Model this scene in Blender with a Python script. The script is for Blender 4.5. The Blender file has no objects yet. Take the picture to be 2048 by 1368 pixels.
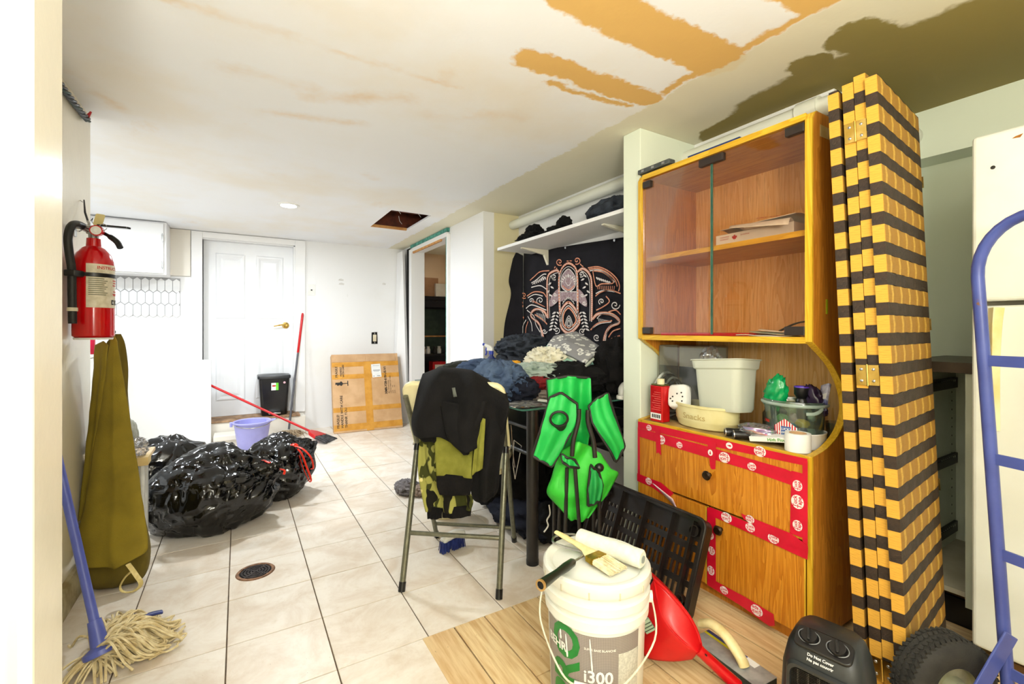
import bpy, bmesh, math, random
from mathutils import Vector, Matrix, noise
random.seed(7)
SC = bpy.context.scene
C = SC.collection
R = math.radians
# ------------------------------------------------------------------ camera, world, lights, exposure
CAM_H = 1.08
cam = bpy.data.cameras.new('camera'); cam.sensor_width = 36.0; cam.lens = 36.0 * 910 / 2048
cam.shift_y = -24 / 2048; cam.clip_start = 0.02
camo = bpy.data.objects.new('camera', cam); C.objects.link(camo)
camo.location = (0, 0, CAM_H); camo.rotation_euler = (R(90), 0, R(-31)); SC.camera = camo
W = bpy.data.worlds.new('world'); SC.world = W; W.use_nodes = True
W.node_tree.nodes['Background'].inputs[0].default_value = (0.9, 0.95, 1, 1)
W.node_tree.nodes['Background'].inputs[1].default_value = 0.03
SC.view_settings.view_transform = 'Standard'; SC.view_settings.look = 'None'
SC.view_settings.gamma = 1.0; SC.view_settings.use_curve_mapping = False
SC.view_settings.exposure = 1.90
def lamp(name, kind, loc, energy, color, size=0.1, rot=(0, 0, 0), spread=None):
    l = bpy.data.lights.new(name, kind); l.energy = energy; l.color = color
    if kind == 'AREA':
        l.shape = 'DISK'; l.size = size
        if spread: l.spread = spread
    else: l.shadow_soft_size = size
    o = bpy.data.objects.new(name, l); C.objects.link(o); o.location = loc; o.rotation_euler = rot
    return o
COOL = (0.88, 0.95, 1.0); WARM = (1.0, 0.985, 0.89)
lamp('recessed_lamp_back', 'AREA', (0.332, 3.92, 2.035), 8.2, COOL, 0.11)
lamp('recessed_lamp_kitchen', 'AREA', (-0.95, 4.09, 2.035), 6.5, COOL, 0.11)
lamp('recessed_lamp_washer', 'AREA', (-1.45, 2.9, 2.035), 6, COOL, 0.11)
lamp('recessed_lamp_side_room', 'AREA', (2.6, 4.6, 2.2), 9, (1, .9, .75), 0.15)
lamp('warm_lamp_front_room', 'POINT', (0.12, -0.70, 1.40), 12, WARM, 0.16)  # unseen warm lamp behind the camera, set low to reach the ceiling
lamp('ceiling_fill_front_room', 'AREA', (-0.15, -0.60, 1.25), 17.5, WARM, 0.30, (R(180 - 26), 0, R(10)))  # unseen upward fill, added to brighten the ceiling and its bounce

# ------------------------------------------------------------------ calibration of the room to the photograph
_f, _s, _c = 910.0, math.sin(R(31)), math.cos(R(31))
def ray(u, v):
    r = (u - 1024) / _f; return (_s + r * _c, _c - r * _s, (660 - v) / _f)
def D(u, v, t): x, y, d = ray(u, v); return Vector((x * t, y * t, CAM_H + d * t))
def Zp(u, v, z): d = ray(u, v)[2]; return D(u, v, (z - CAM_H) / d)
def Xp(u, v, X): return D(u, v, X / ray(u, v)[0])
def Yp(u, v, Y): return D(u, v, Y / ray(u, v)[1])

# ------------------------------------------------------------------ materials
def lin(c):
    o = []
    for x in c[:3]:
        x = x / 255.0; o.append(x / 12.92 if x <= 0.04045 else ((x + 0.055) / 1.055) ** 2.4)
    return (o[0], o[1], o[2], 1.0)
class NT:
    def __init__(s, name):
        s.m = bpy.data.materials.new(name); s.m.use_nodes = True; s.t = s.m.node_tree; s.n = s.t.nodes; s.l = s.t.links
        s.b = s.n['Principled BSDF']; s.out = s.n['Material Output']
        tc = s.n.new('ShaderNodeTexCoord'); s.co = tc.outputs['Object']; s.gen = tc.outputs['Generated']
    def noise(s, scale, detail=4, vec=None, rough=.55, dist=0):
        n = s.n.new('ShaderNodeTexNoise'); n.inputs['Scale'].default_value = scale; n.inputs['Detail'].default_value = detail
        n.inputs['Roughness'].default_value = rough; n.inputs['Distortion'].default_value = dist
        s.l.new(vec or s.co, n.inputs['Vector']); return n.outputs[0]
    def noisecol(s, scale, vec=None):
        n = s.n.new('ShaderNodeTexNoise'); n.inputs['Scale'].default_value = scale; n.inputs['Detail'].default_value = 5
        s.l.new(vec or s.co, n.inputs['Vector']); return n.outputs['Color']
    def vor(s, scale, vec=None, feature='F1', out='Distance'):
        n = s.n.new('ShaderNodeTexVoronoi'); n.inputs['Scale'].default_value = scale; n.feature = feature
        s.l.new(vec or s.co, n.inputs['Vector']); return n.outputs[out]
    def mapping(s, scale=(1, 1, 1), rot=(0, 0, 0), loc=(0, 0, 0), vec=None):
        n = s.n.new('ShaderNodeMapping'); n.inputs['Scale'].default_value = scale; n.inputs['Rotation'].default_value = rot
        n.inputs['Location'].default_value = loc; s.l.new(vec or s.co, n.inputs['Vector']); return n.outputs[0]
    def ramp(s, fac, stops, interp='LINEAR'):
        n = s.n.new('ShaderNodeValToRGB'); s.l.new(fac, n.inputs[0]); e = n.color_ramp.elements; n.color_ramp.interpolation = interp
        while len(e) > 1: e.remove(e[-1])
        e[0].position = stops[0][0]; e[0].color = lin(stops[0][1])
        for p, c in stops[1:]: x = e.new(p); x.color = lin(c)
        return n.outputs[0]
    def fr(s, fac, a, b):   # map range a..b -> 0..1
        n = s.n.new('ShaderNodeMapRange'); n.inputs[1].default_value = a; n.inputs[2].default_value = b; n.interpolation_type = 'SMOOTHSTEP'
        s.l.new(fac, n.inputs[0]); return n.outputs[0]
    def mix(s, fac, a, b, mode='MIX'):
        n = s.n.new('ShaderNodeMix'); n.data_type = 'RGBA'; n.blend_type = mode
        if isinstance(fac, (int, float)): n.inputs[0].default_value = fac
        else: s.l.new(fac, n.inputs[0])
        for k, x in ((6, a), (7, b)):
            if isinstance(x, tuple): n.inputs[k].default_value = lin(x)
            else: s.l.new(x, n.inputs[k])
        return n.outputs[2]
    def math(s, op, a, b=None, c=None):
        n = s.n.new('ShaderNodeMath'); n.operation = op
        for k, x in enumerate((a, b, c)):
            if x is None: continue
            if isinstance(x, (int, float)): n.inputs[k].default_value = x
            else: s.l.new(x, n.inputs[k])
        return n.outputs[0]
    def vmath(s, op, a, b=None):
        n = s.n.new('ShaderNodeVectorMath'); n.operation = op
        for k, x in enumerate((a, b)):
            if x is None: continue
            if isinstance(x, (tuple, Vector)): n.inputs[k].default_value = tuple(x)
            elif isinstance(x, (int, float)): n.inputs[3].default_value = x
            else: s.l.new(x, n.inputs[k])
        return n.outputs['Value'] if op in ('LENGTH', 'DOT_PRODUCT', 'DISTANCE') else n.outputs[0]
    def scale(s, v, f):
        n = s.n.new('ShaderNodeVectorMath'); n.operation = 'SCALE'; s.l.new(v, n.inputs[0])
        if isinstance(f, (int, float)): n.inputs[3].default_value = f
        else: s.l.new(f, n.inputs[3])
        return n.outputs[0]
    def seg(s, p, A, B, w, edge=.01):    # mask of a brushed stroke from A to B (a plan of real paint on a surface)
        A = Vector(A); B = Vector(B); ba = B - A
        pa = s.vmath('SUBTRACT', p, A); h = s.math('DIVIDE', s.vmath('DOT_PRODUCT', pa, ba), max(ba.dot(ba), 1e-6))
        cl = s.n.new('ShaderNodeClamp'); s.l.new(h, cl.inputs[0])
        k = s.n.new('ShaderNodeVectorMath'); k.operation = 'SCALE'; k.inputs[0].default_value = ba; s.l.new(cl.outputs[0], k.inputs[3])
        d = s.vmath('LENGTH', s.vmath('SUBTRACT', pa, k.outputs[0]))
        return s.fr(d, w + edge, w - edge)
    def bump(s, h, strength=.2, dist=.01):
        n = s.n.new('ShaderNodeBump'); n.inputs['Strength'].default_value = strength; n.inputs['Distance'].default_value = dist
        s.l.new(h, n.inputs['Height']); s.l.new(n.outputs[0], s.b.inputs['Normal'])
    def col(s, c):
        if isinstance(c, tuple): s.b.inputs['Base Color'].default_value = lin(c)
        else: s.l.new(c, s.b.inputs['Base Color'])
    def set(s, rough=.6, metal=0, spec=None, **k):
        if isinstance(rough, (int, float)): s.b.inputs['Roughness'].default_value = rough
        else: s.l.new(rough, s.b.inputs['Roughness'])
        s.b.inputs['Metallic'].default_value = metal
        if spec is not None: s.b.inputs['Specular IOR Level'].default_value = spec
        for a, b in k.items(): s.b.inputs[a.replace('_', ' ')].default_value = b
MATS = {}
def pm(name, c, c2=None, scale=8, rough=.55, metal=0, bump=0, bscale=None, spec=None, detail=4, **k):
    """plain procedural material: two tones broken by noise, optional fine relief"""
    if name in MATS: return MATS[name]
    t = NT(name); c2 = c2 or tuple(x * .9 for x in c)
    t.col(t.mix(t.fr(t.noise(scale, detail), .3, .7), c, c2))
    t.set(rough, metal, spec, **k)
    if bump: t.bump(t.noise(bscale or scale * 4, 3), bump, .004)
    MATS[name] = t.m; return t.m
def clear(name, tint=(255, 255, 255), refl=.12, rough=.03, opacity=0.0, gain=.8):
    """thin clear plastic or pane: transparent with a glossy coat growing towards grazing angles"""
    if name in MATS: return MATS[name]
    t = NT(name); t.n.remove(t.b)
    tr = t.n.new('ShaderNodeBsdfTransparent'); tr.inputs[0].default_value = lin(tint)
    gl = t.n.new('ShaderNodeBsdfGlossy'); gl.inputs['Roughness'].default_value = rough
    fz = t.n.new('ShaderNodeFresnel'); fz.inputs[0].default_value = 1.5
    add = t.math('ADD', t.math('MULTIPLY', fz.outputs[0], gain), refl * .5)
    mx = t.n.new('ShaderNodeMixShader'); t.l.new(add, mx.inputs[0]); t.l.new(tr.outputs[0], mx.inputs[1]); t.l.new(gl.outputs[0], mx.inputs[2])
    last = mx.outputs[0]
    if opacity:
        df = t.n.new('ShaderNodeBsdfDiffuse'); df.inputs[0].default_value = lin(tint)
        sub = t.n.new('ShaderNodeBsdfTranslucent'); sub.inputs[0].default_value = lin(tint)
        m1 = t.n.new('ShaderNodeMixShader'); m1.inputs[0].default_value = .4; t.l.new(df.outputs[0], m1.inputs[1]); t.l.new(sub.outputs[0], m1.inputs[2])
        m2 = t.n.new('ShaderNodeMixShader'); m2.inputs[0].default_value = opacity; t.l.new(last, m2.inputs[1]); t.l.new(m1.outputs[0], m2.inputs[2]); last = m2.outputs[0]
    t.l.new(last, t.out.inputs[0]); MATS[name] = t.m; return t.m

# ------------------------------------------------------------------ mesh builder
class MB:
    def __init__(s): s.v = []; s.f = []; s.mi = []; s.cm = 0
    def add(s, vs, fs):
        o = len(s.v); s.v += [Vector(p) for p in vs]
        for q in fs: s.f.append([i + o for i in q]); s.mi.append(s.cm)
        return s
    def box(s, x0, x1, y0, y1, z0, z1, M=None):
        p = [(x0, y0, z0), (x1, y0, z0), (x1, y1, z0), (x0, y1, z0), (x0, y0, z1), (x1, y0, z1), (x1, y1, z1), (x0, y1, z1)]
        if M is not None: p = [M @ Vector(q) for q in p]
        return s.add(p, [(0, 3, 2, 1), (4, 5, 6, 7), (0, 1, 5, 4), (1, 2, 6, 5), (2, 3, 7, 6), (3, 0, 4, 7)])
    def rings(s, rs, closed=True, caps=True, loop=False):
        n = len(rs[0]); vs = [p for r in rs for p in r]; fs = []
        m = len(rs)
        for i in range(m if loop else m - 1):
            a = i * n; b = ((i + 1) % m) * n
            for j in range(n if closed else n - 1):
                k = (j + 1) % n; fs.append((a + j, a + k, b + k, b + j))
        if caps and closed and not loop:
            fs.append(tuple(range(n - 1, -1, -1))); fs.append(tuple(range((m - 1) * n, m * n)))
        return s.add(vs, fs)
    def tube(s, pts, r, n=10, closed=False, caps=True, flat=1.0):
        pts = [Vector(p) for p in pts]; m = len(pts)
        rr = r if isinstance(r, (list, tuple)) else [r] * m
        rs = []; up = None
        for i, p in enumerate(pts):
            if closed: d = pts[(i + 1) % m] - pts[i - 1]
            else: d = pts[min(i + 1, m - 1)] - pts[max(i - 1, 0)]
            if d.length < 1e-9: d = Vector((0, 0, 1))
            d.normalize()
            if up is None:
                up = Vector((0, 0, 1)) if abs(d.z) < .9 else Vector((1, 0, 0))
            up = up - d * up.dot(d)
            if up.length < 1e-6: up = Vector((1, 0, 0)) - d * d.x
            up.normalize(); sd = d.cross(up)
            rs.append([p + (up * math.cos(2 * math.pi * j / n) * flat + sd * math.sin(2 * math.pi * j / n)) * rr[i] for j in range(n)])
        return s.rings(rs, True, caps, closed)
    def cyl(s, a, b, r0, r1=None, n=20): return s.tube([a, b], [r0, r1 if r1 is not None else r0], n)
    def lathe(s, prof, n=28, M=None, caps=False):
        rs = []
        for r, z in prof:
            ring = [Vector((r * math.cos(2 * math.pi * j / n), r * math.sin(2 * math.pi * j / n), z)) for j in range(n)]
            rs.append([M @ q for q in ring] if M is not None else ring)
        return s.rings(rs, True, caps)
    def prism(s, poly, z0, z1, M=None):
        n = len(poly); a = [Vector((p[0], p[1], z0)) for p in poly]; b = [Vector((p[0], p[1], z1)) for p in poly]
        if M is not None: a = [M @ q for q in a]; b = [M @ q for q in b]
        return s.rings([a, b], True, True)
    def grid(s, fn, nu, nv, wrap=False):
        vs = [fn(i / (nu - (0 if wrap else 1)), j / (nv - 1)) for j in range(nv) for i in range(nu)]
        fs = []
        for j in range(nv - 1):
            for i in range(nu if wrap else nu - 1):
                k = (i + 1) % nu; fs.append((j * nu + i, j * nu + k, (j + 1) * nu + k, (j + 1) * nu + i))
        return s.add(vs, fs)
    def loft(s, lines, nu=30, nv=None, fold=None, per=8):
        """smooth sheet through a list of cross polylines (each a list of 3D points)"""
        rows = [resample(l, nu) for l in lines]; nv = nv or per * (len(rows) - 1) + 1
        def fn(a, b):
            i = min(int(round(a * (nu - 1))), nu - 1); q = b * (len(rows) - 1); k = min(int(q), len(rows) - 2); f = q - k
            p0 = rows[max(k - 1, 0)][i]; p1 = rows[k][i]; p2 = rows[k + 1][i]; p3 = rows[min(k + 2, len(rows) - 1)][i]
            p = crom(p0, p1, p2, p3, f)
            return p + fold(a, b, p) if fold else p
        return s.grid(fn, nu, nv)
    def blob(s, c, rx, ry, rz, seed=0, amp=.15, freq=2.2, flat=-.3, nu=40, nv=22, power=1.0, M=None, ridge=True, aniso=(1, 1, 1)):
        c = Vector(c); off = Vector((seed * 7.31, seed * 3.77, seed * 1.93))
        def fn(a, b):
            th = a * 2 * math.pi; ph = (b - .5) * math.pi
            def sp(x): return math.copysign(abs(x) ** power, x)
            d = Vector((sp(math.cos(ph)) * sp(math.cos(th)), sp(math.cos(ph)) * sp(math.sin(th)), sp(math.sin(ph))))
            q = Vector((d.x * aniso[0], d.y * aniso[1], d.z * aniso[2])) * freq + off
            n1 = noise.noise(q); n2 = noise.noise(q * 2.3 + off)
            if ridge: n1 = .5 - abs(n1) * 1.6; n2 = .4 - abs(n2) * 1.3
            k = 1 + amp * (n1 + .5 * n2)
            p = Vector((d.x * rx * k, d.y * ry * k, max(d.z * k, flat) * rz))
            if M is not None: p = M @ p
            return c + p
        return s.grid(fn, nu, nv, True)
def resample(l, n):
    l = [Vector(p) for p in l]; L = [0]
    for a, b in zip(l, l[1:]): L.append(L[-1] + (b - a).length)
    o = []
    for i in range(n):
        d = L[-1] * i / (n - 1); k = 0
        while k < len(L) - 2 and L[k + 1] < d: k += 1
        f = (d - L[k]) / max(L[k + 1] - L[k], 1e-9); o.append(l[k].lerp(l[k + 1], min(max(f, 0), 1)))
    return o
def crom(a, b, c, d, t): return .5 * ((2 * b) + (c - a) * t + (2 * a - 5 * b + 4 * c - d) * t * t + (3 * b - a - 3 * c + d) * t ** 3)
def smooth(pts, n=6, closed=False):
    pts = [Vector(p) for p in pts]; o = []; m = len(pts)
    for i in range(m if closed else m - 1):
        if closed: q = [pts[(i - 1) % m], pts[i], pts[(i + 1) % m], pts[(i + 2) % m]]
        else: q = [pts[max(i - 1, 0)], pts[i], pts[i + 1], pts[min(i + 2, m - 1)]]
        for k in range(n): o.append(crom(*q, k / n))
    if not closed: o.append(pts[-1])
    return o
ROOT = {}
def tag(o, label=None, cat=None, group=None, kind=None):
    for k, v in (('label', label), ('category', cat), ('group', group), ('kind', kind)):
        if v: o[k] = v
    return o
def obj(name, mb, mat, parent=None, local=False, smooth_=True, angle=38, bevel=0, segs=2, solid=0, subd=0, merge=False, label=None, recalc=True):
    Mi = None
    if parent is not None and not local:
        Mr = ROOT.get(parent.name); Mi = Mr.inverted() if Mr is not None else None
    vs = [tuple(Mi @ p) for p in mb.v] if Mi is not None else [tuple(p) for p in mb.v]
    me = bpy.data.meshes.new(name); me.from_pydata(vs, [], mb.f); me.update()
    if recalc:
        bm = bmesh.new(); bm.from_mesh(me)
        if merge: bmesh.ops.remove_doubles(bm, verts=bm.verts, dist=1e-5)
        bmesh.ops.recalc_face_normals(bm, faces=bm.faces); bm.to_mesh(me); bm.free()
    mats = mat if isinstance(mat, (list, tuple)) else [mat]
    for m in mats: me.materials.append(m)
    if len(mats) > 1 and len(me.polygons) == len(mb.mi): me.polygons.foreach_set('material_index', mb.mi)
    if smooth_:
        me.polygons.foreach_set('use_smooth', [True] * len(me.polygons))
        me.set_sharp_from_angle(angle=R(angle))
    o = bpy.data.objects.new(name, me); C.objects.link(o)
    if solid: m = o.modifiers.new('thickness', 'SOLIDIFY'); m.thickness = solid; m.offset = 0
    if bevel: m = o.modifiers.new('bevel', 'BEVEL'); m.width = bevel; m.segments = segs; m.limit_method = 'ANGLE'; m.angle_limit = R(40)
    if subd: m = o.modifiers.new('subdivision', 'SUBSURF'); m.levels = subd; m.render_levels = subd
    if parent is not None:
        o.parent = parent
        if parent.name in ROOT: ROOT[o.name] = ROOT[parent.name]
    if label: o['label'] = label
    return o
def thing(name, label, cat, loc=(0, 0, 0), rot=(0, 0, 0), group=None):
    o = bpy.data.objects.new(name, None); C.objects.link(o); o.empty_display_size = .05
    o.location = loc; o.rotation_euler = rot
    ROOT[o.name] = Matrix.Translation(Vector(loc)) @ (__import__('mathutils').Euler(rot).to_matrix().to_4x4())
    return tag(o, label, cat, group)
def single(name, mb, mat, label, cat, group=None, **k): return tag(obj(name, mb, mat, None, **k), label, cat, group)
def struct(name, mb, mat, parent=None, **k):
    o = obj(name, mb, mat, parent, **k)
    if parent is None: o['kind'] = 'structure'
    return o
def share(name, src, parent, mat=None, M=None):
    o = bpy.data.objects.new(name, src.data); C.objects.link(o); o.parent = parent
    if M is not None: o.matrix_local = M
    if parent is not None and parent.name in ROOT: ROOT[o.name] = ROOT[parent.name]
    return o
def text2d(s, size=1.0, bold=0.0, align='CENTER', spacing=1.0):
    cu = bpy.data.curves.new('t', 'FONT'); cu.body = s; cu.size = size; cu.align_x = align; cu.align_y = 'CENTER'; cu.offset = bold; cu.resolution_u = 3
    cu.space_character = spacing
    o = bpy.data.objects.new('t', cu); C.objects.link(o); bpy.context.view_layer.update()
    me = o.evaluated_get(bpy.context.evaluated_depsgraph_get()).to_mesh()
    vs = [v.co.copy() for v in me.vertices]; fs = [list(p.vertices) for p in me.polygons]
    o.evaluated_get(bpy.context.evaluated_depsgraph_get()).to_mesh_clear(); bpy.data.objects.remove(o); bpy.data.curves.remove(cu)
    return vs, fs
def frame(o, x, y):      # matrix from origin, x axis, y axis (z out of the surface)
    x = Vector(x).normalized(); y = Vector(y); y = (y - x * x.dot(y)).normalized(); z = x.cross(y)
    M = Matrix((x, y, z)).transposed().to_4x4(); M.translation = Vector(o); return M
def text(mb, s, size, M, bold=0, align='CENTER', lift=.0006, spacing=1.0):
    vs, fs = text2d(s, size, bold, align, spacing); mb.add([M @ Vector((p.x, p.y, lift)) for p in vs], fs); return mb
def ribbon(mb, pts, w, lift=(0, 0, 0), closed=False, plane=None):
    """flat printed line: strip of width w along pts lying in the plane with normal `plane`"""
    pts = [Vector(p) for p in pts]; n = Vector(plane).normalized(); m = len(pts); vs = []
    for i, p in enumerate(pts):
        d = (pts[(i + 1) % m] - pts[i - 1]) if closed else (pts[min(i + 1, m - 1)] - pts[max(i - 1, 0)])
        sd = d.cross(n).normalized() * (w / 2); vs += [p + sd + Vector(lift), p - sd + Vector(lift)]
    fs = [(2 * i, 2 * i + 1, (2 * i + 3) % (2 * m), (2 * i + 2) % (2 * m)) for i in range(m if closed else m - 1)]
    mb.add(vs, fs); return mb
def rrect(x0, x1, y0, y1, r, n=4):
    o = []
    for cx, cy, a in ((x1 - r, y1 - r, 0), (x0 + r, y1 - r, 90), (x0 + r, y0 + r, 180), (x1 - r, y0 + r, 270)):
        for k in range(n + 1): o.append((cx + r * math.cos(R(a + 90 * k / n)), cy + r * math.sin(R(a + 90 * k / n))))
    return o
def arc(c, r, a0, a1, n, M=None):
    o = [Vector((c[0] + r * math.cos(R(a0 + (a1 - a0) * k / n)), c[1] + r * math.sin(R(a0 + (a1 - a0) * k / n)), 0)) for k in range(n + 1)]
    return [M @ p for p in o] if M is not None else o
# ------------------------------------------------------------------ surfaces
def wall_mat(name, base, dirt, dark=.35):
    t = NT(name); n = t.fr(t.noise(1.6, 6), .55, .8); sc = t.fr(t.noise(14, 5, rough=.7), .68, .78)
    c = t.mix(t.math('MULTIPLY', n, .5), base, dirt); c = t.mix(t.math('MULTIPLY', sc, dark), c, tuple(x * .72 for x in dirt))
    t.col(c); t.set(.5, spec=.35); t.bump(t.noise(9, 6), .12, .01); return t.m
M_WALL = wall_mat('white_wall_paint', (238, 238, 238), (228, 225, 216), .3)
M_CREAM = wall_mat('cream_wall_paint', (226, 216, 176), (205, 190, 140), .3)
M_GREEN = wall_mat('pale_green_wall_paint', (226, 234, 216), (208, 214, 186), .35)
M_TRIM = wall_mat('white_trim_paint', (240, 240, 240), (226, 224, 218), .2)
M_JAMB = wall_mat('cream_gloss_paint', (240, 234, 214), (226, 218, 190), .1); M_JAMB.node_tree.nodes['Principled BSDF'].inputs['Roughness'].default_value = .22
def ceiling_mat():
    t = NT('patched_ceiling')
    dn = t.vmath('SUBTRACT', t.noisecol(7), (.5, .5, .5)); fine = t.vmath('SUBTRACT', t.noisecol(34), (.5, .5, .5))
    p = t.vmath('ADD', t.vmath('ADD', t.co, t.scale(dn, .07)), t.scale(fine, .05))
    flat = t.vmath('MULTIPLY', p, (1, 1, 0))
    base = t.mix(t.fr(t.noise(1.3, 6), .42, .72), (245, 247, 250), (243, 238, 228))
    # sanded filler: soft beige smears
    sm = t.fr(t.noise(2.6, 7, vec=t.mapping((1, .45, 1)), rough=.65), .60, .74)
    base = t.mix(t.math('MULTIPLY', sm, .5), base, (240, 222, 194))
    yy = t.n.new('ShaderNodeSeparateXYZ'); t.l.new(flat, yy.inputs[0])
    def any_(l):
        m = l[0]
        for x in l[1:]: m = t.math('MAXIMUM', m, x)
        return m
    thin = any_([t.seg(flat, (-.35, 1.64, 0), (.15, 1.672, 0), .022, .022), t.seg(flat, (.15, 1.672, 0), (.74, 1.68, 0), .014, .02),
                 t.seg(flat, (.68, 1.60, 0), (.70, 1.66, 0), .03, .03), t.seg(flat, (-.55, 2.3, 0), (-.45, 2.6, 0), .02, .04),
                 t.seg(flat, (-.05, 2.0, 0), (.25, 1.98, 0), .03, .05), t.seg(flat, (.25, 2.05, 0), (.62, 1.86, 0), .035, .05), t.seg(flat, (.1, 2.3, 0), (.5, 2.2, 0), .02, .04), t.seg(flat, (.75, 1.95, 0), (1.1, 1.75, 0), .03, .05), t.seg(flat, (.68, 2.9, 0), (.75, 2.95, 0), .03, .04)])
    base = t.mix(t.math('MULTIPLY', thin, t.fr(t.noise(5, 5), .30, 1.0)), base, (232, 198, 146))
    bare = any_([t.seg(flat, (.80, 1.03, 0), (1.49, 1.035, 0), .085), t.seg(flat, (.35, 1.02, 0), (.80, 1.0, 0), .06),
                 t.seg(flat, (.885, 1.365, 0), (1.47, 1.345, 0), .055), t.seg(flat, (1.05, 1.46, 0), (1.45, 1.43, 0), .016),
                 t.seg(flat, (1.49, 1.27, 0), (1.50, .4, 0), .022), t.seg(flat, (.9, .72, 0), (1.46, .7, 0), .05)])
    base = t.mix(bare, base, (226, 184, 110))
    soffit = t.fr(yy.outputs[0], 1.515, 1.53); base = t.mix(t.math('MULTIPLY', soffit, .85), base, (228, 222, 194))
    dark = any_([t.seg(flat, (2.35, .35, 0), (2.3, .95, 0), .50, .02), t.seg(flat, (1.98, .78, 0), (2.05, 1.36, 0), .13, .012),
                 t.seg(flat, (1.78, .86, 0), (2.0, .9, 0), .07, .01), t.seg(flat, (1.74, .70, 0), (2.1, .62, 0), .085, .01), t.seg(flat, (2.6, -1.2, 0), (2.5, .4, 0), .62, .05)])
    dark = t.math('MULTIPLY', dark, t.fr(yy.outputs[0], 1.54, 1.60))
    base = t.mix(dark, base, (146, 132, 76))
    t.col(base); t.set(.62, spec=.3); t.bump(t.math('ADD', t.noise(6, 6), t.math('MULTIPLY', bare, -.15)), .25, .012); return t.m
M_CEIL = ceiling_mat()
def tile_mat():
    t = NT('marbled_floor_tile'); oi = t.n.new('ShaderNodeObjectInfo'); v = t.vmath('ADD', t.co, t.scale(oi.outputs['Location'], 3.7))
    c = t.mix(t.fr(t.noise(5, 8, vec=v, rough=.68, dist=.6), .36, .7), (236, 228, 216), (216, 200, 180))
    c = t.mix(t.math('MULTIPLY', t.fr(t.noise(30, 6, vec=v, rough=.7), .52, .8), .45), c, (202, 184, 160))
    c = t.mix(t.math('MULTIPLY', t.fr(t.noise(90, 2, vec=v), .74, .80), .6), c, (120, 92, 64))
    t.col(c); t.set(.36, spec=.4); t.bump(t.noise(40, 4), .05, .003); return t.m
M_TILE = tile_mat()
M_GROUT = pm('dark_grout', (120, 98, 74), (84, 68, 52), 20, .9)
def plank_mat():
    t = NT('oak_look_vinyl_plank'); oi = t.n.new('ShaderNodeObjectInfo'); v = t.vmath('ADD', t.co, t.scale(oi.outputs['Location'], 5.3))
    g = t.noise(7, 6, vec=t.mapping((9, .7, 1), vec=v), rough=.6)
    c = t.mix(t.fr(g, .3, .75), (236, 212, 164), (200, 160, 108))
    c = t.mix(t.math('MULTIPLY', t.fr(oi.outputs['Random'], 0, 1), .35), c, (196, 158, 112))
    c = t.mix(t.math('MULTIPLY', t.fr(t.noise(70, 2, vec=v), .72, .78), .6), c, (110, 80, 50))
    t.col(c); t.set(.4, spec=.4); t.bump(g, .08, .002); return t.m
M_PLANK = plank_mat()
def oak(name, a, b, axis='z', dark=(110, 66, 14)):
    t = NT(name); sc = {'z': (14, 14, .9), 'y': (14, .9, 14), 'x': (.9, 14, 14)}[axis]
    v = t.mapping(sc); w = t.noise(1.1, 3, vec=v, dist=1.4)
    g = t.fr(t.math('FRACT', t.math('MULTIPLY', w, 7.0)), .0, 1.0)
    c = t.mix(g, a, b); c = t.mix(t.math('MULTIPLY', t.fr(t.noise(9, 6, vec=v, rough=.7), .5, .75), .55), c, dark)
    t.col(c); t.set(.34, spec=.4); return t.m
M_OAK = oak('oak_veneer', (214, 142, 42), (188, 112, 22), 'z', (128, 72, 12))
M_OAKD = oak('dark_oak_veneer', (212, 140, 50), (188, 116, 32), 'z', (122, 72, 16))
M_OAKB = oak('pale_oak_backing', (244, 204, 142), (230, 178, 108), 'z', (168, 116, 60))
M_OAKH = oak('oak_shelf_veneer', (206, 150, 60), (184, 122, 36), 'y', (120, 76, 20))
M_EDGE = oak('golden_edge_band', (226, 184, 56), (204, 158, 34), 'z', (168, 124, 20))
M_DARKWOOD = pm('dark_joist_timber', (104, 44, 16), (66, 26, 8), 14, .8)
M_RAWWOOD = pm('raw_pine', (214, 160, 96), (184, 126, 66), 20, .7)
M_BLACKP = pm('black_plastic', (22, 22, 24), (14, 14, 16), 10, .32, spec=.5)
M_BLACKM = pm('black_painted_steel', (24, 22, 22), (36, 32, 30), 30, .38, spec=.5)
M_BRASS = pm('brass', (214, 184, 108), (184, 150, 70), 20, .25, 1.0)
M_STEEL = pm('brushed_steel', (190, 190, 188), (160, 160, 158), 30, .3, 1.0)
M_WHITEP = pm('white_plastic', (238, 238, 234), (228, 228, 222), 10, .35)
M_BLACKHOLE = pm('dark_void', (16, 12, 10), (10, 8, 7), 5, .95)
M_PAPER = pm('white_paper', (240, 240, 236), (230, 230, 226), 12, .7)
M_INK = pm('black_print', (24, 22, 22), (32, 30, 28), 20, .6)
M_RED = pm('red_plastic', (204, 14, 22), (184, 8, 16), 10, .3, spec=.5)

# ------------------------------------------------------------------ floor: slab, tiles, planks
CZ = 2.05
floor = struct('floor', MB().box(-2.3, 2.8, -1.4, 5.5, -.08, -.006), M_GROUT)
P = .305; X0 = -.035; Y0 = 1.5265
tl = MB().box(.002, P - .002, .002, P - .002, -.0055, 0)
first = None
def add_tile(i, j):
    global first
    M = Matrix.Translation((X0 + i * P, Y0 + j * P, random.uniform(-.0006, .0006)))
    if first is None:
        first = obj('tile', tl, M_TILE, floor, local=True, smooth_=False, bevel=.0012, segs=1); first.matrix_local = M
    else:
        o = share('tile', first, floor, M=M); m = o.modifiers.new('bevel', 'BEVEL'); m.width = .0012; m.segments = 1; m.limit_method = 'ANGLE'
for j in range(-5, 13):
    for i in range(-7, 7):
        if j < 0 and (i > 1 or i < -2): continue
        if j < 2 and i < -3: continue
        if X0 + i * P > 1.75 and j >= 6: continue
        add_tile(i, j)
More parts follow.
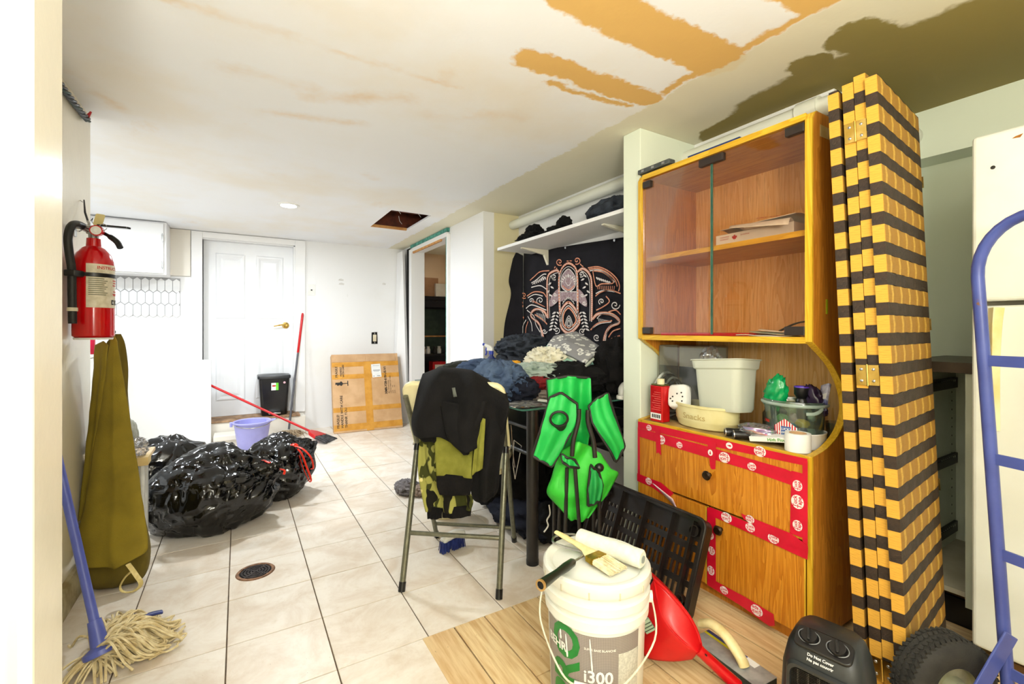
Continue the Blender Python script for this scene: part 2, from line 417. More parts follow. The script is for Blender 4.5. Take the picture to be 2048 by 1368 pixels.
pxs = [.548, .669, .792, .912, 1.032] + [1.032 + .1215 * k for k in range(1, 15)]
pf = None; k = 0
for a, b in zip(pxs, pxs[1:]):
    yb = 1.521; L = [.62, .9, .35, 1.0, .5, .8][k % 6]; k += 1
    while yb > -1.2:
        ya = yb - L; L = .95
        mb = MB().box(a + .0026, b - .0026, ya + .0026, yb, -.0055, .004)
        o = obj('plank', mb, M_PLANK, floor, smooth_=False, bevel=.001, segs=1); yb = ya

# ------------------------------------------------------------------ ceiling with the cut hatch
hx0, hx1, hy0, hy1 = 1.06, 1.40, 3.66, 4.34
mb = MB()
for a, b, c_, d in ((-2.3, hx0, -1.4, 5.5), (hx1, 2.8, -1.4, 5.5), (hx0, hx1, -1.4, hy0), (hx0, hx1, hy1, 5.5)): mb.box(a, b, c_, d, CZ, CZ + .015)
ceiling = struct('ceiling', mb, M_CEIL, smooth_=False)
mb = MB().box(hx0 - .3, hx1 + .3, hy0 - .3, hy1 + .3, CZ + .25, CZ + .27)
mb.box(hx0 - .3, hx0 - .28, hy0 - .3, hy1 + .3, CZ + .016, CZ + .25); mb.box(hx1 + .28, hx1 + .3, hy0 - .3, hy1 + .3, CZ + .016, CZ + .25)
mb.box(hx0 - .3, hx1 + .3, hy1 + .28, hy1 + .3, CZ + .016, CZ + .25); mb.box(hx0 - .3, hx1 + .3, hy0 - .3, hy0 - .28, CZ + .016, CZ + .25)
obj('hatch_cavity', mb, M_DARKWOOD, ceiling, smooth_=False)
for y in (3.78, 4.02, 4.30):
    obj('joist', MB().box(hx0 - .28, hx1 + .28, y, y + .05, CZ + .05 + (.05 if y < 4.2 else -.03), CZ + .2), M_DARKWOOD, ceiling, smooth_=False)
obj('hatch_batten', MB().box(hx0, hx1, hy1 - .025, hy1, CZ - .002, CZ + .035), M_RAWWOOD, ceiling, smooth_=False)
for x, y in ((1.12, 3.70), (1.30, 3.72), (1.24, 4.05)):
    obj('staple_wire', MB().tube([(x, y, CZ + .06), (x + .01, y + .01, CZ + .02), (x + .03, y, CZ - .01)], .0015, 5), M_PAPER, ceiling)

# ------------------------------------------------------------------ walls
mb = MB().box(-2.3, -.304, 5.4, 5.55, 0, CZ).box(.52, 1.9, 5.4, 5.55, 0, CZ).box(-.304, .52, 5.4, 5.55, 1.985, CZ)
wall_back = struct('wall_back', mb, M_WALL, smooth_=False)
wl = struct('wall_left', MB().box(-.68, -.58, .97, 2.77, 0, CZ), M_JAMB, smooth_=False)
struct('wall_kitchen_left', MB().box(-2.3, -2.2, 1.9, 5.4, 0, CZ), M_WALL, smooth_=False)
struct('wall_kitchen_front', MB().box(-2.2, -.68, 1.9, 2.0, 0, CZ), M_WALL, smooth_=False)
struct('wall_near_left', MB().box(-1.35, -1.25, -1.4, .85, 0, CZ), M_JAMB, smooth_=False)
struct('wall_front', MB().box(-1.35, 2.85, -1.5, -1.4, 0, CZ), M_JAMB, smooth_=False)
struct('wall_stub', MB().box(-1.35, -.33, .85, .97, 0, CZ), M_JAMB, smooth_=False)
# right side: bump-out with doorway, niche, main wall, pillar, fridge recess
mb = MB().box(1.71, 1.81, 3.30, 3.99, 0, CZ).box(1.71, 1.81, 5.10, 5.4, 0, CZ).box(1.71, 1.81, 3.99, 5.10, 2.0, CZ)
struct('wall_right_bumpout', mb, M_WALL, smooth_=False)
struct('wall_niche', MB().box(1.81, 2.15, 3.30, 3.40, 0, CZ), M_CREAM, smooth_=False)
wr = struct('wall_right', MB().box(2.05, 2.15, .90, 3.30, 0, CZ), M_WALL, smooth_=False)
wp = struct('wall_pillar', MB().box(1.65, 2.05, 1.552, 1.665, 0, CZ), M_GREEN, smooth_=False, bevel=.004)
struct('wall_recess_return', MB().box(2.15, 2.85, .90, .98, 0, CZ), M_GREEN, smooth_=False)
struct('wall_recess', MB().box(2.75, 2.85, -1.4, .90, 0, CZ).box(2.6, 2.75, -1.4, .90, 1.84, CZ), M_GREEN, smooth_=False)
# side room seen through the doorway
M_BEIGE = wall_mat('beige_wall_paint', (238, 218, 190), (220, 196, 160), .2)
struct('wall_side_room', MB().box(1.81, 4.3, 6.9, 7.0, 0, 2.4).box(4.2, 4.3, 3.3, 6.9, 0, 2.4).box(1.81, 4.2, 3.3, 6.9, 2.3, 2.4).box(1.81, 4.2, 3.41, 6.9, -.05, 0).box(1.81, 1.9, 5.55, 6.9, 0, 2.4), M_BEIGE, smooth_=False)

# doorway jambs, head and loose boards
M_TEAL = pm('teal_old_paint', (96, 176, 160), (52, 120, 108), 30, .7)
t1 = struct('trim_1', MB().box(1.68, 1.84, 5.02, 5.10, 0, 2.0), M_TRIM, smooth_=False, bevel=.003)
t2 = struct('trim_2', MB().box(1.68, 1.84, 3.97, 4.01, 0, 1.99), M_TRIM, smooth_=False, bevel=.003)
t3 = struct('trim_3', MB().box(1.685, 1.83, 4.01, 5.02, 1.965, 2.01), M_TRIM, smooth_=False, bevel=.003)
obj('torn_wood_strip', MB().box(1.684, 1.70, 4.15, 4.98, 1.945, 1.966), M_RAWWOOD, t3, smooth_=False)
obj('teal_paint_band', MB().box(1.683, 1.71, 3.99, 5.06, 2.012, 2.045), M_TEAL, t3, smooth_=False)
obj('teal_edge', MB().box(1.679, 1.684, 4.000, 4.011, 0, 1.96), M_TEAL, t2, smooth_=False)
obj('gap_shade_strip', MB().box(1.688, 1.70, 5.101, 5.20, .2, 2.02), M_BLACKHOLE, t1, smooth_=False)  # solid dark strip painted as the shade of the gap beside the jamb
b0 = [Vector((1.60, 5.395, .0)), Vector((1.70, 5.13, 0)), Vector((1.66, 5.395, 2.0)), Vector((1.665, 5.21, 2.0))]
mb = MB(); n = Vector((-.03, -.012, 0))
mb.add([b0[0], b0[1], b0[3], b0[2], b0[0] + n, b0[1] + n, b0[3] + n, b0[2] + n], [(0, 1, 2, 3), (4, 7, 6, 5), (0, 4, 5, 1), (1, 5, 6, 2), (2, 6, 7, 3), (3, 7, 4, 0)])
single('drywall_offcut', mb, M_TRIM, 'tall white drywall board leaning in the corner beside the open doorway', 'board', smooth_=False)

# back door, casing, step
M_DOOR = pm('door_paint', (236, 238, 240), (230, 231, 234), 3, .35)
door = struct('door_1', MB().box(-.30, .516, 5.475, 5.515, .205, 1.975), M_DOOR, smooth_=False)
def moulded(x0, x1, z0, z1, y):
    rs = []
    for ins, dep in ((0, 0), (.012, .007), (.024, .007), (.045, -.004 + .005), (.07, .005), (.075, .005)):
        rs.append([Vector((x0 + ins, y - dep, z0 + ins)), Vector((x1 - ins, y - dep, z0 + ins)), Vector((x1 - ins, y - dep, z1 - ins)), Vector((x0 + ins, y - dep, z1 - ins))])
    return MB().rings(rs, True, True)
for x0, x1 in ((-.20, .06), (.155, .415)):
    for z0, z1 in ((1.195, 1.86), (.36, 1.02)):
        obj('door_panel', moulded(x0, x1, z0, z1, 5.475), M_DOOR, door, smooth_=False)
hd = MB().lathe([(.0, 0), (.032, 0), (.034, .006), (.02, .012), (.012, .03), (.012, .05), (0, .05)], 20, Matrix.Translation((.435, 5.474, 1.13)) @ Matrix.Rotation(R(90), 4, 'X'))
hd.tube(smooth([(.435, 5.43, 1.13), (.40, 5.425, 1.135), (.36, 5.425, 1.128), (.32, 5.428, 1.12)], 4), [.009] * 4 + [.008] * 4 + [.006] * 5, 8)
obj('door_handle', hd, M_BRASS, door)
struct('trim_4', MB().box(-.394, -.304, 5.376, 5.4, 0, 2.045), M_TRIM, smooth_=False, bevel=.004)
struct('trim_5', MB().box(.52, .62, 5.376, 5.4, 0.2, 2.045), M_TRIM, smooth_=False, bevel=.004)
struct('trim_6', MB().box(-.304, .52, 5.376, 5.4, 1.985, 2.045), M_TRIM, smooth_=False, bevel=.004)
struct('trim_7', MB().box(-.318, -.304, 5.40, 5.475, .2, 1.985).box(.506, .52, 5.40, 5.475, .2, 1.985).box(-.304, .52, 5.40, 5.475, 1.976, 1.99), M_TRIM, smooth_=False)
M_RISER = wall_mat('worn_white_step', (226, 220, 208), (186, 168, 140), .5)
st = struct('step', MB().box(-.36, .60, 5.20, 5.47, 0, .185), M_RISER, smooth_=False, bevel=.004)
obj('threshold_board', MB().box(-.36, .55, 5.19, 5.475, .186, .204), pm('worn_threshold_wood', (176, 140, 104), (120, 92, 66), 18, .7), st, smooth_=False, bevel=.003)
single('loose_step_board', MB().box(-.20, .06, 4.98, 5.185, .051, .10).box(-.18, .04, 5.0, 5.18, 0.0, .051), [M_RISER], 'short white-painted board on a low block, between the tall white panel and lavender bucket', 'board', smooth_=False, bevel=.006)

# left doorway casing near the camera, baseboard
struct('trim_8', MB().box(-.33, -.235, .85, .97, 0, CZ), M_JAMB, smooth_=False, bevel=.004)
prof = [(-.335, .85), (-.335, .832), (-.32, .828), (-.30, .836), (-.288, .834), (-.284, .841), (-.278, .838), (-.262, .838), (-.256, .844), (-.25, .85)]
struct('trim_9', MB().prism(prof, 0, CZ), M_JAMB, angle=60)
struct('baseboard_left', MB().prism([(-.58, 0), (-.555, 0), (-.553, .02), (-.56, .085), (-.568, .10), (-.58, .105)], 0, 1.60, Matrix(((1, 0, 0, 0), (0, 0, 1, .97), (0, 1, 0, 0), (0, 0, 0, 1)))), pm('grimy_cream_paint', (206, 196, 160), (150, 134, 96), 12, .5), angle=30)

# recessed light
t = NT('lit_diffuser'); t.b.inputs['Emission Color'].default_value = (.95, .98, 1, 1); t.b.inputs['Emission Strength'].default_value = 30; t.col((255, 255, 255))
pl = thing('recessed_light', 'round lit recessed downlight in the white ceiling', 'light', (.332, 3.92, CZ))
obj('trim_ring', MB().lathe([(.052, 0), (.058, -.008), (.075, -.005), (.078, 0)], 32), M_WHITEP, pl, local=True)
obj('lens', MB().lathe([(0, -.004), (.03, -.004), (.053, -.002)], 24), t.m, pl, local=True)

# switch, open outlet, wall marks
sw = thing('light_switch', 'white wall plate with a small dark jack beside the back door', 'switch', tuple(Yp(623, 580, 5.4)))
p = Yp(623, 580, 5.4); obj('plate', MB().box(p.x - .037, p.x + .037, 5.394, 5.4, p.z - .06, p.z + .06), M_WHITEP, sw, smooth_=False, bevel=.002)
obj('jack', MB().box(p.x - .008, p.x + .008, 5.392, 5.395, p.z - .008, p.z + .006), M_INK, sw, smooth_=False)
p = Yp(749, 676, 5.4)
ou = thing('electrical_outlet', 'uncovered outlet in a black cut-out above the cardboard box', 'outlet', tuple(p))
obj('wall_cutout', MB().prism([(p.x - .035, p.z - .068), (p.x + .035, p.z - .068), (p.x + .03, p.z + .07), (p.x - .033, p.z + .066)], -5.4, -5.396, Matrix(((1, 0, 0, 0), (0, 0, -1, 0), (0, 1, 0, 0), (0, 0, 0, 1)))), M_BLACKHOLE, ou, smooth_=False)
obj('receptacle', MB().box(p.x - .02, p.x + .02, 5.386, 5.396, p.z - .04, p.z + .04), pm('cream_plastic', (232, 222, 196), (220, 206, 176), 9, .4), ou, smooth_=False, bevel=.004)
for zz in (-.0535, .0535): obj('screw_tab', MB().box(p.x - .006, p.x + .006, 5.388, 5.394, p.z + zz - .009, p.z + zz + .009), M_STEEL, ou, smooth_=False)

# ceiling pipe along the right wall with its elbow
pp = thing('ceiling_pipe', 'long white-painted pipe under the ceiling along the right wall', 'pipe', (1.985, .88, 1.96))
M_PIPE = wall_mat('old_pipe_paint', (226, 228, 216), (196, 200, 180), .4)
obj('pipe', MB().tube([(1.985, 3.295, 1.965), (1.985, 1.0, 1.965)] + smooth([(1.985, 1.0, 1.965), (1.985, .90, 1.965), (2.01, .845, 1.963), (2.08, .835, 1.96)], 5) + [(2.595, .835, 1.945)], .036, 18), M_PIPE, pp)
obj('coupling', MB().cyl((1.985, 1.0, 1.965), (1.985, .92, 1.965), .047, n=20), M_PIPE, pp)
obj('wall_collar', MB().cyl((2.565, .835, 1.945), (2.598, .835, 1.945), .046, n=20), M_PIPE, pp)

# hatch of picket tiles on the kitchen wall
bs = struct('backsplash', MB().box(-1.45, -.4815, 5.392, 5.399, 1.222, 1.575), pm('pale_grout', (172, 172, 172), (156, 156, 156), 15, .9), smooth_=False)
hexw, rowp = .0588, .118
def picket(w, h, y0, y1):
    a = w / 2 - .0026; b = h / 2 - .0025; s_ = .022
    poly = [(-a, -b + s_), (0, -b), (a, -b + s_), (a, b - s_), (0, b), (-a, b - s_)]
    return MB().prism(poly, 0, .004, Matrix(((1, 0, 0, 0), (0, 0, -1, 0), (0, 1, 0, 0), (0, 0, 0, 1))))
M_PICK = pm('white_glazed_tile', (242, 242, 242), (232, 233, 234), 7, .18)
ft = None
for r in range(3):
    for i in range(17):
        x = -.51 - i * hexw - (hexw / 2 if r == 1 else 0); z = 1.265 + r * rowp
        Mx = Matrix.Translation((x, 5.392, z))
        if ft is None: ft = obj('picket_tile', picket(hexw, rowp + .02, 0, 0), M_PICK, bs, smooth_=False); ft.matrix_local = Mx
        else: share('picket_tile', ft, bs, M=Mx)
share('picket_tile', ft, bs, M=Matrix.Translation((-.4955, 5.392, 1.265 + rowp)) @ Matrix.Scale(.48, 4, (1, 0, 0)))
for u, v, w in ((682, 560, .03), (683, 568, .032), (768, 568, .022)):
    p = Yp(u, v, 5.399); obj('scuff_mark', MB().prism([(p.x - w, p.z - .008), (p.x + w * .8, p.z - .012), (p.x + w, p.z + .006), (p.x, p.z + .016), (p.x - w * .7, p.z + .010)], -5.3998, -5.3992, Matrix(((1, 0, 0, 0), (0, 0, -1, 0), (0, 1, 0, 0), (0, 0, 0, 1)))), pm('wall_scuff', (206, 204, 200), (224, 222, 218), 60, .7), wall_back, smooth_=False)
# ------------------------------------------------------------------ kitchen corner (left background)
wc = thing('wall_cabinet', 'white kitchen wall cabinet hung below the ceiling above picket tiles', 'cabinet', (-1.1, 5.24, 1.57))
obj('body', MB().box(-1.5, -.556, 5.10, 5.392, 1.575, 2.045), M_TRIM, wc, smooth_=False, bevel=.003)
dr = obj('door', MB().box(-1.06, -.575, 5.08, 5.099, 1.585, 2.03), M_TRIM, wc, smooth_=False, bevel=.003)
obj('door', MB().box(-1.49, -1.07, 5.08, 5.099, 1.585, 2.03), M_TRIM, wc, smooth_=False, bevel=.003)
for z in (1.66, 1.90): obj('hinge', MB().box(-.588, -.574, 5.072, 5.08, z - .03, z + .03).cyl((-.581, 5.07, z - .04), (-.581, 5.07, z + .04), .004, n=8), M_STEEL, dr)
obj('scribe_strip', MB().box(-.556, -.40, 5.375, 5.395, 1.60, 2.045), M_RISER, wc, smooth_=False)
single('leaning_board', MB().box(-1.0, -.222, 5.13, 5.16, 0.0, .80), wall_mat('scuffed_white_board', (238, 238, 236), (214, 210, 200), .7), 'large scuffed white board standing on the floor left of the back door', 'board', smooth_=False, bevel=.003)
# washer and laundry glimpsed between wall and canvas bag
wm = thing('washing_machine', 'white washing machine mostly hidden behind the wall end and olive bag', 'washer', (-1.22, 4.3, 0))
obj('body', MB().box(-1.55, -.90, 4.02, 4.62, .02, .88), M_WHITEP, wm, smooth_=False, bevel=.012)
obj('top', MB().box(-1.56, -.89, 4.01, 4.63, .882, .905), M_WHITEP, wm, smooth_=False, bevel=.006)
obj('control_panel', MB().prism([(4.63, .906), (4.50, .906), (4.54, 1.02), (4.60, 1.06), (4.63, 1.06)], -1.54, -.91, Matrix(((0, 0, 1, 0), (1, 0, 0, 0), (0, 1, 0, 0), (0, 0, 0, 1)))), M_WHITEP, wm, smooth_=False, bevel=.008)
for x in (-1.4, -1.2, -1.0): obj('knob', MB().cyl((x, 4.52, .965), (x, 4.49, .96), .026, .02, 20), M_WHITEP, wm)
for x in (-1.5, -.95):
    for y in (4.08, 4.56): obj('foot', MB().cyl((x, y, 0), (x, y, .022), .02, n=12), M_BLACKP, wm)
M_DENIM = pm('mid_blue_denim', (104, 122, 152), (70, 86, 116), 20, .9, bump=.3, bscale=160)
single('folded_jeans', MB().blob((-1.0, 4.16, .935), .10, .12, .04, 3, .25, 3, -.5), M_DENIM, 'small folded blue denim pile on the washing machine', 'clothes')
rb = thing('detergent_bottle', 'red bottle standing on the washing machine below the fire extinguisher', 'bottle', (-.925, 4.36, .906))
obj('bottle_body', MB().lathe([(0, 0), (.035, 0), (.04, .01), (.04, .13), (.03, .16), (.015, .175), (.015, .19), (0, .19)], 20), pm('crimson_plastic', (196, 10, 60), (170, 6, 44), 8, .35), rb, local=True)
obj('cap', MB().cyl((0, 0, .19), (0, 0, .215), .018, n=16), M_WHITEP, rb, local=True)

# metal framed stand with board seat, half behind the canvas bag
sd = thing('utility_stand', 'white metal-legged stand with a small board top half hidden by the olive bag', 'stand', (-.47, 2.78, 0))
M_LEG = pm('white_enamel_tube', (224, 226, 226), (204, 206, 206), 20, .3)
for i, (x, y) in enumerate(((-.385, 2.70), (-.395, 2.87), (-.555, 2.72), (-.555, 2.87))):
    obj('leg', MB().tube([(x - .0, y, .47), (x, y, .04), (x - .02, y - .01, .0)], .011, 10), M_LEG, sd)
obj('seat_board', MB().box(-.58, -.36, 2.67, 2.90, .472, .492), pm('birch_board', (232, 206, 168), (214, 184, 140), 20, .6), sd, smooth_=False, bevel=.004)
obj('tape_patch', MB().box(-.40, -.358, 2.667, 2.75, .455, .4935), pm('masking_tape', (222, 196, 140), (208, 180, 120), 18, .7), sd, smooth_=False, bevel=.002)
single('rolled_grey_towel', MB().blob((-.47, 2.80, .575), .055, .10, .085, 5, .12, 3.5, -.96), pm('grey_terry', (176, 176, 164), (146, 148, 134), 60, .95, bump=.6, bscale=250), 'rolled grey towel on the small stand behind the olive bag', 'towel')
single('clear_plastic_bag', MB().blob((-.405, 2.715, .532), .038, .035, .04, 11, .5, 3, -.9), clear('crinkled_film', (245, 245, 248), .35, .10, .10), 'crumpled clear plastic bag on the small stand beside the grey towel', 'bag')

# ------------------------------------------------------------------ fire extinguisher on the left wall
ex = thing('fire_extinguisher', 'red fire extinguisher hanging on the left wall above the olive canvas bag', 'extinguisher', (-.508, 2.475, 1.045), (0, 0, R(-20)))
M_EXT = pm('red_enamel', (206, 6, 14), (190, 4, 10), 4, .16, spec=.6)
r = .066
obj('cylinder', MB().lathe([(0, .004), (r - .012, .0), (r, .012), (r, .285), (r * .96, .315), (r * .82, .345), (r * .55, .368), (.024, .376), (.022, .408), (0, .408)], 36), M_EXT, ex, local=True)
obj('base_ring', MB().lathe([(r - .02, -.004), (r - .006, -.004), (r - .003, .004)], 30), M_WHITEP, ex, local=True)
def wrap(r, a0, a1, z0, z1, n=18):
    return MB().grid(lambda a, b: Vector((r * math.cos(R(a0 + (a1 - a0) * a)), r * math.sin(R(a0 + (a1 - a0) * a)), z0 + (z1 - z0) * b)), n, 2)
lb = obj('label', wrap(r + .0008, -78, 42, .125, .30), pm('printed_label_stock', (226, 218, 196), (206, 196, 168), 60, .4), ex, local=True, recalc=False)
def wraptext(s, size, rad, ang, z, bold=0, align='CENTER', mb=None, rot=0, lift=.001):
    vs, fs = text2d(s, size, bold, align); mb = mb or MB(); m = MB().add([(p.x, p.y, 0) for p in vs], fs)
    out = []
    for p in m.v:
        x, y = p.x, p.y
        if rot: x, y = -p.y, p.x
        a = R(ang) + x / rad; out.append(Vector(((rad + lift) * math.cos(a), (rad + lift) * math.sin(a), z + y)))
    mb.add(out, m.f); return mb
M_REDINK = pm('red_print', (206, 60, 40), (190, 50, 34), 20, .6)
mb = wraptext('INSTRUCTIONS', .017, r, 2, .285, .0004)
for i in range(4): mb.box(0, 0, 0, 0, 0, 0) if False else None
for k, z in enumerate((.235, .225, .215, .19, .18, .175)):
    mb.v += []; q = wrap(r + .0016, 0 + (k % 2) * 3, 30 - (k % 3) * 4, z, z + .004, 8); mb.add(q.v, q.f)
obj('red_lettering', mb, M_REDINK, ex, local=True, recalc=False)['kind'] = 'stuff'
mb = MB()
for k in range(11):
    q = wrap(r + .0016, -72, -20 - (k % 3) * 5, .255 - k * .008, .258 - k * .008, 8); mb.add(q.v, q.f)
obj('small_print', mb, pm('grey_green_print', (120, 122, 96), (104, 106, 82), 30, .6), ex, local=True, recalc=False)
mb = MB()
for k in range(3):
    q = wrap(r + .0016, -6 + k * 17, 6 + k * 17, .138, .158, 6); mb.add(q.v, q.f)
obj('pictograms', mb, M_INK, ex, local=True, recalc=False)
mb = MB()
for k in range(3):
    a = R(k * 17); c_ = Vector(((r + .0024) * math.cos(a), (r + .0024) * math.sin(a), .148)); 
    mb.add([c_ + Vector((-.004 * -math.sin(a), -.004 * math.cos(a), -.005)), c_ + Vector((.005 * -math.sin(a), .005 * math.cos(a), -.004)), c_ + Vector((0, 0, .007))], [(0, 1, 2)])
obj('pictogram_symbols', mb, M_PAPER, ex, local=True, recalc=False)
obj('strap', MB().lathe([(r + .001, .248), (r + .004, .249), (r + .004, .263), (r + .001, .264)], 36), M_BLACKP, ex, local=True)
vh = obj('valve', MB().cyl((0, 0, .405), (0, 0, .44), .017, n=16).box(-.02, .022, -.013, .013, .425, .46), M_STEEL, ex, local=True, bevel=.003)
obj('carry_handle', MB().prism(rrect(-.025, .115, -.011, .011, .006), .458, .465, Matrix.Rotation(R(-18), 4, 'Z') @ Matrix.Rotation(R(6), 4, 'Y')), M_BLACKP, ex, local=True)
obj('squeeze_lever', MB().tube(smooth([(.02, 0, .44), (.06, -.012, .42), (.095, -.022, .395), (.112, -.03, .37)], 4), [.007] * 5 + [.011] * 8, 10), M_BLACKP, ex, local=True)
g = obj('gauge', MB().cyl((.028, -.02, .436), (.036, -.045, .434), .021, n=24), M_RED, ex, local=True)
obj('gauge_face', MB().cyl((.0362, -.0455, .434), (.0366, -.0468, .434), .017, n=24).cyl((.0366, -.0468, .434), (.037, -.0475, .434), .007, n=16), M_WHITEP, g, local=True)
obj('pull_pin', MB().tube([Vector((.055 + .013 * math.cos(a * .5), -.035, .45 + .013 * math.sin(a * .5))) for a in range(13)], .0015, 6), M_STEEL, ex, local=True)
obj('tag', MB().prism(rrect(-.012, .022, 0, .05, .006), -.001, .001, Matrix.Translation((.012, -.006, .462)) @ Matrix.Rotation(R(80), 4, 'X') @ Matrix.Rotation(R(-8), 4, 'Z')), pm('ivory_card', (232, 218, 160), (222, 204, 140), 10, .6), ex, local=True)
hs = obj('hose', MB().tube(smooth([(-.018, -.006, .445), (-.022, -.05, .455), (-.014, -.098, .438), (-.012, -.118, .39), (-.012, -.112, .33), (-.012, -.100, .27), (-.012, -.098, .18), (-.012, -.095, .06)], 6), .0135, 12), pm('black_rubber', (16, 18, 18), (24, 26, 26), 60, .45, bump=.2, bscale=300), ex, local=True)
obj('hose_ferrule', MB().cyl((-.016, -.004, .444), (-.021, -.028, .450), .0145, n=14), M_STEEL, hs, local=True)
obj('hose_band', MB().cyl((-.012, -.0965, .108), (-.012, -.0965, .122), .0165, n=16), pm('cream_band', (214, 206, 180), (200, 190, 160), 10, .5), hs, local=True)
obj('hose_clip', MB().box(-.03, .008, -.115, -.062, .243, .268), M_BLACKP, ex, local=True, bevel=.004)
hk = thing('wall_hook', 'small bent metal hook with wire above the fire extinguisher hose', 'hook', (-.575, 2.53, 1.50))
obj('hook', MB().tube(smooth([(-.58, 2.53, 1.50), (-.55, 2.53, 1.505), (-.535, 2.535, 1.52), (-.54, 2.54, 1.535)], 4), .005, 8).box(-.58, -.574, 2.51, 2.545, 1.465, 1.52), M_STEEL, hk)
obj('zip_tie', MB().tube([D(172, 452, 1.9), D(178, 470, 1.88), D(186, 490, 1.87)], .0022, 6).tube([D(168, 400, 1.95), D(170, 425, 1.93), D(180, 455, 1.9), D(186, 478, 1.87)], [.0025, .004, .004, .003], 6).tube([D(152, 465, 1.95), D(168, 459, 1.9), D(180, 453, 1.9)], .0018, 6).tube(smooth([D(181, 442, 1.9), D(186, 436, 1.9), D(184, 444, 1.9), D(192, 452, 1.89), D(196, 470, 1.87)], 4), .0012, 5), M_BLACKP, hk)
obj('wire', MB().tube(smooth([D(137, 462, 1.96), D(139, 430, 1.96), D(146, 404, 1.96), D(158, 400, 1.95), D(165, 404, 1.94)], 5), .0016, 5), M_STEEL, hk)
# cable bundle along the top of the left wall
cb = thing('cable_bundle', 'twisted black cable bundle with a red connector at the top of the left wall', 'cable', (-.565, 2.5, 1.99))
for k in range(4):
    pts = []
    for i in range(40):
        f = i / 39; a = f * 26 + k * 1.57; y = 2.02 + f * .64
        pts.append(Vector((-.565 + .008 * math.cos(a), y, 2.0 + .008 * math.sin(a) - .012 * math.sin(f * 3) + .0)))
    obj('cable', MB().tube(pts, .0055, 6), [M_BLACKP, M_BLACKP, pm('slate_cable', (60, 66, 72), (48, 52, 58), 10, .4), pm('dark_green_cable', (20, 60, 40), (18, 44, 30), 10, .4)][k], cb)
obj('wire_nut', MB().cyl((-.56, 2.635, 2.005), (-.552, 2.645, 2.03), .007, .004, 10), M_RED, cb)

# ------------------------------------------------------------------ olive canvas bag hung against the wall end
M_OLIVE = pm('olive_canvas', (150, 130, 30), (126, 108, 20), 5, .85, bump=.25, bscale=220)
ob = thing('canvas_bag', 'tall olive canvas bag hanging below the fire extinguisher, base on the floor', 'bag', (-.455, 2.50, 0))
lv = [(228, 668, 2.0, .012, .010), (222, 690, 2.02, .035, .022), (218, 740, 2.02, .052, .036), (214, 800, 2.02, .070, .046), (212, 880, 2.02, .090, .056), (213, 960, 2.0, .104, .066), (220, 1040, 1.98, .118, .076), (228, 1105, 1.94, .122, .084), (228, 1150, 1.92, .112, .082), (228, 1190, 1.93, .085, .066), (228, 1207, 1.95, .05, .04)]
rs = []; NN = 56
for k, (u, v, t_, a, b) in enumerate(lv):
    c_ = D(u, v, t_); c_.z = max(c_.z, .006); ring = []
    for j in range(NN):
        th = 2 * math.pi * j / NN; kf = min(k / 5, 1)
        fo = 1 + .10 * kf * math.sin(3 * th + .8 + k * .05) + .05 * kf * math.sin(7 * th + 2 + k * .12) + .05 * noise.noise(Vector((math.cos(th) * 2, math.sin(th) * 2, k * .5)))
        if k in (1, 2): fo *= 1 + .2 * math.sin(5 * th)
        dx = a * fo * math.cos(th); dy = b * fo * math.sin(th)
        ring.append(c_ + Vector((_s, _c, 0)) * .02 + .96 * Vector((_c * dx + _s * dy, -_s * dx + _c * dy, 0)))
    rs.append(ring)
M_OLIVED = pm('shaded_olive_canvas', (112, 96, 26), (92, 78, 18), 5, .9, bump=.25, bscale=220)  # same olive canvas, darkened: shade under the flap put into the colour
rs2 = []
for k in range(len(rs) - 1):
    for q in range(4):
        f = q / 4; rs2.append([crom(rs[max(k - 1, 0)][j], rs[k][j], rs[k + 1][j], rs[min(k + 2, len(rs) - 1)][j], f) for j in range(NN)])
rs2.append(rs[-1])
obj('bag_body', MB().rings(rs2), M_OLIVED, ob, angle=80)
def olive_fold(a, b, p): return Vector((0, 0, 0)) + Vector((-_s, -_c, 0)) * (.010 * math.sin(a * 9) * b + .004 * noise.noise(p * 14))
obj('overlapping_flap', MB().loft([[D(222, 676, 1.955), D(229, 672, 1.955), D(234, 682, 1.955)], [D(210, 760, 1.95), D(226, 750, 1.935), D(248, 760, 1.945)], [D(192, 870, 1.93), D(225, 880, 1.905), D(268, 880, 1.935)], [D(172, 1000, 1.90), D(225, 1010, 1.87), D(286, 1000, 1.90)], [D(150, 1090, 1.88), D(220, 1100, 1.83), D(298, 1085, 1.88)], [D(156, 1130, 1.86), D(228, 1140, 1.81), D(290, 1106, 1.87)]], 26, fold=olive_fold), M_OLIVE, ob, angle=80, solid=.003)
obj('side_fold', MB().loft([[D(190, 690, 1.99), D(206, 682, 1.97), D(216, 690, 1.96)], [D(186, 760, 1.98), D(200, 760, 1.95), D(212, 760, 1.95)], [D(172, 900, 1.96), D(186, 900, 1.93), D(196, 900, 1.93)], [D(158, 1040, 1.93), D(170, 1040, 1.90), D(178, 1040, 1.90)]], 14, fold=olive_fold), M_OLIVE, ob, angle=80, solid=.003)
M_WEB = pm('cream_webbing', (232, 214, 150), (214, 192, 120), 60, .8, bump=.3, bscale=200)
obj('webbing_loop', MB().tube(smooth([D(256, 1128, 1.80), D(272, 1150, 1.79), D(282, 1168, 1.79), D(268, 1182, 1.785), D(248, 1184, 1.785), D(240, 1174, 1.785), D(250, 1155, 1.79), D(264, 1142, 1.80)], 5), .0095, 8, flat=.35), M_WEB, ob)
obj('drawcord', MB().tube([D(228, 590, 1.99), D(228, 640, 1.99), D(228, 672, 1.99)], .0018, 6).blob(D(228, 664, 1.99), .007, .007, .009, 1, 0, flat=-1, nu=10, nv=6), M_BLACKP, ob)

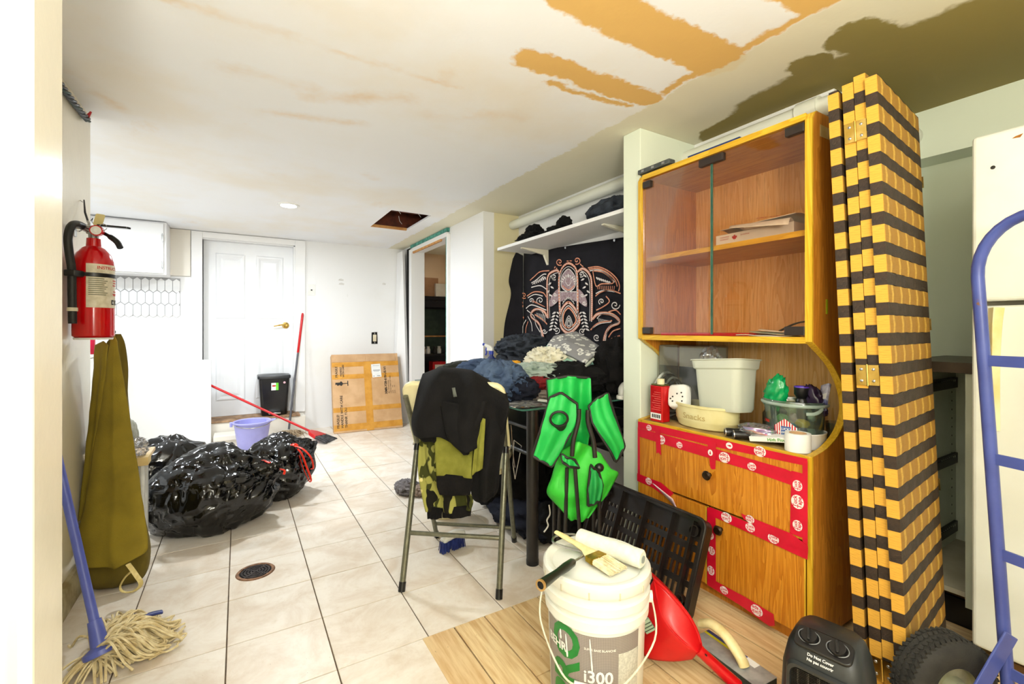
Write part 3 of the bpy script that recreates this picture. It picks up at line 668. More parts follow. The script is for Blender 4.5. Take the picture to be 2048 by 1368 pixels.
# ------------------------------------------------------------------ mop by the doorway
M_BLUEP = pm('blue_mop_plastic', (92, 104, 186), (78, 90, 172), 10, .35, spec=.5)
mp = thing('string_mop', 'string mop with blue handle leaning behind the left doorway', 'mop', (-.38, 1.94, 0))
foot = D(200, 1300, 1.50); top = D(96, 800, 1.68)
foot = Vector((-.380, 1.935, .055)); dirv = (Xp(118, 930, -.53) - foot).normalized()
obj('handle', MB().cyl(foot + dirv * .04, foot + dirv * 1.25, .0135, n=16), M_BLUEP, mp)
obj('socket', MB().tube([foot - dirv * .015, foot + dirv * .0, foot + dirv * .012, foot + dirv * .05, foot + dirv * .09], [.048, .046, .024, .021, .018], 20), M_BLUEP, mp)
strands = MB(); rnd = random.Random(3)
for k in range(300):
    a0 = rnd.uniform(0, 2 * math.pi); st_ = Vector((-.378 + .03 * math.cos(a0), 1.938 + .03 * math.sin(a0), .045))
    if k < 240:
        # combed towards the right: the damp bulk of the head
        ang = rnd.gauss(.62, .48); L = rnd.uniform(.12, .205); d = Vector((math.cos(ang), math.sin(ang), 0)); sid = Vector((-d.y, d.x, 0)); w = rnd.uniform(-.03, .03); h = rnd.uniform(.012, .085)
        pts = [st_, st_ + d * L * .25 + Vector((0, 0, h * .5)), st_ + d * L * .5 + sid * w + Vector((0, 0, h * .7)) , st_ + d * L * .8 + sid * w * 1.5, st_ + d * L + sid * (w + rnd.uniform(-.02, .02))]
        pts[3].z = h * .55; pts[4].z = .006 + h * .25
        if rnd.random() < .5: pts.append(pts[4] - d * .03 + sid * rnd.uniform(-.03, .03)); pts[5].z = .006
    else:
        ang = rnd.uniform(-3.4, .2); L = rnd.uniform(.05, .09); d = Vector((math.cos(ang), math.sin(ang), 0))
        pts = [st_, st_ + d * L * .5 + Vector((0, 0, -.01)), st_ + d * L]; pts[1].z = .035; pts[2].z = .006
    for p in pts: p.z = max(p.z, .005)
    strands.tube(smooth(pts, 4), .0036, 5)
s_ = obj('strands', strands, pm('cotton_yarn', (240, 226, 186), (212, 190, 138), 40, .95, bump=.4, bscale=300), mp); s_['kind'] = 'stuff'
obj('yoke', MB().tube(smooth([(-.305, 2.00, .078), (-.27, 2.025, .080), (-.235, 2.04, .072)], 4), .012, 8, flat=.5), pm('navy_plastic', (40, 52, 120), (32, 42, 100), 10, .4), mp)

# ------------------------------------------------------------------ black bin bags
def film():
    t = NT('black_bin_film'); t.col(t.mix(t.fr(t.noise(5), .4, .7), (8, 8, 9), (15, 14, 14))); t.set(.13, spec=.6)
    w = t.vmath('ADD', t.co, t.scale(t.vmath('SUBTRACT', t.noisecol(2.2), (.5, .5, .5)), .22))
    r1 = t.noise(1.9, .6, vec=t.mapping((.7, 3.6, 3.0), rot=(.2, .3, .3), vec=w)); r2 = t.noise(3.4, .6, vec=t.mapping((3.8, .8, 1.6), rot=(.4, .5, .9), vec=w)); r3 = t.noise(2.6, .6, vec=t.mapping((1.2, .6, 4.0), rot=(.8, .1, .4), vec=w))
    rid = lambda n: t.math('POWER', t.math('MAXIMUM', t.math('SUBTRACT', 1.0, t.math('ABSOLUTE', t.math('MULTIPLY', t.math('SUBTRACT', n, .5), 9.0))), 0.0), 1.5)
    t.bump(t.math('ADD', rid(r1), t.math('ADD', t.math('MULTIPLY', rid(r2), .6), t.math('MULTIPLY', rid(r3), .5))), .42, .012); return t.m
M_FILM = film()
M_TIE = pm('red_draw_tape', (240, 52, 20), (220, 40, 14), 8, .3)
def bag(cx, cy, rx, ry, rz, seed, knot, label, rot=0):
    b = thing('bin_bag', label, 'bag', (cx, cy, 0), (0, 0, R(rot)), 'black bin bags on the tiled floor'); K = Vector(knot)
    def fn(a, bb):
        th = a * 2 * math.pi; ph = (bb - .5) * math.pi
        d = Vector((math.cos(ph) * math.cos(th), math.cos(ph) * math.sin(th), math.sin(ph)))
        q = d * 1.6 + Vector((seed, seed * 2, 0)); k = 1 + .16 * noise.noise(q) + .07 * (.5 - abs(noise.noise(q * 2.6)) * 2)
        kd = (d - K.normalized()); ang = math.atan2(d.cross(K).length, d.dot(K)); u_ = K.normalized().orthogonal().normalized(); w_ = K.normalized().cross(u_)
        az = math.atan2(d.dot(w_), d.dot(u_)); pl_ = max(0, 1 - ang / 1.5)
        k += .055 * math.sin(az * 13 + seed + 3 * noise.noise(q)) * pl_ + .025 * math.sin(az * 29 + 2 * seed) * pl_ + max(0, 1 - ang / .28) * .16 - .05 * max(0, 1 - abs(ang - .42) / .3)
        k += .012 * (.5 - abs(noise.noise(q * 5)) * 2)
        p = Vector((d.x * rx, d.y * ry, d.z * rz)) * k; p.z = max(p.z + rz * .80, .004 + .004 * noise.noise(d * 9)); return p
    obj('bag_body', MB().grid(fn, 120, 60, True), M_FILM, b, local=True, angle=100)
    kp = Vector((K.normalized().x * rx, K.normalized().y * ry, K.normalized().z * rz + rz * .80)) * 1.0
    return b, kp
b1, kp = bag(-.125, 3.02, .31, .24, .235, 1.7, (1, -.25, .42), 'large black bin bag nearest the olive bag, knot on its right')
obj('knot', MB().blob(kp * 1.06, .045, .035, .035, 4, .4, 3, -1, 24, 14), M_FILM, b1, local=True)
for off3 in (((-.06, .02, .05), (-.03, .0, .055), (.0, -.03, .045)), ((.05, -.02, .0), (.075, -.03, -.01), (.07, -.04, -.03))): obj('draw_tape', MB().tube(smooth([kp + Vector(q) for q in off3], 4), .009, 8, flat=.4), M_TIE, b1, local=True)
b2, kp = bag(.215, 3.36, .225, .21, .215, 5.1, (.9, .1, .55), 'smaller black bin bag with long red ties next to the floor tiles')
obj('knot', MB().blob(kp * 1.0, .035, .03, .03, 6, .4, 3, -1, 24, 14), M_FILM, b2, local=True)
obj('draw_tape', MB().tube(smooth([D(588, 893, 2.95), D(602, 905, 2.93), D(612, 930, 2.93), D(622, 958, 2.93), D(618, 962, 2.93), D(606, 935, 2.92), D(598, 910, 2.92)], 6), .0085, 8, flat=.35), M_TIE, b2)
obj('draw_tape', MB().tube(smooth([D(590, 892, 2.93), D(606, 898, 2.91), D(622, 915, 2.90), D(627, 935, 2.90), D(622, 938, 2.90)], 6), .0085, 8, flat=.35), M_TIE, b2)
obj('tie_knot', MB().blob(D(588, 892, 2.94), .022, .018, .014, 2, .5, 3, -1, 14, 8), M_TIE, b2)
sb = MB().blob((-.38, 3.50, .19), .25, .19, .22, 8, .18, 2, -.86, 60, 34)
single('bin_bag', sb, M_FILM, 'black bin bag lying behind the large knotted one', 'bag', 'black bin bags on the tiled floor', angle=100)

# ------------------------------------------------------------------ floor drain
dc = Vector((.065, 2.332, 0))
fd = thing('floor_drain', 'round metal floor drain grate set in the tiles', 'drain', tuple(dc))
M_DRAIN = pm('tarnished_metal', (74, 66, 62), (44, 38, 36), 40, .4, .8)
obj('rim', MB().lathe([(.062, .0), (.064, .004), (.074, .004), (.078, .0005)], 40), pm('rusty_rim', (150, 110, 78), (104, 74, 52), 40, .6, .4), fd, local=True)
obj('well', MB().lathe([(0, .0008), (.064, .0008)], 32), M_BLACKHOLE, fd, local=True)
for k, rr in enumerate((.014, .026, .038, .050)):
    obj('grate_ring', MB().lathe([(rr, .001), (rr, .004), (rr + .0075, .004), (rr + .0075, .001)], 32), M_DRAIN, fd, local=True)
obj('grate_hub', MB().cyl((0, 0, .001), (0, 0, .0045), .009, n=16), M_DRAIN, fd, local=True)
for k in range(4):
    a = R(45 + 90 * k); obj('grate_spoke', MB().box(.008, .064, -.004, .004, .001, .0038, Matrix.Rotation(a, 4, 'Z')), M_DRAIN, fd, local=True, smooth_=False)

# ------------------------------------------------------------------ lavender bucket, brooms, pedal bin, box at the back wall
M_LAV = pm('lavender_plastic', (164, 164, 226), (150, 150, 214), 6, .4)
bk = thing('mop_bucket', 'lavender plastic mop bucket behind the bin bags', 'bucket', (.105, 4.66, 0))
obj('bucket_body', MB().lathe([(0, .004), (.105, .0), (.108, .006), (.142, .255), (.155, .258), (.157, .270), (.150, .274), (.138, .268), (.104, .016), (0, .014)], 40), M_LAV, bk, local=True)
obj('pour_spout', MB().loft([[(.11, -.06, .262), (.11, .06, .262)], [(.16, -.045, .268), (.17, 0, .266), (.16, .045, .268)], [(.18, -.02, .274), (.19, 0, .272), (.18, .02, .274)]], 10), M_LAV, bk, local=True, solid=.005)
obj('handle', MB().tube(smooth([(-.155, 0, .262), (-.10, -.12, .245), (0, -.158, .235), (.10, -.12, .245), (.15, -.04, .262)], 6), .004, 8), M_STEEL, bk, local=True)
obj('handle_lug', MB().box(-.172, -.15, -.02, .02, .235, .275), M_LAV, bk, local=True, bevel=.004)
br = thing('push_broom', 'red-handled broom lying slanted past the lavender bucket', 'broom', (.68, 4.72, 0))
e0 = Vector((.655, 4.80, .06)); e1 = Vector((-.30, 5.17, .57)) ; e1 = e0 + (Yp(424, 772, 5.185) - e0) * 1.04
obj('handle', MB().cyl(e0, e1, .011, n=12), M_RED, br)
obj('broom_block', MB().prism([(-.10, -.02), (.10, -.03), (.07, .06), (.02, .10), (-.02, .10), (-.07, .06)], -.016, .016, frame((.665, 4.76, .055), (.55, .75, -.10), (-.75, .35, .35))), M_RED, br, bevel=.005)
mb = MB(); Mf = frame((.665, 4.76, .055), (.55, .75, -.10), (-.75, .35, .35)); rnd = random.Random(5)
for k in range(150):
    x = rnd.uniform(-.098, .098); z = rnd.uniform(-.014, .014); e = Mf @ Vector((x * 1.15, -.15 + rnd.uniform(0, .02), z * 1.4)); e.z = max(e.z, .003)
    mb.tube([Mf @ Vector((x, -.02, z)), e], [.003, .002], 4)
q = obj('bristles', mb, pm('dark_bristle', (40, 38, 38), (90, 88, 88), 30, .8), br); q['kind'] = 'stuff'
sm = thing('string_mop', 'upright mop with red and grey handle leaning on the wall beside the pedal bin', 'mop', (.42, 5.13, 0))
m0 = Vector((.435, 5.15, .03)); m1 = Vector((.592, 5.365, 1.262)); dm = m1 - m0
obj('grey_handle', MB().cyl(m0 + dm * .03, m0 + dm * .66, .0105, n=12), pm('grey_tube', (92, 92, 98), (76, 76, 82), 12, .35), sm)
obj('red_grip', MB().tube([m0 + dm * .655, m0 + dm * .66, m0 + dm * .985, m1], [.008, .0125, .0125, .008], 12), M_RED, sm)
obj('clamp', MB().box(.37, .50, 5.12, 5.15, .035, .05), M_RED, sm, bevel=.004)
mb = MB()
for k in range(120):
    a = rnd.uniform(0, 6.28); d = Vector((math.cos(a) * 1.25, math.sin(a) * .7, 0)); L = rnd.uniform(.07, .125); s0 = Vector((.43 + rnd.uniform(-.05, .05), 5.12, .045))
    pts = [s0, s0 + d * L * .5, s0 + d * L]; pts[1].z = .04 + rnd.uniform(0, .02); pts[2].z = .006; 
    for p_ in pts: p_.y = min(p_.y, 5.185)
    mb.tube(smooth(pts, 3), .004, 4)
q = obj('strands', mb, pm('dirty_yarn', (190, 170, 140), (130, 108, 80), 40, .95), sm); q['kind'] = 'stuff'
tb = thing('pedal_bin', 'black pedal bin standing on the step before the back door', 'bin', (.315, 5.335, .205))
rs = []
for z, w, d in ((0, .112, .082), (.01, .118, .088), (.37, .140, .108), (.375, .14, .108)):
    rs.append([Vector((x, y, z)) for x, y in rrect(-w, w, -d, d, .03)])
obj('bin_body', MB().rings(rs), M_BLACKP, tb, local=True)
rs = []
for z, w, d in ((.377, .15, .115), (.40, .152, .117), (.41, .148, .112), (.418, .10, .08), (.42, .06, .05)):
    rs.append([Vector((x, y, z)) for x, y in rrect(-w, w, -d, d, .03)])
obj('lid', MB().rings(rs), pm('charcoal_plastic', (40, 42, 46), (30, 32, 36), 8, .35), tb, local=True)
obj('pedal', MB().box(-.055, .055, -.125, -.09, .018, .034), M_STEEL, tb, local=True, bevel=.004)
q = obj('sticker', MB().box(-.03, .035, -.1065, -.1045, .26, .335), M_PAPER, tb, local=True, smooth_=False)
obj('sticker_band', MB().box(.012, .0355, -.1070, -.1047, .26, .335), pm('lime_print', (120, 220, 60), (100, 206, 44), 10, .5), q, local=True, smooth_=False)
obj('sticker_logo', MB().prism([(.019 * math.cos(a * .4) - .006, .008 * math.sin(a * .4) + .305) for a in range(16)], .1068, .1073, Matrix(((1, 0, 0, 0), (0, 0, -1, 0), (0, 1, 0, 0), (0, 0, 0, 1)))), M_RED, q, local=True, smooth_=False)
obj('round_sticker', MB().cyl((.09, -.1085, .335), (.09, -.1095, .335), .011, n=16), pm('pink_paper', (236, 190, 196), (226, 176, 184), 10, .6), tb, local=True)

# big flat carton
M_CARD = pm('corrugated_cardboard', (214, 174, 130), (198, 156, 110), 7, .8, bump=.05)
M_PACK = pm('brown_packing_tape', (218, 158, 66), (202, 140, 48), 14, .3)
o_ = Vector((.848, 4.985, .004)); xr = Vector((.72, -.035, 0)).normalized(); lean = R(17)
upv = (Vector((xr.y, -xr.x, 0)) * -1); upv = Vector((-xr.y, xr.x, 0)); yv = upv * math.sin(lean) + Vector((0, 0, 1)) * math.cos(lean)
Mx = frame(o_, xr, yv); Wd, Hd = .715, .845
cx = thing('flat_carton', 'large taped cardboard carton leaning on the back wall in the corner', 'box', tuple(o_))
obj('carton_body', MB().box(0, Wd, 0, Hd, -.105, 0, Mx), M_CARD, cx, smooth_=False, bevel=.003)
obj('top_flap', MB().box(.004, Wd * .49, Hd - .085, Hd - .002, .0005, .004, Mx).box(Wd * .495, Wd - .03, Hd - .085, Hd - .002, .0005, .004, Mx), pm('faded_cardboard', (206, 166, 124), (190, 150, 108), 9, .8), cx, smooth_=False)
for a, b, c_, d in ((0, Wd, .705, .755), (0, Wd, .57, .62), (0, Wd, .215, .265), (0, Wd, .02, .085), (.33, .375, 0, .76), (.375, .405, 0, .76)):
    obj('tape', MB().box(a, b, c_, d, .0002, .0012 + .0006 * (a > 0), Mx), M_PACK, cx, smooth_=False)
lbp = obj('shipping_label', MB().box(.415, .515, .575, .725, .0022, .003, Mx @ Matrix.Translation((.465, .65, 0)) @ Matrix.Rotation(R(3), 4, 'Z') @ Matrix.Translation((-.465, -.65, 0))), M_PAPER, cx, smooth_=False)
mb = MB()
for a, b, c_, d in ((.43, .50, .705, .708), (.43, .505, .65, .657), (.435, .495, .64, .643), (.43, .44, .583, .592), (.47, .505, .588, .594)): mb.box(a, b, c_, d, .0032, .0034, Mx)
obj('label_print', mb, pm('grey_print', (120, 130, 140), (104, 112, 122), 20, .6), lbp, smooth_=False)['kind'] = 'stuff'
mb = MB()
def side(s, size, x, y, bold=.0004): text(mb, s, size, Mx @ Matrix.Translation((x, y, .0018)) @ Matrix.Rotation(R(90), 4, 'Z'), bold, 'LEFT')
side('FRAGILE', .033, .045, .59); side('HANDLE', .026, .09, .60); side('WITH CARE', .026, .115, .59)
side('FRAGILE!', .036, .045, .05); side('HANDLE WITH CARE', .036, .085, .05); side('THANK YOU', .036, .125, .05)
side('XMR-Y28-618-US-V1', .036, .56, .38, .001)
for i, s in enumerate(('SKU: Y28 618 COFFEE', 'CARTON TABLE TOP / BASE', 'G.W:       KG', 'N.W:       KG')): side(s, .016, .59 + i * .022, .385, 0)
# broken wine glass symbol lying on its side
mb.prism([(.03, .535), (.075, .535)] + [(.075 + .03 * math.sin(R(a)), .5225 + .0275 * math.cos(R(a))) for a in range(0, 181, 20)][1:-1] + [(.075, .51), (.05, .50), (.045, .515), (.03, .51)], .0018, .0024, Mx)
mb.box(.10, .155, .519, .526, .0018, .0024, Mx).box(.152, .16, .495, .55, .0018, .0024, Mx)
obj('printed_lettering', mb, M_INK, cx, smooth_=False)

# side room contents
bc = thing('display_cabinet', 'black cabinet with glass door seen through the doorway', 'cabinet', (2.35, 6.0, 0))
def inroom(u, v, Y): return Yp(u, v, Y)
a_ = Yp(846, 592, 5.9); b_ = Yp(900, 800, 5.9)
cz = a_.z
obj('body', MB().box(a_.x - .15, a_.x - .12, 5.9, 6.3, 0, cz).box(a_.x + .75, a_.x + .78, 5.9, 6.3, 0, cz).box(a_.x - .15, a_.x + .78, 5.88, 6.32, cz - .05, cz).box(a_.x - .12, a_.x + .75, 6.28, 6.3, 0, cz).box(a_.x - .12, a_.x + .75, 5.92, 6.28, .72, .75).box(a_.x - .12, a_.x + .75, 5.92, 6.28, .40, .43).box(a_.x - .15, a_.x + .78, 5.895, 5.92, cz - .15, cz - .05), pm('black_brown_laminate', (26, 18, 14), (18, 12, 10), 10, .3), bc, smooth_=False, bevel=.003)
obj('inner_back', MB().box(a_.x - .12, a_.x + .75, 6.25, 6.275, .78, cz - .16), pm('dark_green_glass', (60, 74, 50), (44, 56, 36), 6, .2), bc, smooth_=False)
obj('rail', MB().box(a_.x - .12, a_.x + .75, 6.2, 6.22, .98, 1.0), M_RAWWOOD, bc, smooth_=False)
single('storage_box', MB().box(a_.x - .02, a_.x + .24, 5.95, 6.25, cz + .001, cz + .26), pm('brown_carton', (186, 146, 112), (170, 128, 94), 8, .8), 'brown cardboard box on the black cabinet in the side room', 'box', smooth_=False, bevel=.003)
single('storage_box', MB().box(a_.x + .18, a_.x + .52, 5.70 + .19, 5.94, cz + .001, cz + .18), M_WHITEP, 'white box on the black cabinet in the side room', 'box', smooth_=False, bevel=.005)
for k in range(4): single('glass_jar', MB().lathe([(0, 0), (.03, 0), (.032, .01), (.032, .06), (.02, .075), (.022, .08), (.022, .10), (0, .10)], 14, Matrix.Translation((a_.x + .05 + k * .08, 6.0 + .05 * (k % 2), .751))), [M_STEEL, M_WHITEP, M_INK, M_WHITEP][k], ['steel-lidded jar, leftmost in the side room cabinet', 'white jar second from left in the side room cabinet', 'dark jar third from left in the side room cabinet', 'white jar, rightmost in the side room cabinet'][k], 'jar', 'jars in the side room cabinet')
q = thing('red_carton', 'red and white carton inside the black cabinet of the side room', 'box', (a_.x + .25, 6.02, .431))
obj('carton_body', MB().box(a_.x + .16, a_.x + .36, 5.95, 6.1, .431, .64), M_RED, q, smooth_=False)
obj('carton_label', MB().box(a_.x + .19, a_.x + .36, 5.945, 5.9495, .45, .60), M_PAPER, q, smooth_=False)
# ------------------------------------------------------------------ shelf in the niche
sh = thing('wall_shelf', 'long white shelf on brackets above the black tapestry', 'shelf', (1.88, 2.4, 1.69))
obj('shelf_board', MB().box(1.72, 2.045, 1.67, 3.085, 1.695, 1.717), M_TRIM, sh, smooth_=False, bevel=.002)
for y in (2.86, 1.98):
    q = obj('bracket', MB().prism([(2.045, 1.694), (1.80, 1.694), (1.80, 1.686), (2.0, 1.655), (2.035, 1.58), (2.045, 1.58)], y - .012, y + .012, Matrix(((1, 0, 0, 0), (0, 0, 1, 0), (0, 1, 0, 0), (0, 0, 0, 1)))), M_JAMB, sh, smooth_=False, bevel=.002)
M_BLACKC = pm('black_cotton', (10, 10, 11), (18, 17, 18), 14, .92, bump=.35, bscale=120, spec=.25)
M_NAVY = pm('navy_knit', (30, 34, 48), (22, 24, 36), 14, .92, bump=.35, bscale=140, spec=.25)
M_CHAR = pm('charcoal_denim', (56, 62, 72), (38, 42, 50), 18, .9, bump=.3, bscale=160, spec=.25)
M_BLUEJ = pm('washed_blue_denim', (96, 116, 144), (60, 76, 104), 9, .9, bump=.3, bscale=160, spec=.25)
def peak(pts, t0=0): return pts
single('black_garment', MB().blob((1.84, 2.74, 1.745), .10, .17, .034, 12, .35, 2.4, -.8, 40, 20).blob((1.86, 2.78, 1.785), .06, .07, .06, 14, .45, 2.2, -1, 30, 16), M_BLACKC, 'black garment bunched at the far end of the white shelf', 'clothes')
single('black_garment', MB().blob((1.85, 2.44, 1.745), .08, .11, .034, 22, .4, 2.4, -.8, 36, 18).blob((1.86, 2.42, 1.78), .04, .06, .055, 25, .4, 2.4, -1, 26, 14), M_BLACKC, 'small peaked black garment in the middle of the white shelf', 'clothes')
single('blue_bag', MB().blob((1.92, 1.98, 1.75), .09, .22, .055, 31, .35, 2, -.6, 40, 20), pm('pale_blue_cloth', (150, 174, 206), (120, 146, 184), 12, .85), 'pale blue cloth lying under black trousers on the white shelf', 'clothes')
single('dark_trousers', MB().blob((1.82, 1.93, 1.765), .07, .17, .06, 33, .4, 2.2, -.78, 40, 20), M_CHAR, 'folded black trousers at the near end of the white shelf', 'clothes')

# ------------------------------------------------------------------ tapestry
tp = thing('tapestry', 'black wall tapestry printed with a copper hand motif behind the table', 'tapestry', (2.04, 2.5, .4))
M_TAP = pm('black_tapestry_cloth', (34, 33, 40), (26, 25, 30), 5, .85, bump=.15, bscale=200, spec=.2)
def tz(y): return 1.655 + (y - 2.09) * .062
def tfold(a, b, p): return Vector((-.006 - .006 * math.sin(a * 17 + b * 2) * b - .004 * noise.noise(p * 5), 0, 0))
obj('cloth', MB().loft([[(2.044, y, tz(y)) for y in (3.2, 2.8, 2.4, 2.0, 1.67)], [(2.044, y, .95) for y in (3.2, 2.8, 2.4, 2.0, 1.67)], [(2.044, y, .3) for y in (3.2, 2.8, 2.4, 2.0, 1.67)]], 60, per=12, fold=tfold), M_TAP, tp, angle=80, solid=.002)
obj('hanging_corner', MB().loft([[(2.03, 3.20, 1.70), (2.0, 3.26, 1.735), (1.985, 3.29, 1.68)], [(2.03, 3.20, 1.5), (1.97, 3.25, 1.5), (1.945, 3.288, 1.5)], [(2.03, 3.20, 1.38), (1.99, 3.25, 1.38), (1.965, 3.288, 1.37)], [(2.03, 3.20, 1.1), (1.94, 3.25, 1.1), (1.90, 3.288, 1.1)], [(2.03, 3.20, .7), (1.93, 3.25, .7), (1.88, 3.288, .7)]], 12), M_TAP, tp, angle=80, solid=.002)
for y in (2.62, 2.12): obj('pin', MB().cyl((2.03, y, tz(y) - .012), (2.022, y, tz(y) - .014), .008, n=10), M_STEEL, tp)
TZ = 5.7
def tq(x, y): return Xp(1010 + x / TZ, 480 + y / TZ, 2.0255)
copper = MB(); pale = MB(); fill = MB(); dk = MB()
def line(mb, pts, w=.010, sm=5, closed=False, dx=0):
    ribbon(mb, smooth([tq(*p) for p in pts], sm, closed), w, (dx, 0, 0), closed, (-1, 0, 0))
def off(pts, cx, cy, k): return [(cx + (x - cx) * k, cy + (y - cy) * k) for x, y in pts]
def dots(mb, pts, r=.005, n=30, dx=-.0006):
    l = resample(smooth([tq(*p) for p in pts], 6), n)
    for q in l: mb.add([q + Vector((dx, r * math.cos(a), r * math.sin(a))) for a in (0, 1.05, 2.09, 3.14, 4.19, 5.24)], [(5, 4, 3, 2, 1, 0)])
def spiral(mb, x, y, r, turns=1.6, a0=0, w=.007, sgn=1):
    line(mb, [(x + r * (1 - k / 18) * math.cos(a0 + sgn * k / 18 * turns * 6.28), y + r * (1 - k / 18) * math.sin(a0 + sgn * k / 18 * turns * 6.28)) for k in range(18)], w, 2)
def leaf(mb, x, y, a, L, w=.008):
    dx_, dy_ = math.cos(R(a)), math.sin(R(a)); p = [(x, y), (x + dx_ * L * .4 - dy_ * L * .22, y + dy_ * L * .4 + dx_ * L * .22), (x + dx_ * L, y + dy_ * L), (x + dx_ * L * .4 + dy_ * L * .22, y + dy_ * L * .4 - dx_ * L * .22)]
    q = smooth([tq(*k) for k in p], 3, True); c_ = tq(x + dx_ * L * .5, y + dy_ * L * .5); n = len(q); mb.add(q + [c_], [(i, (i + 1) % n, n) for i in range(n)])
def poly(mb, pts, dx=.0008):
    q = smooth([tq(*p) for p in pts], 4, True); c_ = sum(q, Vector()) / len(q); n = len(q); mb.add([p + Vector((dx, 0, 0)) for p in q] + [c_ + Vector((dx, 0, 0))], [(i, (i + 1) % n, n) for i in range(n)])
cen = [(628, 960), (614, 560), (617, 420), (645, 330), (685, 282), (722, 266), (765, 280), (808, 330), (825, 420), (828, 560), (832, 960)]
line(copper, cen, .016); line(pale, off(cen, 722, 650, .90), .005); dots(pale, cen, .005, 46)
LF = [(490, 890), (482, 700), (480, 480), (496, 400), (540, 362), (598, 348), (622, 400)]
RF = [(986, 925), (990, 700), (986, 480), (968, 400), (930, 348), (880, 326), (832, 360)]
for F, s in ((LF, 1), (RF, -1)):
    line(copper, F, .018); dots(pale, F, .005, 36); line(pale, [(x + 22 * s, y + (22 if y < 500 else 0)) for x, y in F[:-1]], .005)
poly(fill, [(640, 470), (660, 400), (720, 330), (785, 400), (805, 470), (795, 540), (720, 588), (648, 540)])
poly(fill, [(632, 600), (722, 590), (815, 600), (815, 700), (722, 660), (632, 700)])
for sx, x0 in ((1, 612), (-1, 828)): poly(fill, [(x0 - 5 * sx, 560), (x0 - 90 * sx, 650), (x0 - 100 * sx, 760), (x0 - 5 * sx, 690)])
for a in range(0, 180, 18): leaf(pale, 722 + 60 * math.cos(R(a)), 500 - 70 * math.sin(R(a)), -a, 40)
line(pale, [(640, 470), (655, 400), (722, 330), (790, 400), (805, 470), (790, 545), (722, 588), (650, 545)], .006, 5, True)
line(pale, [(690, 470), (722, 390), (755, 470), (722, 520)], .005, 4, True); line(copper, [(655, 520), (722, 570), (790, 520)], .008); line(pale, [(625, 590), (820, 590)], .006)
for k in range(7): leaf(pale, 665 + k * 19, 720 - 45 * math.sin(k / 6 * 3.14), -90, 28)
line(pale, [(655, 730), (690, 680), (722, 655), (755, 680), (790, 730)], .006)
T1 = [(722, 712), (665, 760), (632, 840), (628, 930), (650, 1010), (722, 1060), (800, 1010), (850, 930), (828, 840), (780, 760)]
line(copper, T1, .020, 5, True); dots(pale, T1 + [T1[0]], .006, 44); line(pale, off(T1, 730, 900, .8), .007, 5, True); line(copper, off(T1, 730, 900, .66), .012, 5, True)
for s in (.45, .3, .15): line(pale, [(728, 940 - 170 * s), (728 - 90 * s, 960), (728, 960 + 120 * s), (728 + 90 * s, 960)], .006, 5, True)
LT = [(480, 880), (445, 815), (355, 790), (302, 828), (304, 878), (380, 945), (425, 1060), (448, 1200)]
RT = [(1000, 900), (1060, 842), (1180, 838), (1268, 880), (1300, 940), (1205, 985), (1142, 1080), (1112, 1260)]
for F in (LT, RT):
    line(copper, F, .020); dots(pale, F, .005, 40); line(pale, off(F, F[3][0], F[3][1], .82), .006)
line(copper, [(480, 960), (420, 900), (340, 850)], .010); line(copper, [(975, 1025), (1060, 950), (1220, 920)], .010); line(pale, [(990, 1010), (1080, 955), (1210, 935)], .006)
for (x0, y0, a0) in ((300, 460, 0), (1290, 560, 180)):
    pass
for q in ([(285, 460), (330, 420), (400, 362), (505, 350)], [(300, 490), (350, 460), (430, 395), (470, 390)], [(300, 540), (400, 520), (470, 560)], [(250, 640), (330, 592), (430, 600), (470, 650)], [(240, 780), (300, 740), (400, 770), (470, 800)], [(200, 1060), (205, 980), (240, 910)], [(235, 1060), (240, 1000), (262, 930)]): line(copper if q[0][0] % 20 else pale, q, .008)
for q in ([(945, 318), (1060, 305), (1180, 355), (1272, 440), (1305, 520), (1295, 585)], [(955, 335), (1060, 325), (1165, 372), (1250, 450), (1280, 530)], [(1000, 350), (1130, 375), (1238, 485), (1100, 500), (1035, 520), (1000, 350)], [(1030, 640), (1100, 590), (1200, 572), (1318, 610)], [(1040, 800), (1120, 760), (1190, 700), (1150, 640)], [(1180, 820), (1260, 800), (1318, 850)], [(1150, 1200), (1210, 1130), (1310, 1090)], [(1170, 1230), (1230, 1160), (1315, 1120)], [(1180, 1110), (1230, 1040), (1315, 1010)]): line(copper, q, .008)
for q in ([(965, 352), (1065, 342), (1160, 390), (1250, 480)], [(1035, 610), (1120, 575), (1250, 590)], [(310, 505), (370, 470), (440, 415)], [(260, 660), (340, 620), (430, 640)], [(250, 800), (330, 870), (350, 960), (400, 1050)], [(260, 870), (300, 950), (310, 1040)]): line(pale, q, .007)
for k in range(7): leaf(pale, 1040 + k * 24, 420 + k * 8, 60, 42); leaf(pale, 330 + k * 20, 470 - k * 9, 70, 40)
for k in range(6): leaf(pale, 500 + k * 9, 620 - k * 45, 140 if k % 2 else 30, 46); leaf(pale, 940 - k * 9, 620 - k * 45, 40 if k % 2 else 150, 46)
for k in range(6): leaf(pale, 580 - k * 8, 820 + k * 38, 150, 50); leaf(pale, 880 + k * 8, 820 + k * 38, 30, 50); leaf(pale, 590 - k * 8, 820 + k * 38, 40, 40); leaf(pale, 875 + k * 8, 820 + k * 38, 140, 40)
for x, y, r_, a0, sg in ((622, 250, 42, 1, 1), (820, 235, 44, 2, -1), (215, 630, 38, 1, 1), (170, 830, 42, 2, 1)):
    spiral(copper, x, y, r_, 1.5, a0, .008, sg)
for x, y, a in ((575, 300, 120), (590, 315, 100), (855, 270, 50), (870, 290, 30), (700, 240, 0), (735, 238, 0), (190, 700, 60), (205, 740, 100), (210, 870, 90), (190, 880, 110)): leaf(copper, x, y, a, 30)
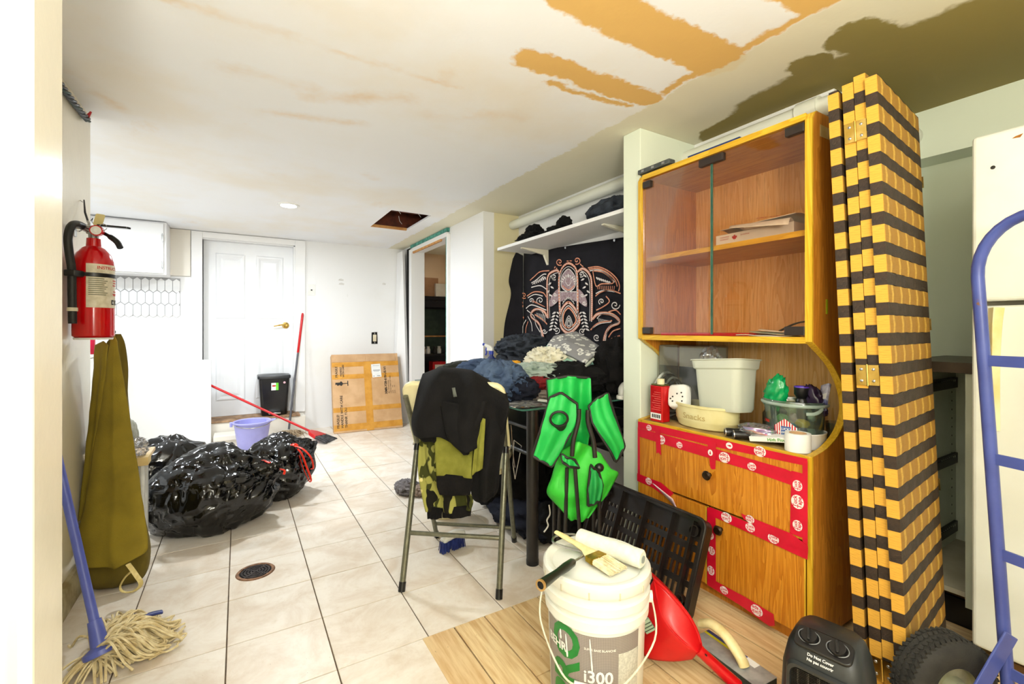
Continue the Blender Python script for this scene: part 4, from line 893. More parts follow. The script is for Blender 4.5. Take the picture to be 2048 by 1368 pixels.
for x, y, r_, a0, sg in ((1255, 740, 55, 0, 1), (560, 420, 34, 1, 1), (870, 390, 34, 2, -1), (1045, 1110, 40, 1, 1), (590, 1030, 40, 2, -1), (880, 1040, 40, 1, 1), (400, 690, 44, 2, 1), (300, 690, 30, 1, -1), (450, 1040, 30, 0, 1), (560, 700, 26, 0, 1), (905, 720, 26, 0, 1), (570, 620, 22, 0, 1), (880, 630, 22, 0, 1), (1100, 700, 36, 2, 1)): spiral(pale, x, y, r_, 1.5, a0, .007, sg)
for k in range(9): line(pale, [(1060 + k * 16, 890 + k * 4), (1075 + k * 16, 940 - k * 3)], .004, 2); line(pale, [(360 + k * 12, 830 + k * 3), (365 + k * 12, 880 + k * 8)], .004, 2)
for k in range(10): line(copper, [(1050 + k * 22, 520 + 0.5 * k), (1060 + k * 20, 560 + k * 2)], .005, 2); line(copper, [(300 + k * 15, 700 + k * 6), (330 + k * 14, 690 + k * 8)], .005, 2)
for nm, mb, m in (('mauve_print', fill, pm('mauve_grey_print', (140, 112, 116), (176, 156, 162), 60, .8)), ('copper_print', copper, pm('copper_print_ink', (206, 122, 90), (232, 164, 130), 40, .7)), ('pale_print', pale, pm('pale_print_ink', (232, 226, 222), (214, 204, 200), 40, .7))):
    q = obj(nm, mb, m, tp, smooth_=False, recalc=False); q['kind'] = 'stuff'

# ------------------------------------------------------------------ glass table
M_GLASS = clear('green_edged_glass', (216, 236, 228), .12, .02, .05)
tb_ = thing('glass_table', 'glass-topped table with round black legs under the clothes pile', 'table', (1.52, 2.42, 0))
TX0, TX1, TY0, TY1, TZ_ = 1.085, 1.98, 1.72, 3.17, .715
obj('tabletop', MB().prism(rrect(TX0, TX1, TY0, TY1, .02), TZ_, TZ_ + .008), M_GLASS, tb_, smooth_=False)
obj('top_edge', MB().tube([(x, y, TZ_ + .004) for x, y in rrect(TX0, TX1, TY0, TY1, .02)], .0042, 6, True), pm('glass_edge_green', (70, 120, 104), (50, 96, 84), 10, .15), tb_)
LEGS = ((1.165, 1.755), (1.93, 1.755), (1.165, 3.10), (1.93, 3.10))
for x, y in LEGS:
    q = obj('leg', MB().cyl((x, y, 0), (x, y, TZ_ - .002), .028, n=20), M_BLACKM, tb_); obj('foot_cap', MB().cyl((x, y, 0), (x, y, .02), .0295, n=20), M_BLACKP, q)
for z in (.50, .62):
    for (a, b) in ((0, 1), (2, 3), (0, 2), (1, 3)):
        obj('rail', MB().cyl((*LEGS[a], z), (*LEGS[b], z), .010, n=10), M_BLACKM, tb_)
obj('lower_shelf', MB().box(1.19, 1.90, 1.80, 3.06, .475, .485), M_BLACKM, tb_, smooth_=False)

# ------------------------------------------------------------------ clothes on the table
TT = TZ_ + .009
def heap(name, label, c, r_, seed, mat, amp=.3, freq=2.4, flat=-.7, rot=0, aniso=(1, 1, 1), cat='clothes', power=1.0, nu=64, nv=32):
    return single(name, MB().blob(c, r_[0], r_[1], r_[2], seed, amp, freq, flat, nu, nv, power, Matrix.Rotation(R(rot), 3, 'Z').to_4x4(), True, aniso), mat, label, cat, 'clothes heaped on the glass table', angle=75)
M_BLACKG = pm('black_fleece', (12, 11, 12), (22, 20, 20), 20, .95, bump=.5, bscale=180, spec=.2)
def onT(u, v, z): return Zp(u, v, z)
heap('black_garment', 'wide black garment at the bottom of the table heap', (1.62, 2.35, TT + .07), (.30, .46, .09), 41, M_BLACKG, .3, 2.2, -.75)
heap('dark_green_garment', 'dark green-black garment under the spray bottle at the far end of the table', (1.42, 2.98, TT + .055), (.22, .16, .07), 42, pm('dark_green_cloth', (40, 44, 34), (28, 32, 24), 12, .9, bump=.3), .3, 2.2, -.75)
heap('jeans', 'dark grey-blue jeans on top of the heap before the tapestry', (1.66, 2.60, TT + .235), (.17, .24, .085), 43, M_CHAR, .34, 2.6, -.8, -20, (1, 2.2, 1))
heap('jeans', 'dark charcoal jeans folded under the topmost dark jeans on the heap', (1.68, 2.52, TT + .15), (.20, .26, .075), 44, pm('black_blue_denim', (38, 44, 54), (26, 30, 38), 16, .9, bump=.3, bscale=160), .3, 2.4, -.8, 10, (1, 2, 1))
heap('jeans', 'washed blue jeans bunched at the front left edge of the table', (1.19, 2.12, TT + .085), (.13, .25, .10), 45, M_BLUEJ, .34, 2.5, -.8, -15, (1.4, 2.2, 1))
heap('navy_garment', 'navy garment bunched beside the black sweatshirt at the table edge', (1.20, 1.97, TT + .055), (.10, .12, .065), 46, M_NAVY, .3, 2.6, -.85, 20, (1, 2, 1))
heap('jeans', 'pale blue jeans leg lying in front of the spray bottle', (1.26, 2.42, TT + .115), (.09, .16, .06), 47, M_BLUEJ, .34, 2.5, -.8, 40, (2, 1, 1))
heap('yellow_garment', 'small yellow-orange cloth peeking out of the heap', (1.36, 2.24, TT + .14), (.055, .07, .035), 48, pm('amber_cloth', (232, 172, 40), (214, 146, 24), 14, .85, bump=.3), .4, 2.6, -.8)
heap('grey_knit', 'pale grey-green knitwear spilling down the middle of the heap', (1.40, 2.06, TT + .115), (.085, .17, .055), 49, pm('grey_green_knit', (176, 190, 178), (150, 166, 154), 20, .95, bump=.5, bscale=120), .42, 2.8, -.8, 25, (1.6, 3, 1))
heap('white_shirt', 'cream white shirt crumpled left of the leopard blanket', (1.56, 2.20, TT + .175), (.10, .14, .07), 50, pm('cream_cotton', (236, 232, 210), (222, 216, 190), 12, .9, bump=.3), .42, 2.9, -.8, 0, (2.6, 1.2, 1))
heap('dark_garment', 'black garment folded beside the green camp chair on the heap', (1.56, 1.97, TT + .09), (.18, .17, .085), 51, M_BLACKC, .3, 2.4, -.8)
heap('dark_garment', 'charcoal garment hanging over the right end of the heap by the pillar', (1.80, 1.86, TT + .15), (.12, .13, .15), 52, M_BLACKG, .3, 2.3, -.9)
heap('red_garment', 'dark red cloth between the navy garment and the green camp chair', (1.35, 1.97, TT + .075), (.07, .07, .035), 53, pm('dark_red_cloth', (132, 16, 22), (110, 10, 16), 12, .9, bump=.3), .35, 2.6, -.8)
heap('grey_garment', 'taupe cloth lying flat on the glass below the red cloth', (1.33, 1.93, TT + .022), (.09, .08, .025), 54, pm('taupe_cloth', (150, 138, 130), (128, 116, 108), 12, .9, bump=.3), .3, 2.6, -.7)
# striped sports shoe
ss = thing('white_shoe', 'white shoe with black stripes at the table edge beside the pillar', 'shoe', (1.76, 1.755, TT), (0, 0, R(35)))
obj('upper', MB().blob((0, 0, .035), .10, .038, .05, 61, .06, 2, -.6, 30, 16), M_PAPER, ss, local=True)
obj('sole', MB().prism(rrect(-.105, .105, -.038, .038, .034), 0, .018), M_WHITEP, ss, local=True, bevel=.003)
for k in range(3): obj('stripe', MB().box(-.006, .006, -.043, -.036, .018, .062, Matrix.Translation((-.03 + k * .028, .003, 0)) @ Matrix.Rotation(R(20), 4, 'Y')), M_INK, ss, local=True, smooth_=False)
# leopard blanket (folded) and mint towel
def leopard():
    t = NT('leopard_fleece'); v = t.vmath('ADD', t.co, t.scale(t.vmath('SUBTRACT', t.noisecol(22), (.5, .5, .5)), .03))
    d = t.vor(24, v); ring = t.math('MULTIPLY', t.fr(d, .16, .22), t.fr(d, .44, .38)); brk = t.fr(t.noise(30, 2), .36, .42)
    t.col(t.mix(t.math('MULTIPLY', ring, brk), (146, 146, 148), (232, 232, 226))); t.set(.95); t.bump(t.noise(200, 2), .4, .004); return t.m
M_LEO = leopard()
lbk = thing('leopard_blanket', 'folded grey and white leopard-print blanket topping the clothes heap', 'blanket', (1.72, 2.08, TT + .2))
def leo(lift):
    A = [Xp(1098, 690, 1.62), Xp(1110, 668, 1.70), Xp(1150, 664, 1.80)]
    rows = [[Xp(1095, 692, 1.60), Xp(1108, 674, 1.68), Xp(1152, 664, 1.84)], [Xp(1128, 706, 1.60), Xp(1148, 690, 1.68), Xp(1180, 682, 1.82)], [Xp(1170, 726, 1.60), Xp(1192, 708, 1.70), Xp(1222, 708, 1.78)]]
    return [[p + Vector((0, 0, lift)) for p in r] for r in rows]
def lfold(a, b, p): return Vector((0, 0, .006 * noise.noise(p * 12)))
obj('top_fold', MB().loft(leo(0), 30, per=14, fold=lfold), M_LEO, lbk, angle=80, solid=.016)
obj('lower_fold', MB().loft(leo(-.022), 30, per=14, fold=lfold), pm('fleece_backing', (206, 214, 200), (188, 196, 180), 20, .95, bump=.4, bscale=200), lbk, angle=80, solid=.014)
single('mint_towel', MB().loft([[p + Vector((-.02, .02, -.05)) for p in r] for r in leo(0)], 30, per=12, fold=lambda a, b, p: Vector((0, 0, .012 * noise.noise(p * 9)))), pm('mint_terry', (176, 222, 206), (150, 200, 184), 20, .95, bump=.5, bscale=220), 'mint green towel folded beneath the leopard blanket', 'towel', 'clothes heaped on the glass table', angle=80, solid=.03)
# spray bottle
sp = Vector((1.29, 2.80, TT + .11)); sp = Zp(988, 737, TT + .08)
sb_ = thing('spray_bottle', 'blue spray bottle with white trigger head standing in the clothes', 'bottle', (1.405, 2.60, TT + .062), (0, 0, R(-60)))
obj('bottle_body', MB().lathe([(0, 0), (.034, 0), (.037, .008), (.037, .075), (.026, .11), (.013, .128), (.012, .14), (0, .14)], 24), clear('blue_tinted_plastic', (90, 110, 190), .2, .08, .35), sb_, local=True)
obj('collar', MB().cyl((0, 0, .136), (0, 0, .158), .0155, n=16), pm('royal_blue_plastic', (50, 70, 180), (40, 58, 160), 8, .35), sb_, local=True)
obj('spray_head', MB().prism([(-.03, .158), (.014, .158), (.014, .176), (.0, .19), (-.045, .206), (-.05, .19), (-.03, .18)], -.011, .011, Matrix(((1, 0, 0, 0), (0, 0, -1, 0), (0, 1, 0, 0), (0, 0, 0, 1)))), M_WHITEP, sb_, local=True, bevel=.004)
obj('nozzle', MB().cyl((-.046, 0, .197), (-.062, 0, .201), .009, n=12), pm('royal_blue_plastic', (50, 70, 180)), sb_, local=True)
obj('trigger', MB().tube(smooth([(-.03, 0, .185), (-.04, 0, .165), (-.036, 0, .145), (-.044, 0, .13)], 3), .005, 8), pm('royal_blue_plastic', (50, 70, 180)), sb_, local=True)
pn = Zp(1085, 800, TT + .006)
single('marker_pen', MB().tube([Zp(1075, 801, TT + .008), Zp(1079, 801, TT + .008), Zp(1098, 803, TT + .008)], [.004, .0075, .0075], 10), M_WHITEP, 'white pen lying on the glass beside the green camp chair', 'pen')
single('clear_wrapper', MB().blob(Zp(1050, 808, TT + .012), .07, .06, .012, 71, .5, 3, -.8, 30, 14), clear('crinkled_film', (245, 245, 248)), 'crinkled clear wrapper lying on the glass table corner', 'wrapper')

# ------------------------------------------------------------------ folding chair with clothes
M_GREY = pm('hammered_grey_steel', (122, 122, 104), (106, 106, 90), 60, .32, .55, bump=.1, bscale=300)
M_CRM = pm('cream_moulded_plastic', (236, 228, 186), (224, 214, 166), 8, .45)
NL, NR, FL, FR_ = Vector((.577, 1.846, 0)), Vector((.896, 1.593, 0)), Vector((.883, 2.232, 0)), Vector((1.219, 1.978, 0))
ch = thing('folding_chair', 'cream and grey metal folding chair draped with dark clothes', 'chair', tuple((NL + NR + FL + FR_) / 4))
ax = (NR - NL).normalized(); fwd = Vector((-ax.y, ax.x, 0)); fwd = fwd if fwd.dot(FL - NL) > 0 else -fwd
def cp(base, k, z): return base + fwd * k + Vector((0, 0, z))
for nb, fb in ((NL, FL), (NR, FR_)):
    piv = cp(nb, .20, .575); foot = cp(nb, 0, 0)
    q = obj('rear_leg', MB().cyl(foot, piv, .0125, n=14), M_GREY, ch)
    obj('foot_cap', MB().cyl(foot, foot + (piv - foot) * .06, .0145, n=14), M_BLACKP, q); obj('top_cap', MB().cyl(foot + (piv - foot) * .93, piv, .0142, n=14), M_BLACKP, q)
    ff = cp(nb, .50, 0); tp_ = cp(nb, .045, .80); pv = cp(nb, .215, .535)
    q = obj('front_leg', MB().tube([ff, cp(nb, .33, .32), pv, tp_], .0115, 14), M_GREY, ch)
    obj('foot_cap', MB().cyl(ff, ff + (cp(nb, .33, .32) - ff) * .10, .0138, n=14), M_BLACKP, q)
    obj('pivot_rivet', MB().cyl(cp(nb, .20, .56) - ax * .022, cp(nb, .20, .56) + ax * .022, .006, n=10), M_STEEL, ch)
obj('rear_crossbar', MB().cyl(cp(NL, .075, .21), cp(NR, .075, .21), .0095, n=12), M_GREY, ch)
obj('front_crossbar', MB().cyl(cp(NL, .465, .085), cp(NR, .465, .085), .009, n=12), M_GREY, ch)
Wc = (NR - NL).length
Ms = frame(cp(NL, .20, .435), ax, fwd)
obj('seat', MB().prism(rrect(.015, Wc - .015, -.02, .37, .04), 0, .025, Ms), M_CRM, ch, bevel=.006)
Mb = frame(cp(NL, .185, .60), ax, (cp(NL, .035, .865) - cp(NL, .185, .60)))
obj('backrest', MB().prism(rrect(-.018, Wc + .018, 0, .30, .05), -.014, .014, Mb), M_CRM, ch, bevel=.008)
for a in (-.004, Wc + .004):
    obj('frame_sleeve', MB().cyl(Mb @ Vector((a, -.055, 0)), Mb @ Vector((a, .05, 0)), .0155, n=14), M_CRM, ch)
# drape helpers in chair frame: a across (0..Wc), k depth, z height
def cf(a, k, z): return NL + ax * a + fwd * k + Vector((0, 0, z))
def camo():
    t = NT('woodland_camo'); v = t.mapping((1, 1, .75)); n1 = t.noise(13, 2, vec=v, dist=.5); n2 = t.noise(11, 2, vec=t.mapping((1, 1, .8), loc=(3, 5, 1)), dist=.5)
    c = t.mix(t.fr(n1, .50, .515), (150, 148, 76), (60, 62, 26)); c = t.mix(t.fr(n2, .555, .565), c, (26, 24, 18)); c = t.mix(t.fr(t.noise(12, 2, vec=t.mapping((1, 1, .8), loc=(9, 2, 4)), dist=.5), .62, .63), c, (206, 196, 130))
    t.col(c); t.set(.92, spec=.2); t.bump(t.noise(160, 2), .3, .003); return t.m
M_CAMO = camo(); M_OLV = pm('olive_fleece', (132, 132, 56), (112, 112, 42), 16, .95, bump=.4, bscale=180, spec=.2)
def dfold(amp, fr_, seed, out=-1):
    def f(a, b, p): return fwd * out * abs(amp * (math.sin(a * fr_ + seed + 2 * noise.noise(p * 3)) * .5 + .5) * min(1, b * 1.6)) + fwd * out * .014 * noise.noise(p * 9 + Vector((seed, 0, 0)))
    return f
def at_k(u, v, k):   # point on the chair's hanging plane k behind the near feet
    n = fwd; o = NL + fwd * k; x, y, d = ray(u, v); rr = Vector((x, y, d)); t_ = (o - Vector((0, 0, CAM_H))).dot(n) / rr.dot(n); return Vector((0, 0, CAM_H)) + rr * t_
cm = thing('camo_trousers', 'camouflage trousers with olive and black panels hanging on the folding chair', 'clothes', tuple(cf(.2, .0, .3)))
obj('camo_leg', MB().loft([[at_k(u, v, .05) for u, v in ((842, 860), (862, 860), (884, 862))], [at_k(u, v, .02) for u, v in ((838, 920), (858, 925), (888, 925))], [at_k(u, v, .015) for u, v in ((848, 985), (880, 990), (945, 985))], [at_k(u, v, .015) for u, v in ((856, 1018), (890, 1022), (944, 1016))]], 30, fold=dfold(.03, 14, 1)), M_CAMO, cm, angle=80, solid=.006)
obj('olive_panel', MB().loft([[at_k(u, v, -.015) for u, v in ((868, 850), (900, 850), (950, 850))], [at_k(u, v, -.03) for u, v in ((872, 915), (905, 918), (946, 920))], [at_k(u, v, -.032) for u, v in ((874, 950), (905, 952), (946, 954))]], 24, fold=dfold(.012, 7, 2)), M_OLV, cm, angle=80, solid=.006)
obj('black_band', MB().loft([[at_k(u, v, -.038) for u, v in ((873, 948), (905, 950), (947, 952))], [at_k(u, v, -.040) for u, v in ((874, 968), (905, 970), (945, 970))], [at_k(u, v, -.034) for u, v in ((880, 988), (905, 992), (941, 988))]], 24, fold=dfold(.012, 7, 2)), M_BLACKG, cm, angle=80, solid=.006)
for pts in (((856, 1014), (884, 1016), (857, 1036), (884, 1034)), ((887, 1015), (944, 1010), (888, 1033), (942, 1030))):
    a, b, c_, d = pts; obj('ribbed_cuff', MB().loft([[at_k(*a, .012), at_k((a[0] + b[0]) / 2, (a[1] + b[1]) / 2, -.01), at_k(*b, .012)], [at_k(*c_, .012), at_k((c_[0] + d[0]) / 2, (c_[1] + d[1]) / 2 + 3, -.012), at_k(*d, .012)]], 16, 10, fold=dfold(.006, 20, 1)), M_BLACKG, cm, angle=80, solid=.012)
obj('olive_stripe', MB().loft([[at_k(u, v, -.055) for u, v in ((960, 836), (966, 836), (971, 838))], [at_k(u, v, -.062) for u, v in ((950, 890), (960, 890), (968, 890))], [at_k(u, v, -.058) for u, v in ((944, 950), (953, 944), (964, 938))]], 10, fold=dfold(.010, 9, 3)), M_OLV, cm, angle=80, solid=.006)
hd_ = thing('black_sweatshirt', 'black hooded sweatshirt slumped over the top of the folding chair', 'clothes', tuple(cf(.2, 0, .6)))
def hoodrow(l): return [at_k(u, v, k) for u, v, k in l]
rows = [hoodrow([(838, 800, .26), (870, 770, .28), (940, 770, .28), (1010, 800, .26)]),
        hoodrow([(846, 752, .15), (880, 738, .16), (945, 742, .15), (1012, 785, .14)]),
        hoodrow([(842, 762, .03), (885, 744, .015), (950, 758, .01), (1018, 800, .03)]),
        hoodrow([(834, 800, .0), (885, 790, -.035), (950, 800, -.04), (1021, 812, .0)]),
        hoodrow([(828, 840, .0), (885, 835, -.045), (945, 850, -.04), (1014, 840, .0)]),
        hoodrow([(832, 868, .01), (880, 872, -.04), (938, 900, -.035), (1004, 868, .01)])]
obj('body', MB().loft(rows, 56, per=12, fold=dfold(.05, 15, 5)), M_BLACKC, hd_, angle=80, solid=.01)
obj('sleeve', MB().loft([hoodrow([(880, 800, -.05), (930, 810, -.06), (975, 800, -.05)]), hoodrow([(890, 845, -.05), (930, 860, -.075), (965, 835, -.05)]), hoodrow([(905, 880, -.045), (932, 890, -.06), (952, 860, -.045)]), hoodrow([(928, 903, -.03), (936, 908, -.035), (944, 893, -.03)])], 26, fold=dfold(.02, 9, 7)), M_BLACKC, hd_, angle=80, solid=.01)
obj('hem_left', MB().loft([hoodrow([(832, 830, -.0), (848, 835, -.02), (868, 845, -.03)]), hoodrow([(829, 862, .0), (846, 868, -.02), (872, 872, -.03)]), hoodrow([(842, 876, .01), (856, 882, -.01), (872, 884, -.02)])], 18, fold=dfold(.02, 9, 4)), M_BLACKC, hd_, angle=80, solid=.01)
obj('patch', MB().loft([hoodrow([(904, 776, -.052), (910, 775, -.053)]), hoodrow([(907, 794, -.066), (914, 793, -.066)])], 4, 4), pm('grey_tab', (96, 100, 92), (80, 84, 76), 20, .8), hd_, solid=.004)
bt = thing('black_trousers', 'long black trousers hanging from the right side of the folding chair', 'clothes', tuple(cf(.36, 0, .4)))
obj('leg_fabric', MB().loft([hoodrow([(948, 790, .06), (985, 790, .05), (1016, 800, .06)]), hoodrow([(946, 860, -.005), (980, 870, -.03), (1012, 860, .0)]), hoodrow([(944, 930, .0), (975, 935, -.03), (1000, 930, .0)]), hoodrow([(946, 985, .02), (968, 990, -.0), (996, 975, .02)]), hoodrow([(960, 1000, .04), (972, 998, .03), (985, 992, .04)])], 30, fold=dfold(.025, 10, 9)), M_BLACKC, bt, angle=80, solid=.012)

# ------------------------------------------------------------------ things under and around the table
heap2 = lambda name, label, c, r_, seed, mat, **k: single(name, MB().blob(c, *r_, seed, k.get('amp', .28), k.get('freq', 2.3), k.get('flat', -.8), 56, 28), mat, label, k.get('cat', 'clothes'), 'things under the glass table', angle=75)
heap2('black_coat', 'black coat with furry collar slumped under the glass table', (1.46, 2.42, .20), (.23, .33, .24), 81, M_BLACKG)
heap2('dark_jeans', 'dark navy jeans spread on the tiles under the glass table', (1.36, 2.12, .062), (.15, .27, .075), 82, M_NAVY)
heap2('black_bag', 'black fabric bag with white piping under the near table leg', (1.42, 1.90, .082), (.13, .12, .10), 83, M_BLACKC, cat='bag')
mb = MB(); rnd = random.Random(9)
for k in range(420):
    f = rnd.random(); c_ = Vector((1.27 + f * .32, 2.24 + .05 * math.sin(f * 7), .40 + .03 * math.sin(f * 5))); d = Vector((rnd.gauss(0, 1), rnd.gauss(0, 1), rnd.gauss(.4, 1))).normalized(); mb.tube([c_, c_ + d * .03, c_ + d * .05 + Vector((0, 0, -.012))], [.0022, .0016, .0006], 4)
q = single('fur_collar', mb, pm('dark_fur', (40, 36, 34), (84, 78, 74), 30, .9), 'dark fake-fur trim lying on the black coat under the table', 'trim'); q['kind'] = 'stuff'
single('white_piping', MB().tube(smooth([D(1098, 1010, 2.05), D(1100, 1028, 2.05), D(1094, 1040, 2.05), D(1096, 1052, 2.05), D(1088, 1064, 2.05)], 5), .0035, 6), M_PAPER, 'loose white cord hanging on the black bag by the table leg', 'cord')
ps = thing('plastic_tub', 'cream plastic tub on the floor behind the folding chair', 'tub', (1.03, 2.48, 0))
obj('tub_body', MB().lathe([(0, .004), (.07, 0), (.075, .006), (.09, .20), (.098, .202), (.098, .21), (.086, .208), (.072, .012), (0, .01)], 28), M_CRM, ps, local=True)
single('wire_hanger', MB().tube(smooth([D(1022, 850, 2.2), D(1024, 880, 2.2), D(1026, 905, 2.2), D(1030, 935, 2.2)], 4), .0022, 6).tube([D(1028, 880, 2.22), D(1043, 892, 2.22), D(1030, 958, 2.22), D(1026, 930, 2.22), D(1028, 880, 2.22)], .002, 6), M_STEEL, 'thin metal wire hanger hooked on the table rail behind the folding chair', 'hanger')
# grey bath mat and beige bag left of the chair
c1 = Zp(815, 985, 0)
single('grey_cloth', MB().blob((c1.x, c1.y, .035), .075, .10, .045, 91, .3, 3, -.72, 50, 24), pm('grey_shag', (128, 122, 122), (92, 86, 86), 70, .95, bump=.8, bscale=260), 'crumpled fluffy grey cloth on the tiles left of the folding chair', 'cloth')
c1 = Zp(842, 990, 0)
single('taupe_cloth', MB().blob((c1.x, c1.y + .0, .03), .06, .06, .035, 92, .3, 3, -.8, 40, 20), pm('taupe_cotton', (150, 132, 116), (120, 102, 88), 20, .9, bump=.4), 'small taupe cloth on the tiles behind the folding chair leg', 'cloth')
sc_ = thing('scrub_brush', 'white-handled scrubbing brush with blue bristles under the folding chair', 'brush', tuple(Zp(900, 1098, 0)), (0, 0, R(10)))
b0_ = Zp(885, 1105, 0); b1_ = Zp(930, 1088, 0); bd = (b1_ - b0_); 
Mbr = frame(b0_ + Vector((0, 0, .0)), bd, Vector((0, 0, 1)))
obj('handle', MB().tube(smooth([Mbr @ Vector(p) for p in ((0, .052, 0), (.04, .066, 0), (.08, .07, 0), (.115, .062, 0), (.13, .055, 0))], 4), [.018] * 4 + [.020] * 5 + [.018] * 4 + [.016, .013, .009, .005], 12), M_WHITEP, sc_)
mb = MB()
for k in range(200):
    x = rnd.uniform(-.012, .118); w = rnd.uniform(-.02, .02); mb.tube([Mbr @ Vector((x, .05, w)), Mbr @ Vector((x * 1.06 - .004, .002, w * 1.35))], [.0022, .0018], 4)
q = obj('bristles', mb, pm('blue_bristle', (40, 58, 132), (28, 40, 104), 30, .7), sc_); q['kind'] = 'stuff'

# ------------------------------------------------------------------ folded green camping chair
M_GRN = pm('bright_green_nylon', (24, 186, 78), (14, 164, 64), 6, .55, bump=.2, bscale=90)
M_PIPE2 = pm('black_binding', (20, 17, 15), (30, 26, 24), 20, .6)
gc = thing('camping_chair', 'folded bright green camping chair with black binding before the table', 'chair', tuple(Zp(1150, 1120, 0)))
def G(u, v, d=0): return D(u, v, 1.80 + d)
def panel(name, rows, fold=.006, edge=True, mat=None, fseed=0, closed=True):
    rr = [[G(*p) for p in r] for r in rows]
    def f(a, b, p): return Vector((-_s, -_c, 0)) * fold * (math.sin(a * 11 + fseed + b * 3 + 2.5 * noise.noise(p * 6)) + noise.noise(p * 14) * 1.8)
    o = obj(name, MB().loft(rr, 22, per=10, fold=f), mat or M_GRN, gc, angle=80, solid=.003)
    if edge:
        bd_ = [p for p in rr[0]] + [r[-1] for r in rr[1:-1]] + list(reversed(rr[-1])) + [r[0] for r in reversed(rr[1:-1])]
        obj('binding', MB().tube(resample(bd_ + [bd_[0]], 70)[:-1], .0055, 6, True), M_PIPE2, o)
    return o
panel('back_fabric', [[(1094, 760, .05), (1135, 752, .04), (1180, 756, .06)], [(1097, 810, .05), (1138, 810, .03), (1181, 810, .06)], [(1105, 860, .05), (1140, 870, .06), (1178, 860, .06)], [(1120, 930, .07), (1145, 940, .08), (1170, 930, .07)]], .018, fseed=1)
panel('left_arm_fabric', [[(1100, 795, -.02), (1122, 785, -.03), (1155, 808, -.02)], [(1084, 850, -.03), (1112, 850, -.045), (1152, 845, -.02)], [(1064, 912, -.03), (1088, 925, -.04), (1104, 934, -.03)]], .005, fseed=2)
panel('right_arm_fabric', [[(1178, 812, -.02), (1196, 796, -.03), (1216, 786, -.01)], [(1184, 845, -.03), (1208, 845, -.045), (1230, 832, -.01)], [(1222, 905, -.03), (1236, 900, -.035), (1248, 888, -.02)], [(1231, 924, -.02), (1240, 912, -.03), (1249, 894, -.02)]], .005, fseed=3)
panel('seat_fabric', [[(1120, 905, .03), (1155, 880, .0), (1200, 905, .03)], [(1105, 950, .03), (1150, 930, -.01), (1220, 935, .03)], [(1094, 986, .03), (1150, 990, -.01), (1238, 954, .03)], [(1124, 1020, .03), (1155, 1022, .0), (1200, 1010, .03)], [(1140, 1038, .03), (1158, 1042, .02), (1176, 1036, .03)]], .012, False, pm('lime_green_nylon', (60, 204, 60), (44, 186, 46), 6, .55, bump=.2, bscale=90), 4)
panel('pocket_fabric', [[(1122, 908, -.02), (1135, 916, -.03), (1150, 920, -.02)], [(1126, 925, -.03), (1140, 934, -.05), (1158, 936, -.03)]], .004, fseed=6)
panel('right_pocket', [[(1182, 930, -.02), (1186, 935, -.03), (1198, 945, -.01)], [(1176, 980, -.02), (1190, 975, -.035), (1205, 970, -.01)], [(1176, 1012, -.02), (1188, 1008, -.03), (1200, 1000, -.01)]], .004, True, pm('deep_green_nylon', (16, 160, 72), (12, 140, 60), 6, .55, bump=.2, bscale=90), 7)
panel('seat_strap', [[(1118, 905, -.01), (1128, 910, -.02), (1120, 906, -.01)], [(1150, 915, -.03), (1165, 925, -.04), (1178, 938, -.03)]], .003, fseed=8) if False else None
# mesh cup holder
cupc = G(1118, 838, -.07)
cu = obj('cup_holder', MB().tube([cupc + Vector((_c * .033 * math.cos(a), -_s * .033 * math.cos(a), .03 * math.sin(a))) + Vector((-_s, -_c, 0)) * .012 * math.sin(a) for a in [k * .2618 for k in range(24)]], .005, 6, True), M_PIPE2, gc)
obj('cup_mesh', MB().loft([[cupc + Vector((_c * .032 * math.cos(a), -_s * .032 * math.cos(a), .029 * math.sin(a))) for a in [3.3 + k * .36 for k in range(9)]], [cupc + Vector((_c * .026 * math.cos(a) + .01, -_s * .026 * math.cos(a), .034 * math.sin(a) - .02)) + Vector((_s, _c, 0)) * .03 for a in [3.3 + k * .36 for k in range(9)]]], 14, 8), M_PIPE2, cu, angle=80, solid=.002)
obj('cup_lining', MB().loft([[cupc + Vector((_c * .031 * math.cos(a), -_s * .031 * math.cos(a), .028 * math.sin(a))) for a in [.1 + k * .36 for k in range(9)]], [cupc + Vector((_c * .02 * math.cos(a), -_s * .02 * math.cos(a), .018 * math.sin(a) - .01)) + Vector((_s, _c, 0)) * .03 for a in [.1 + k * .36 for k in range(9)]]], 14, 8), M_GRN, cu, angle=80, solid=.002)
def pole(name, pts, r_=.0075): return obj(name, MB().tube(smooth([G(*p) for p in pts], 4), r_, 10), M_BLACKM, gc)
pole('arm_pole', [(1158, 818, -.03), (1156, 845, -.03), (1147, 880, -.03), (1144, 912, -.03)], .009)
pole('arm_pole', [(1176, 820, -.03), (1176, 845, -.03), (1186, 880, -.03), (1190, 915, -.03)], .009)
def fl(u, v, d, du): a = G(u, v, d); b = G(u + du, 1110, d + .02); b.z = .004; return a, b
for u0, v0, d, u1 in ((1134, 935, .0, 1127), (1150, 935, -.02, 1170), (1198, 925, .02, 1200), (1120, 1000, .06, 1112), (1188, 990, .06, 1186), (1108, 990, .08, 1108)):
    a = G(u0, v0, d); b = G(u1, 1120, d); b.z = .012
    q = obj('leg', MB().cyl(a, b, .0075, n=10), M_BLACKM, gc); obj('foot', MB().cyl(b - Vector((0, 0, .012)), b + Vector((0, 0, .02)), .012, n=12), M_BLACKP, q)
obj('hub', MB().blob(G(1198, 935, .0), .02, .02, .018, 3, 0, flat=-1, nu=14, nv=8), M_BLACKP, gc)
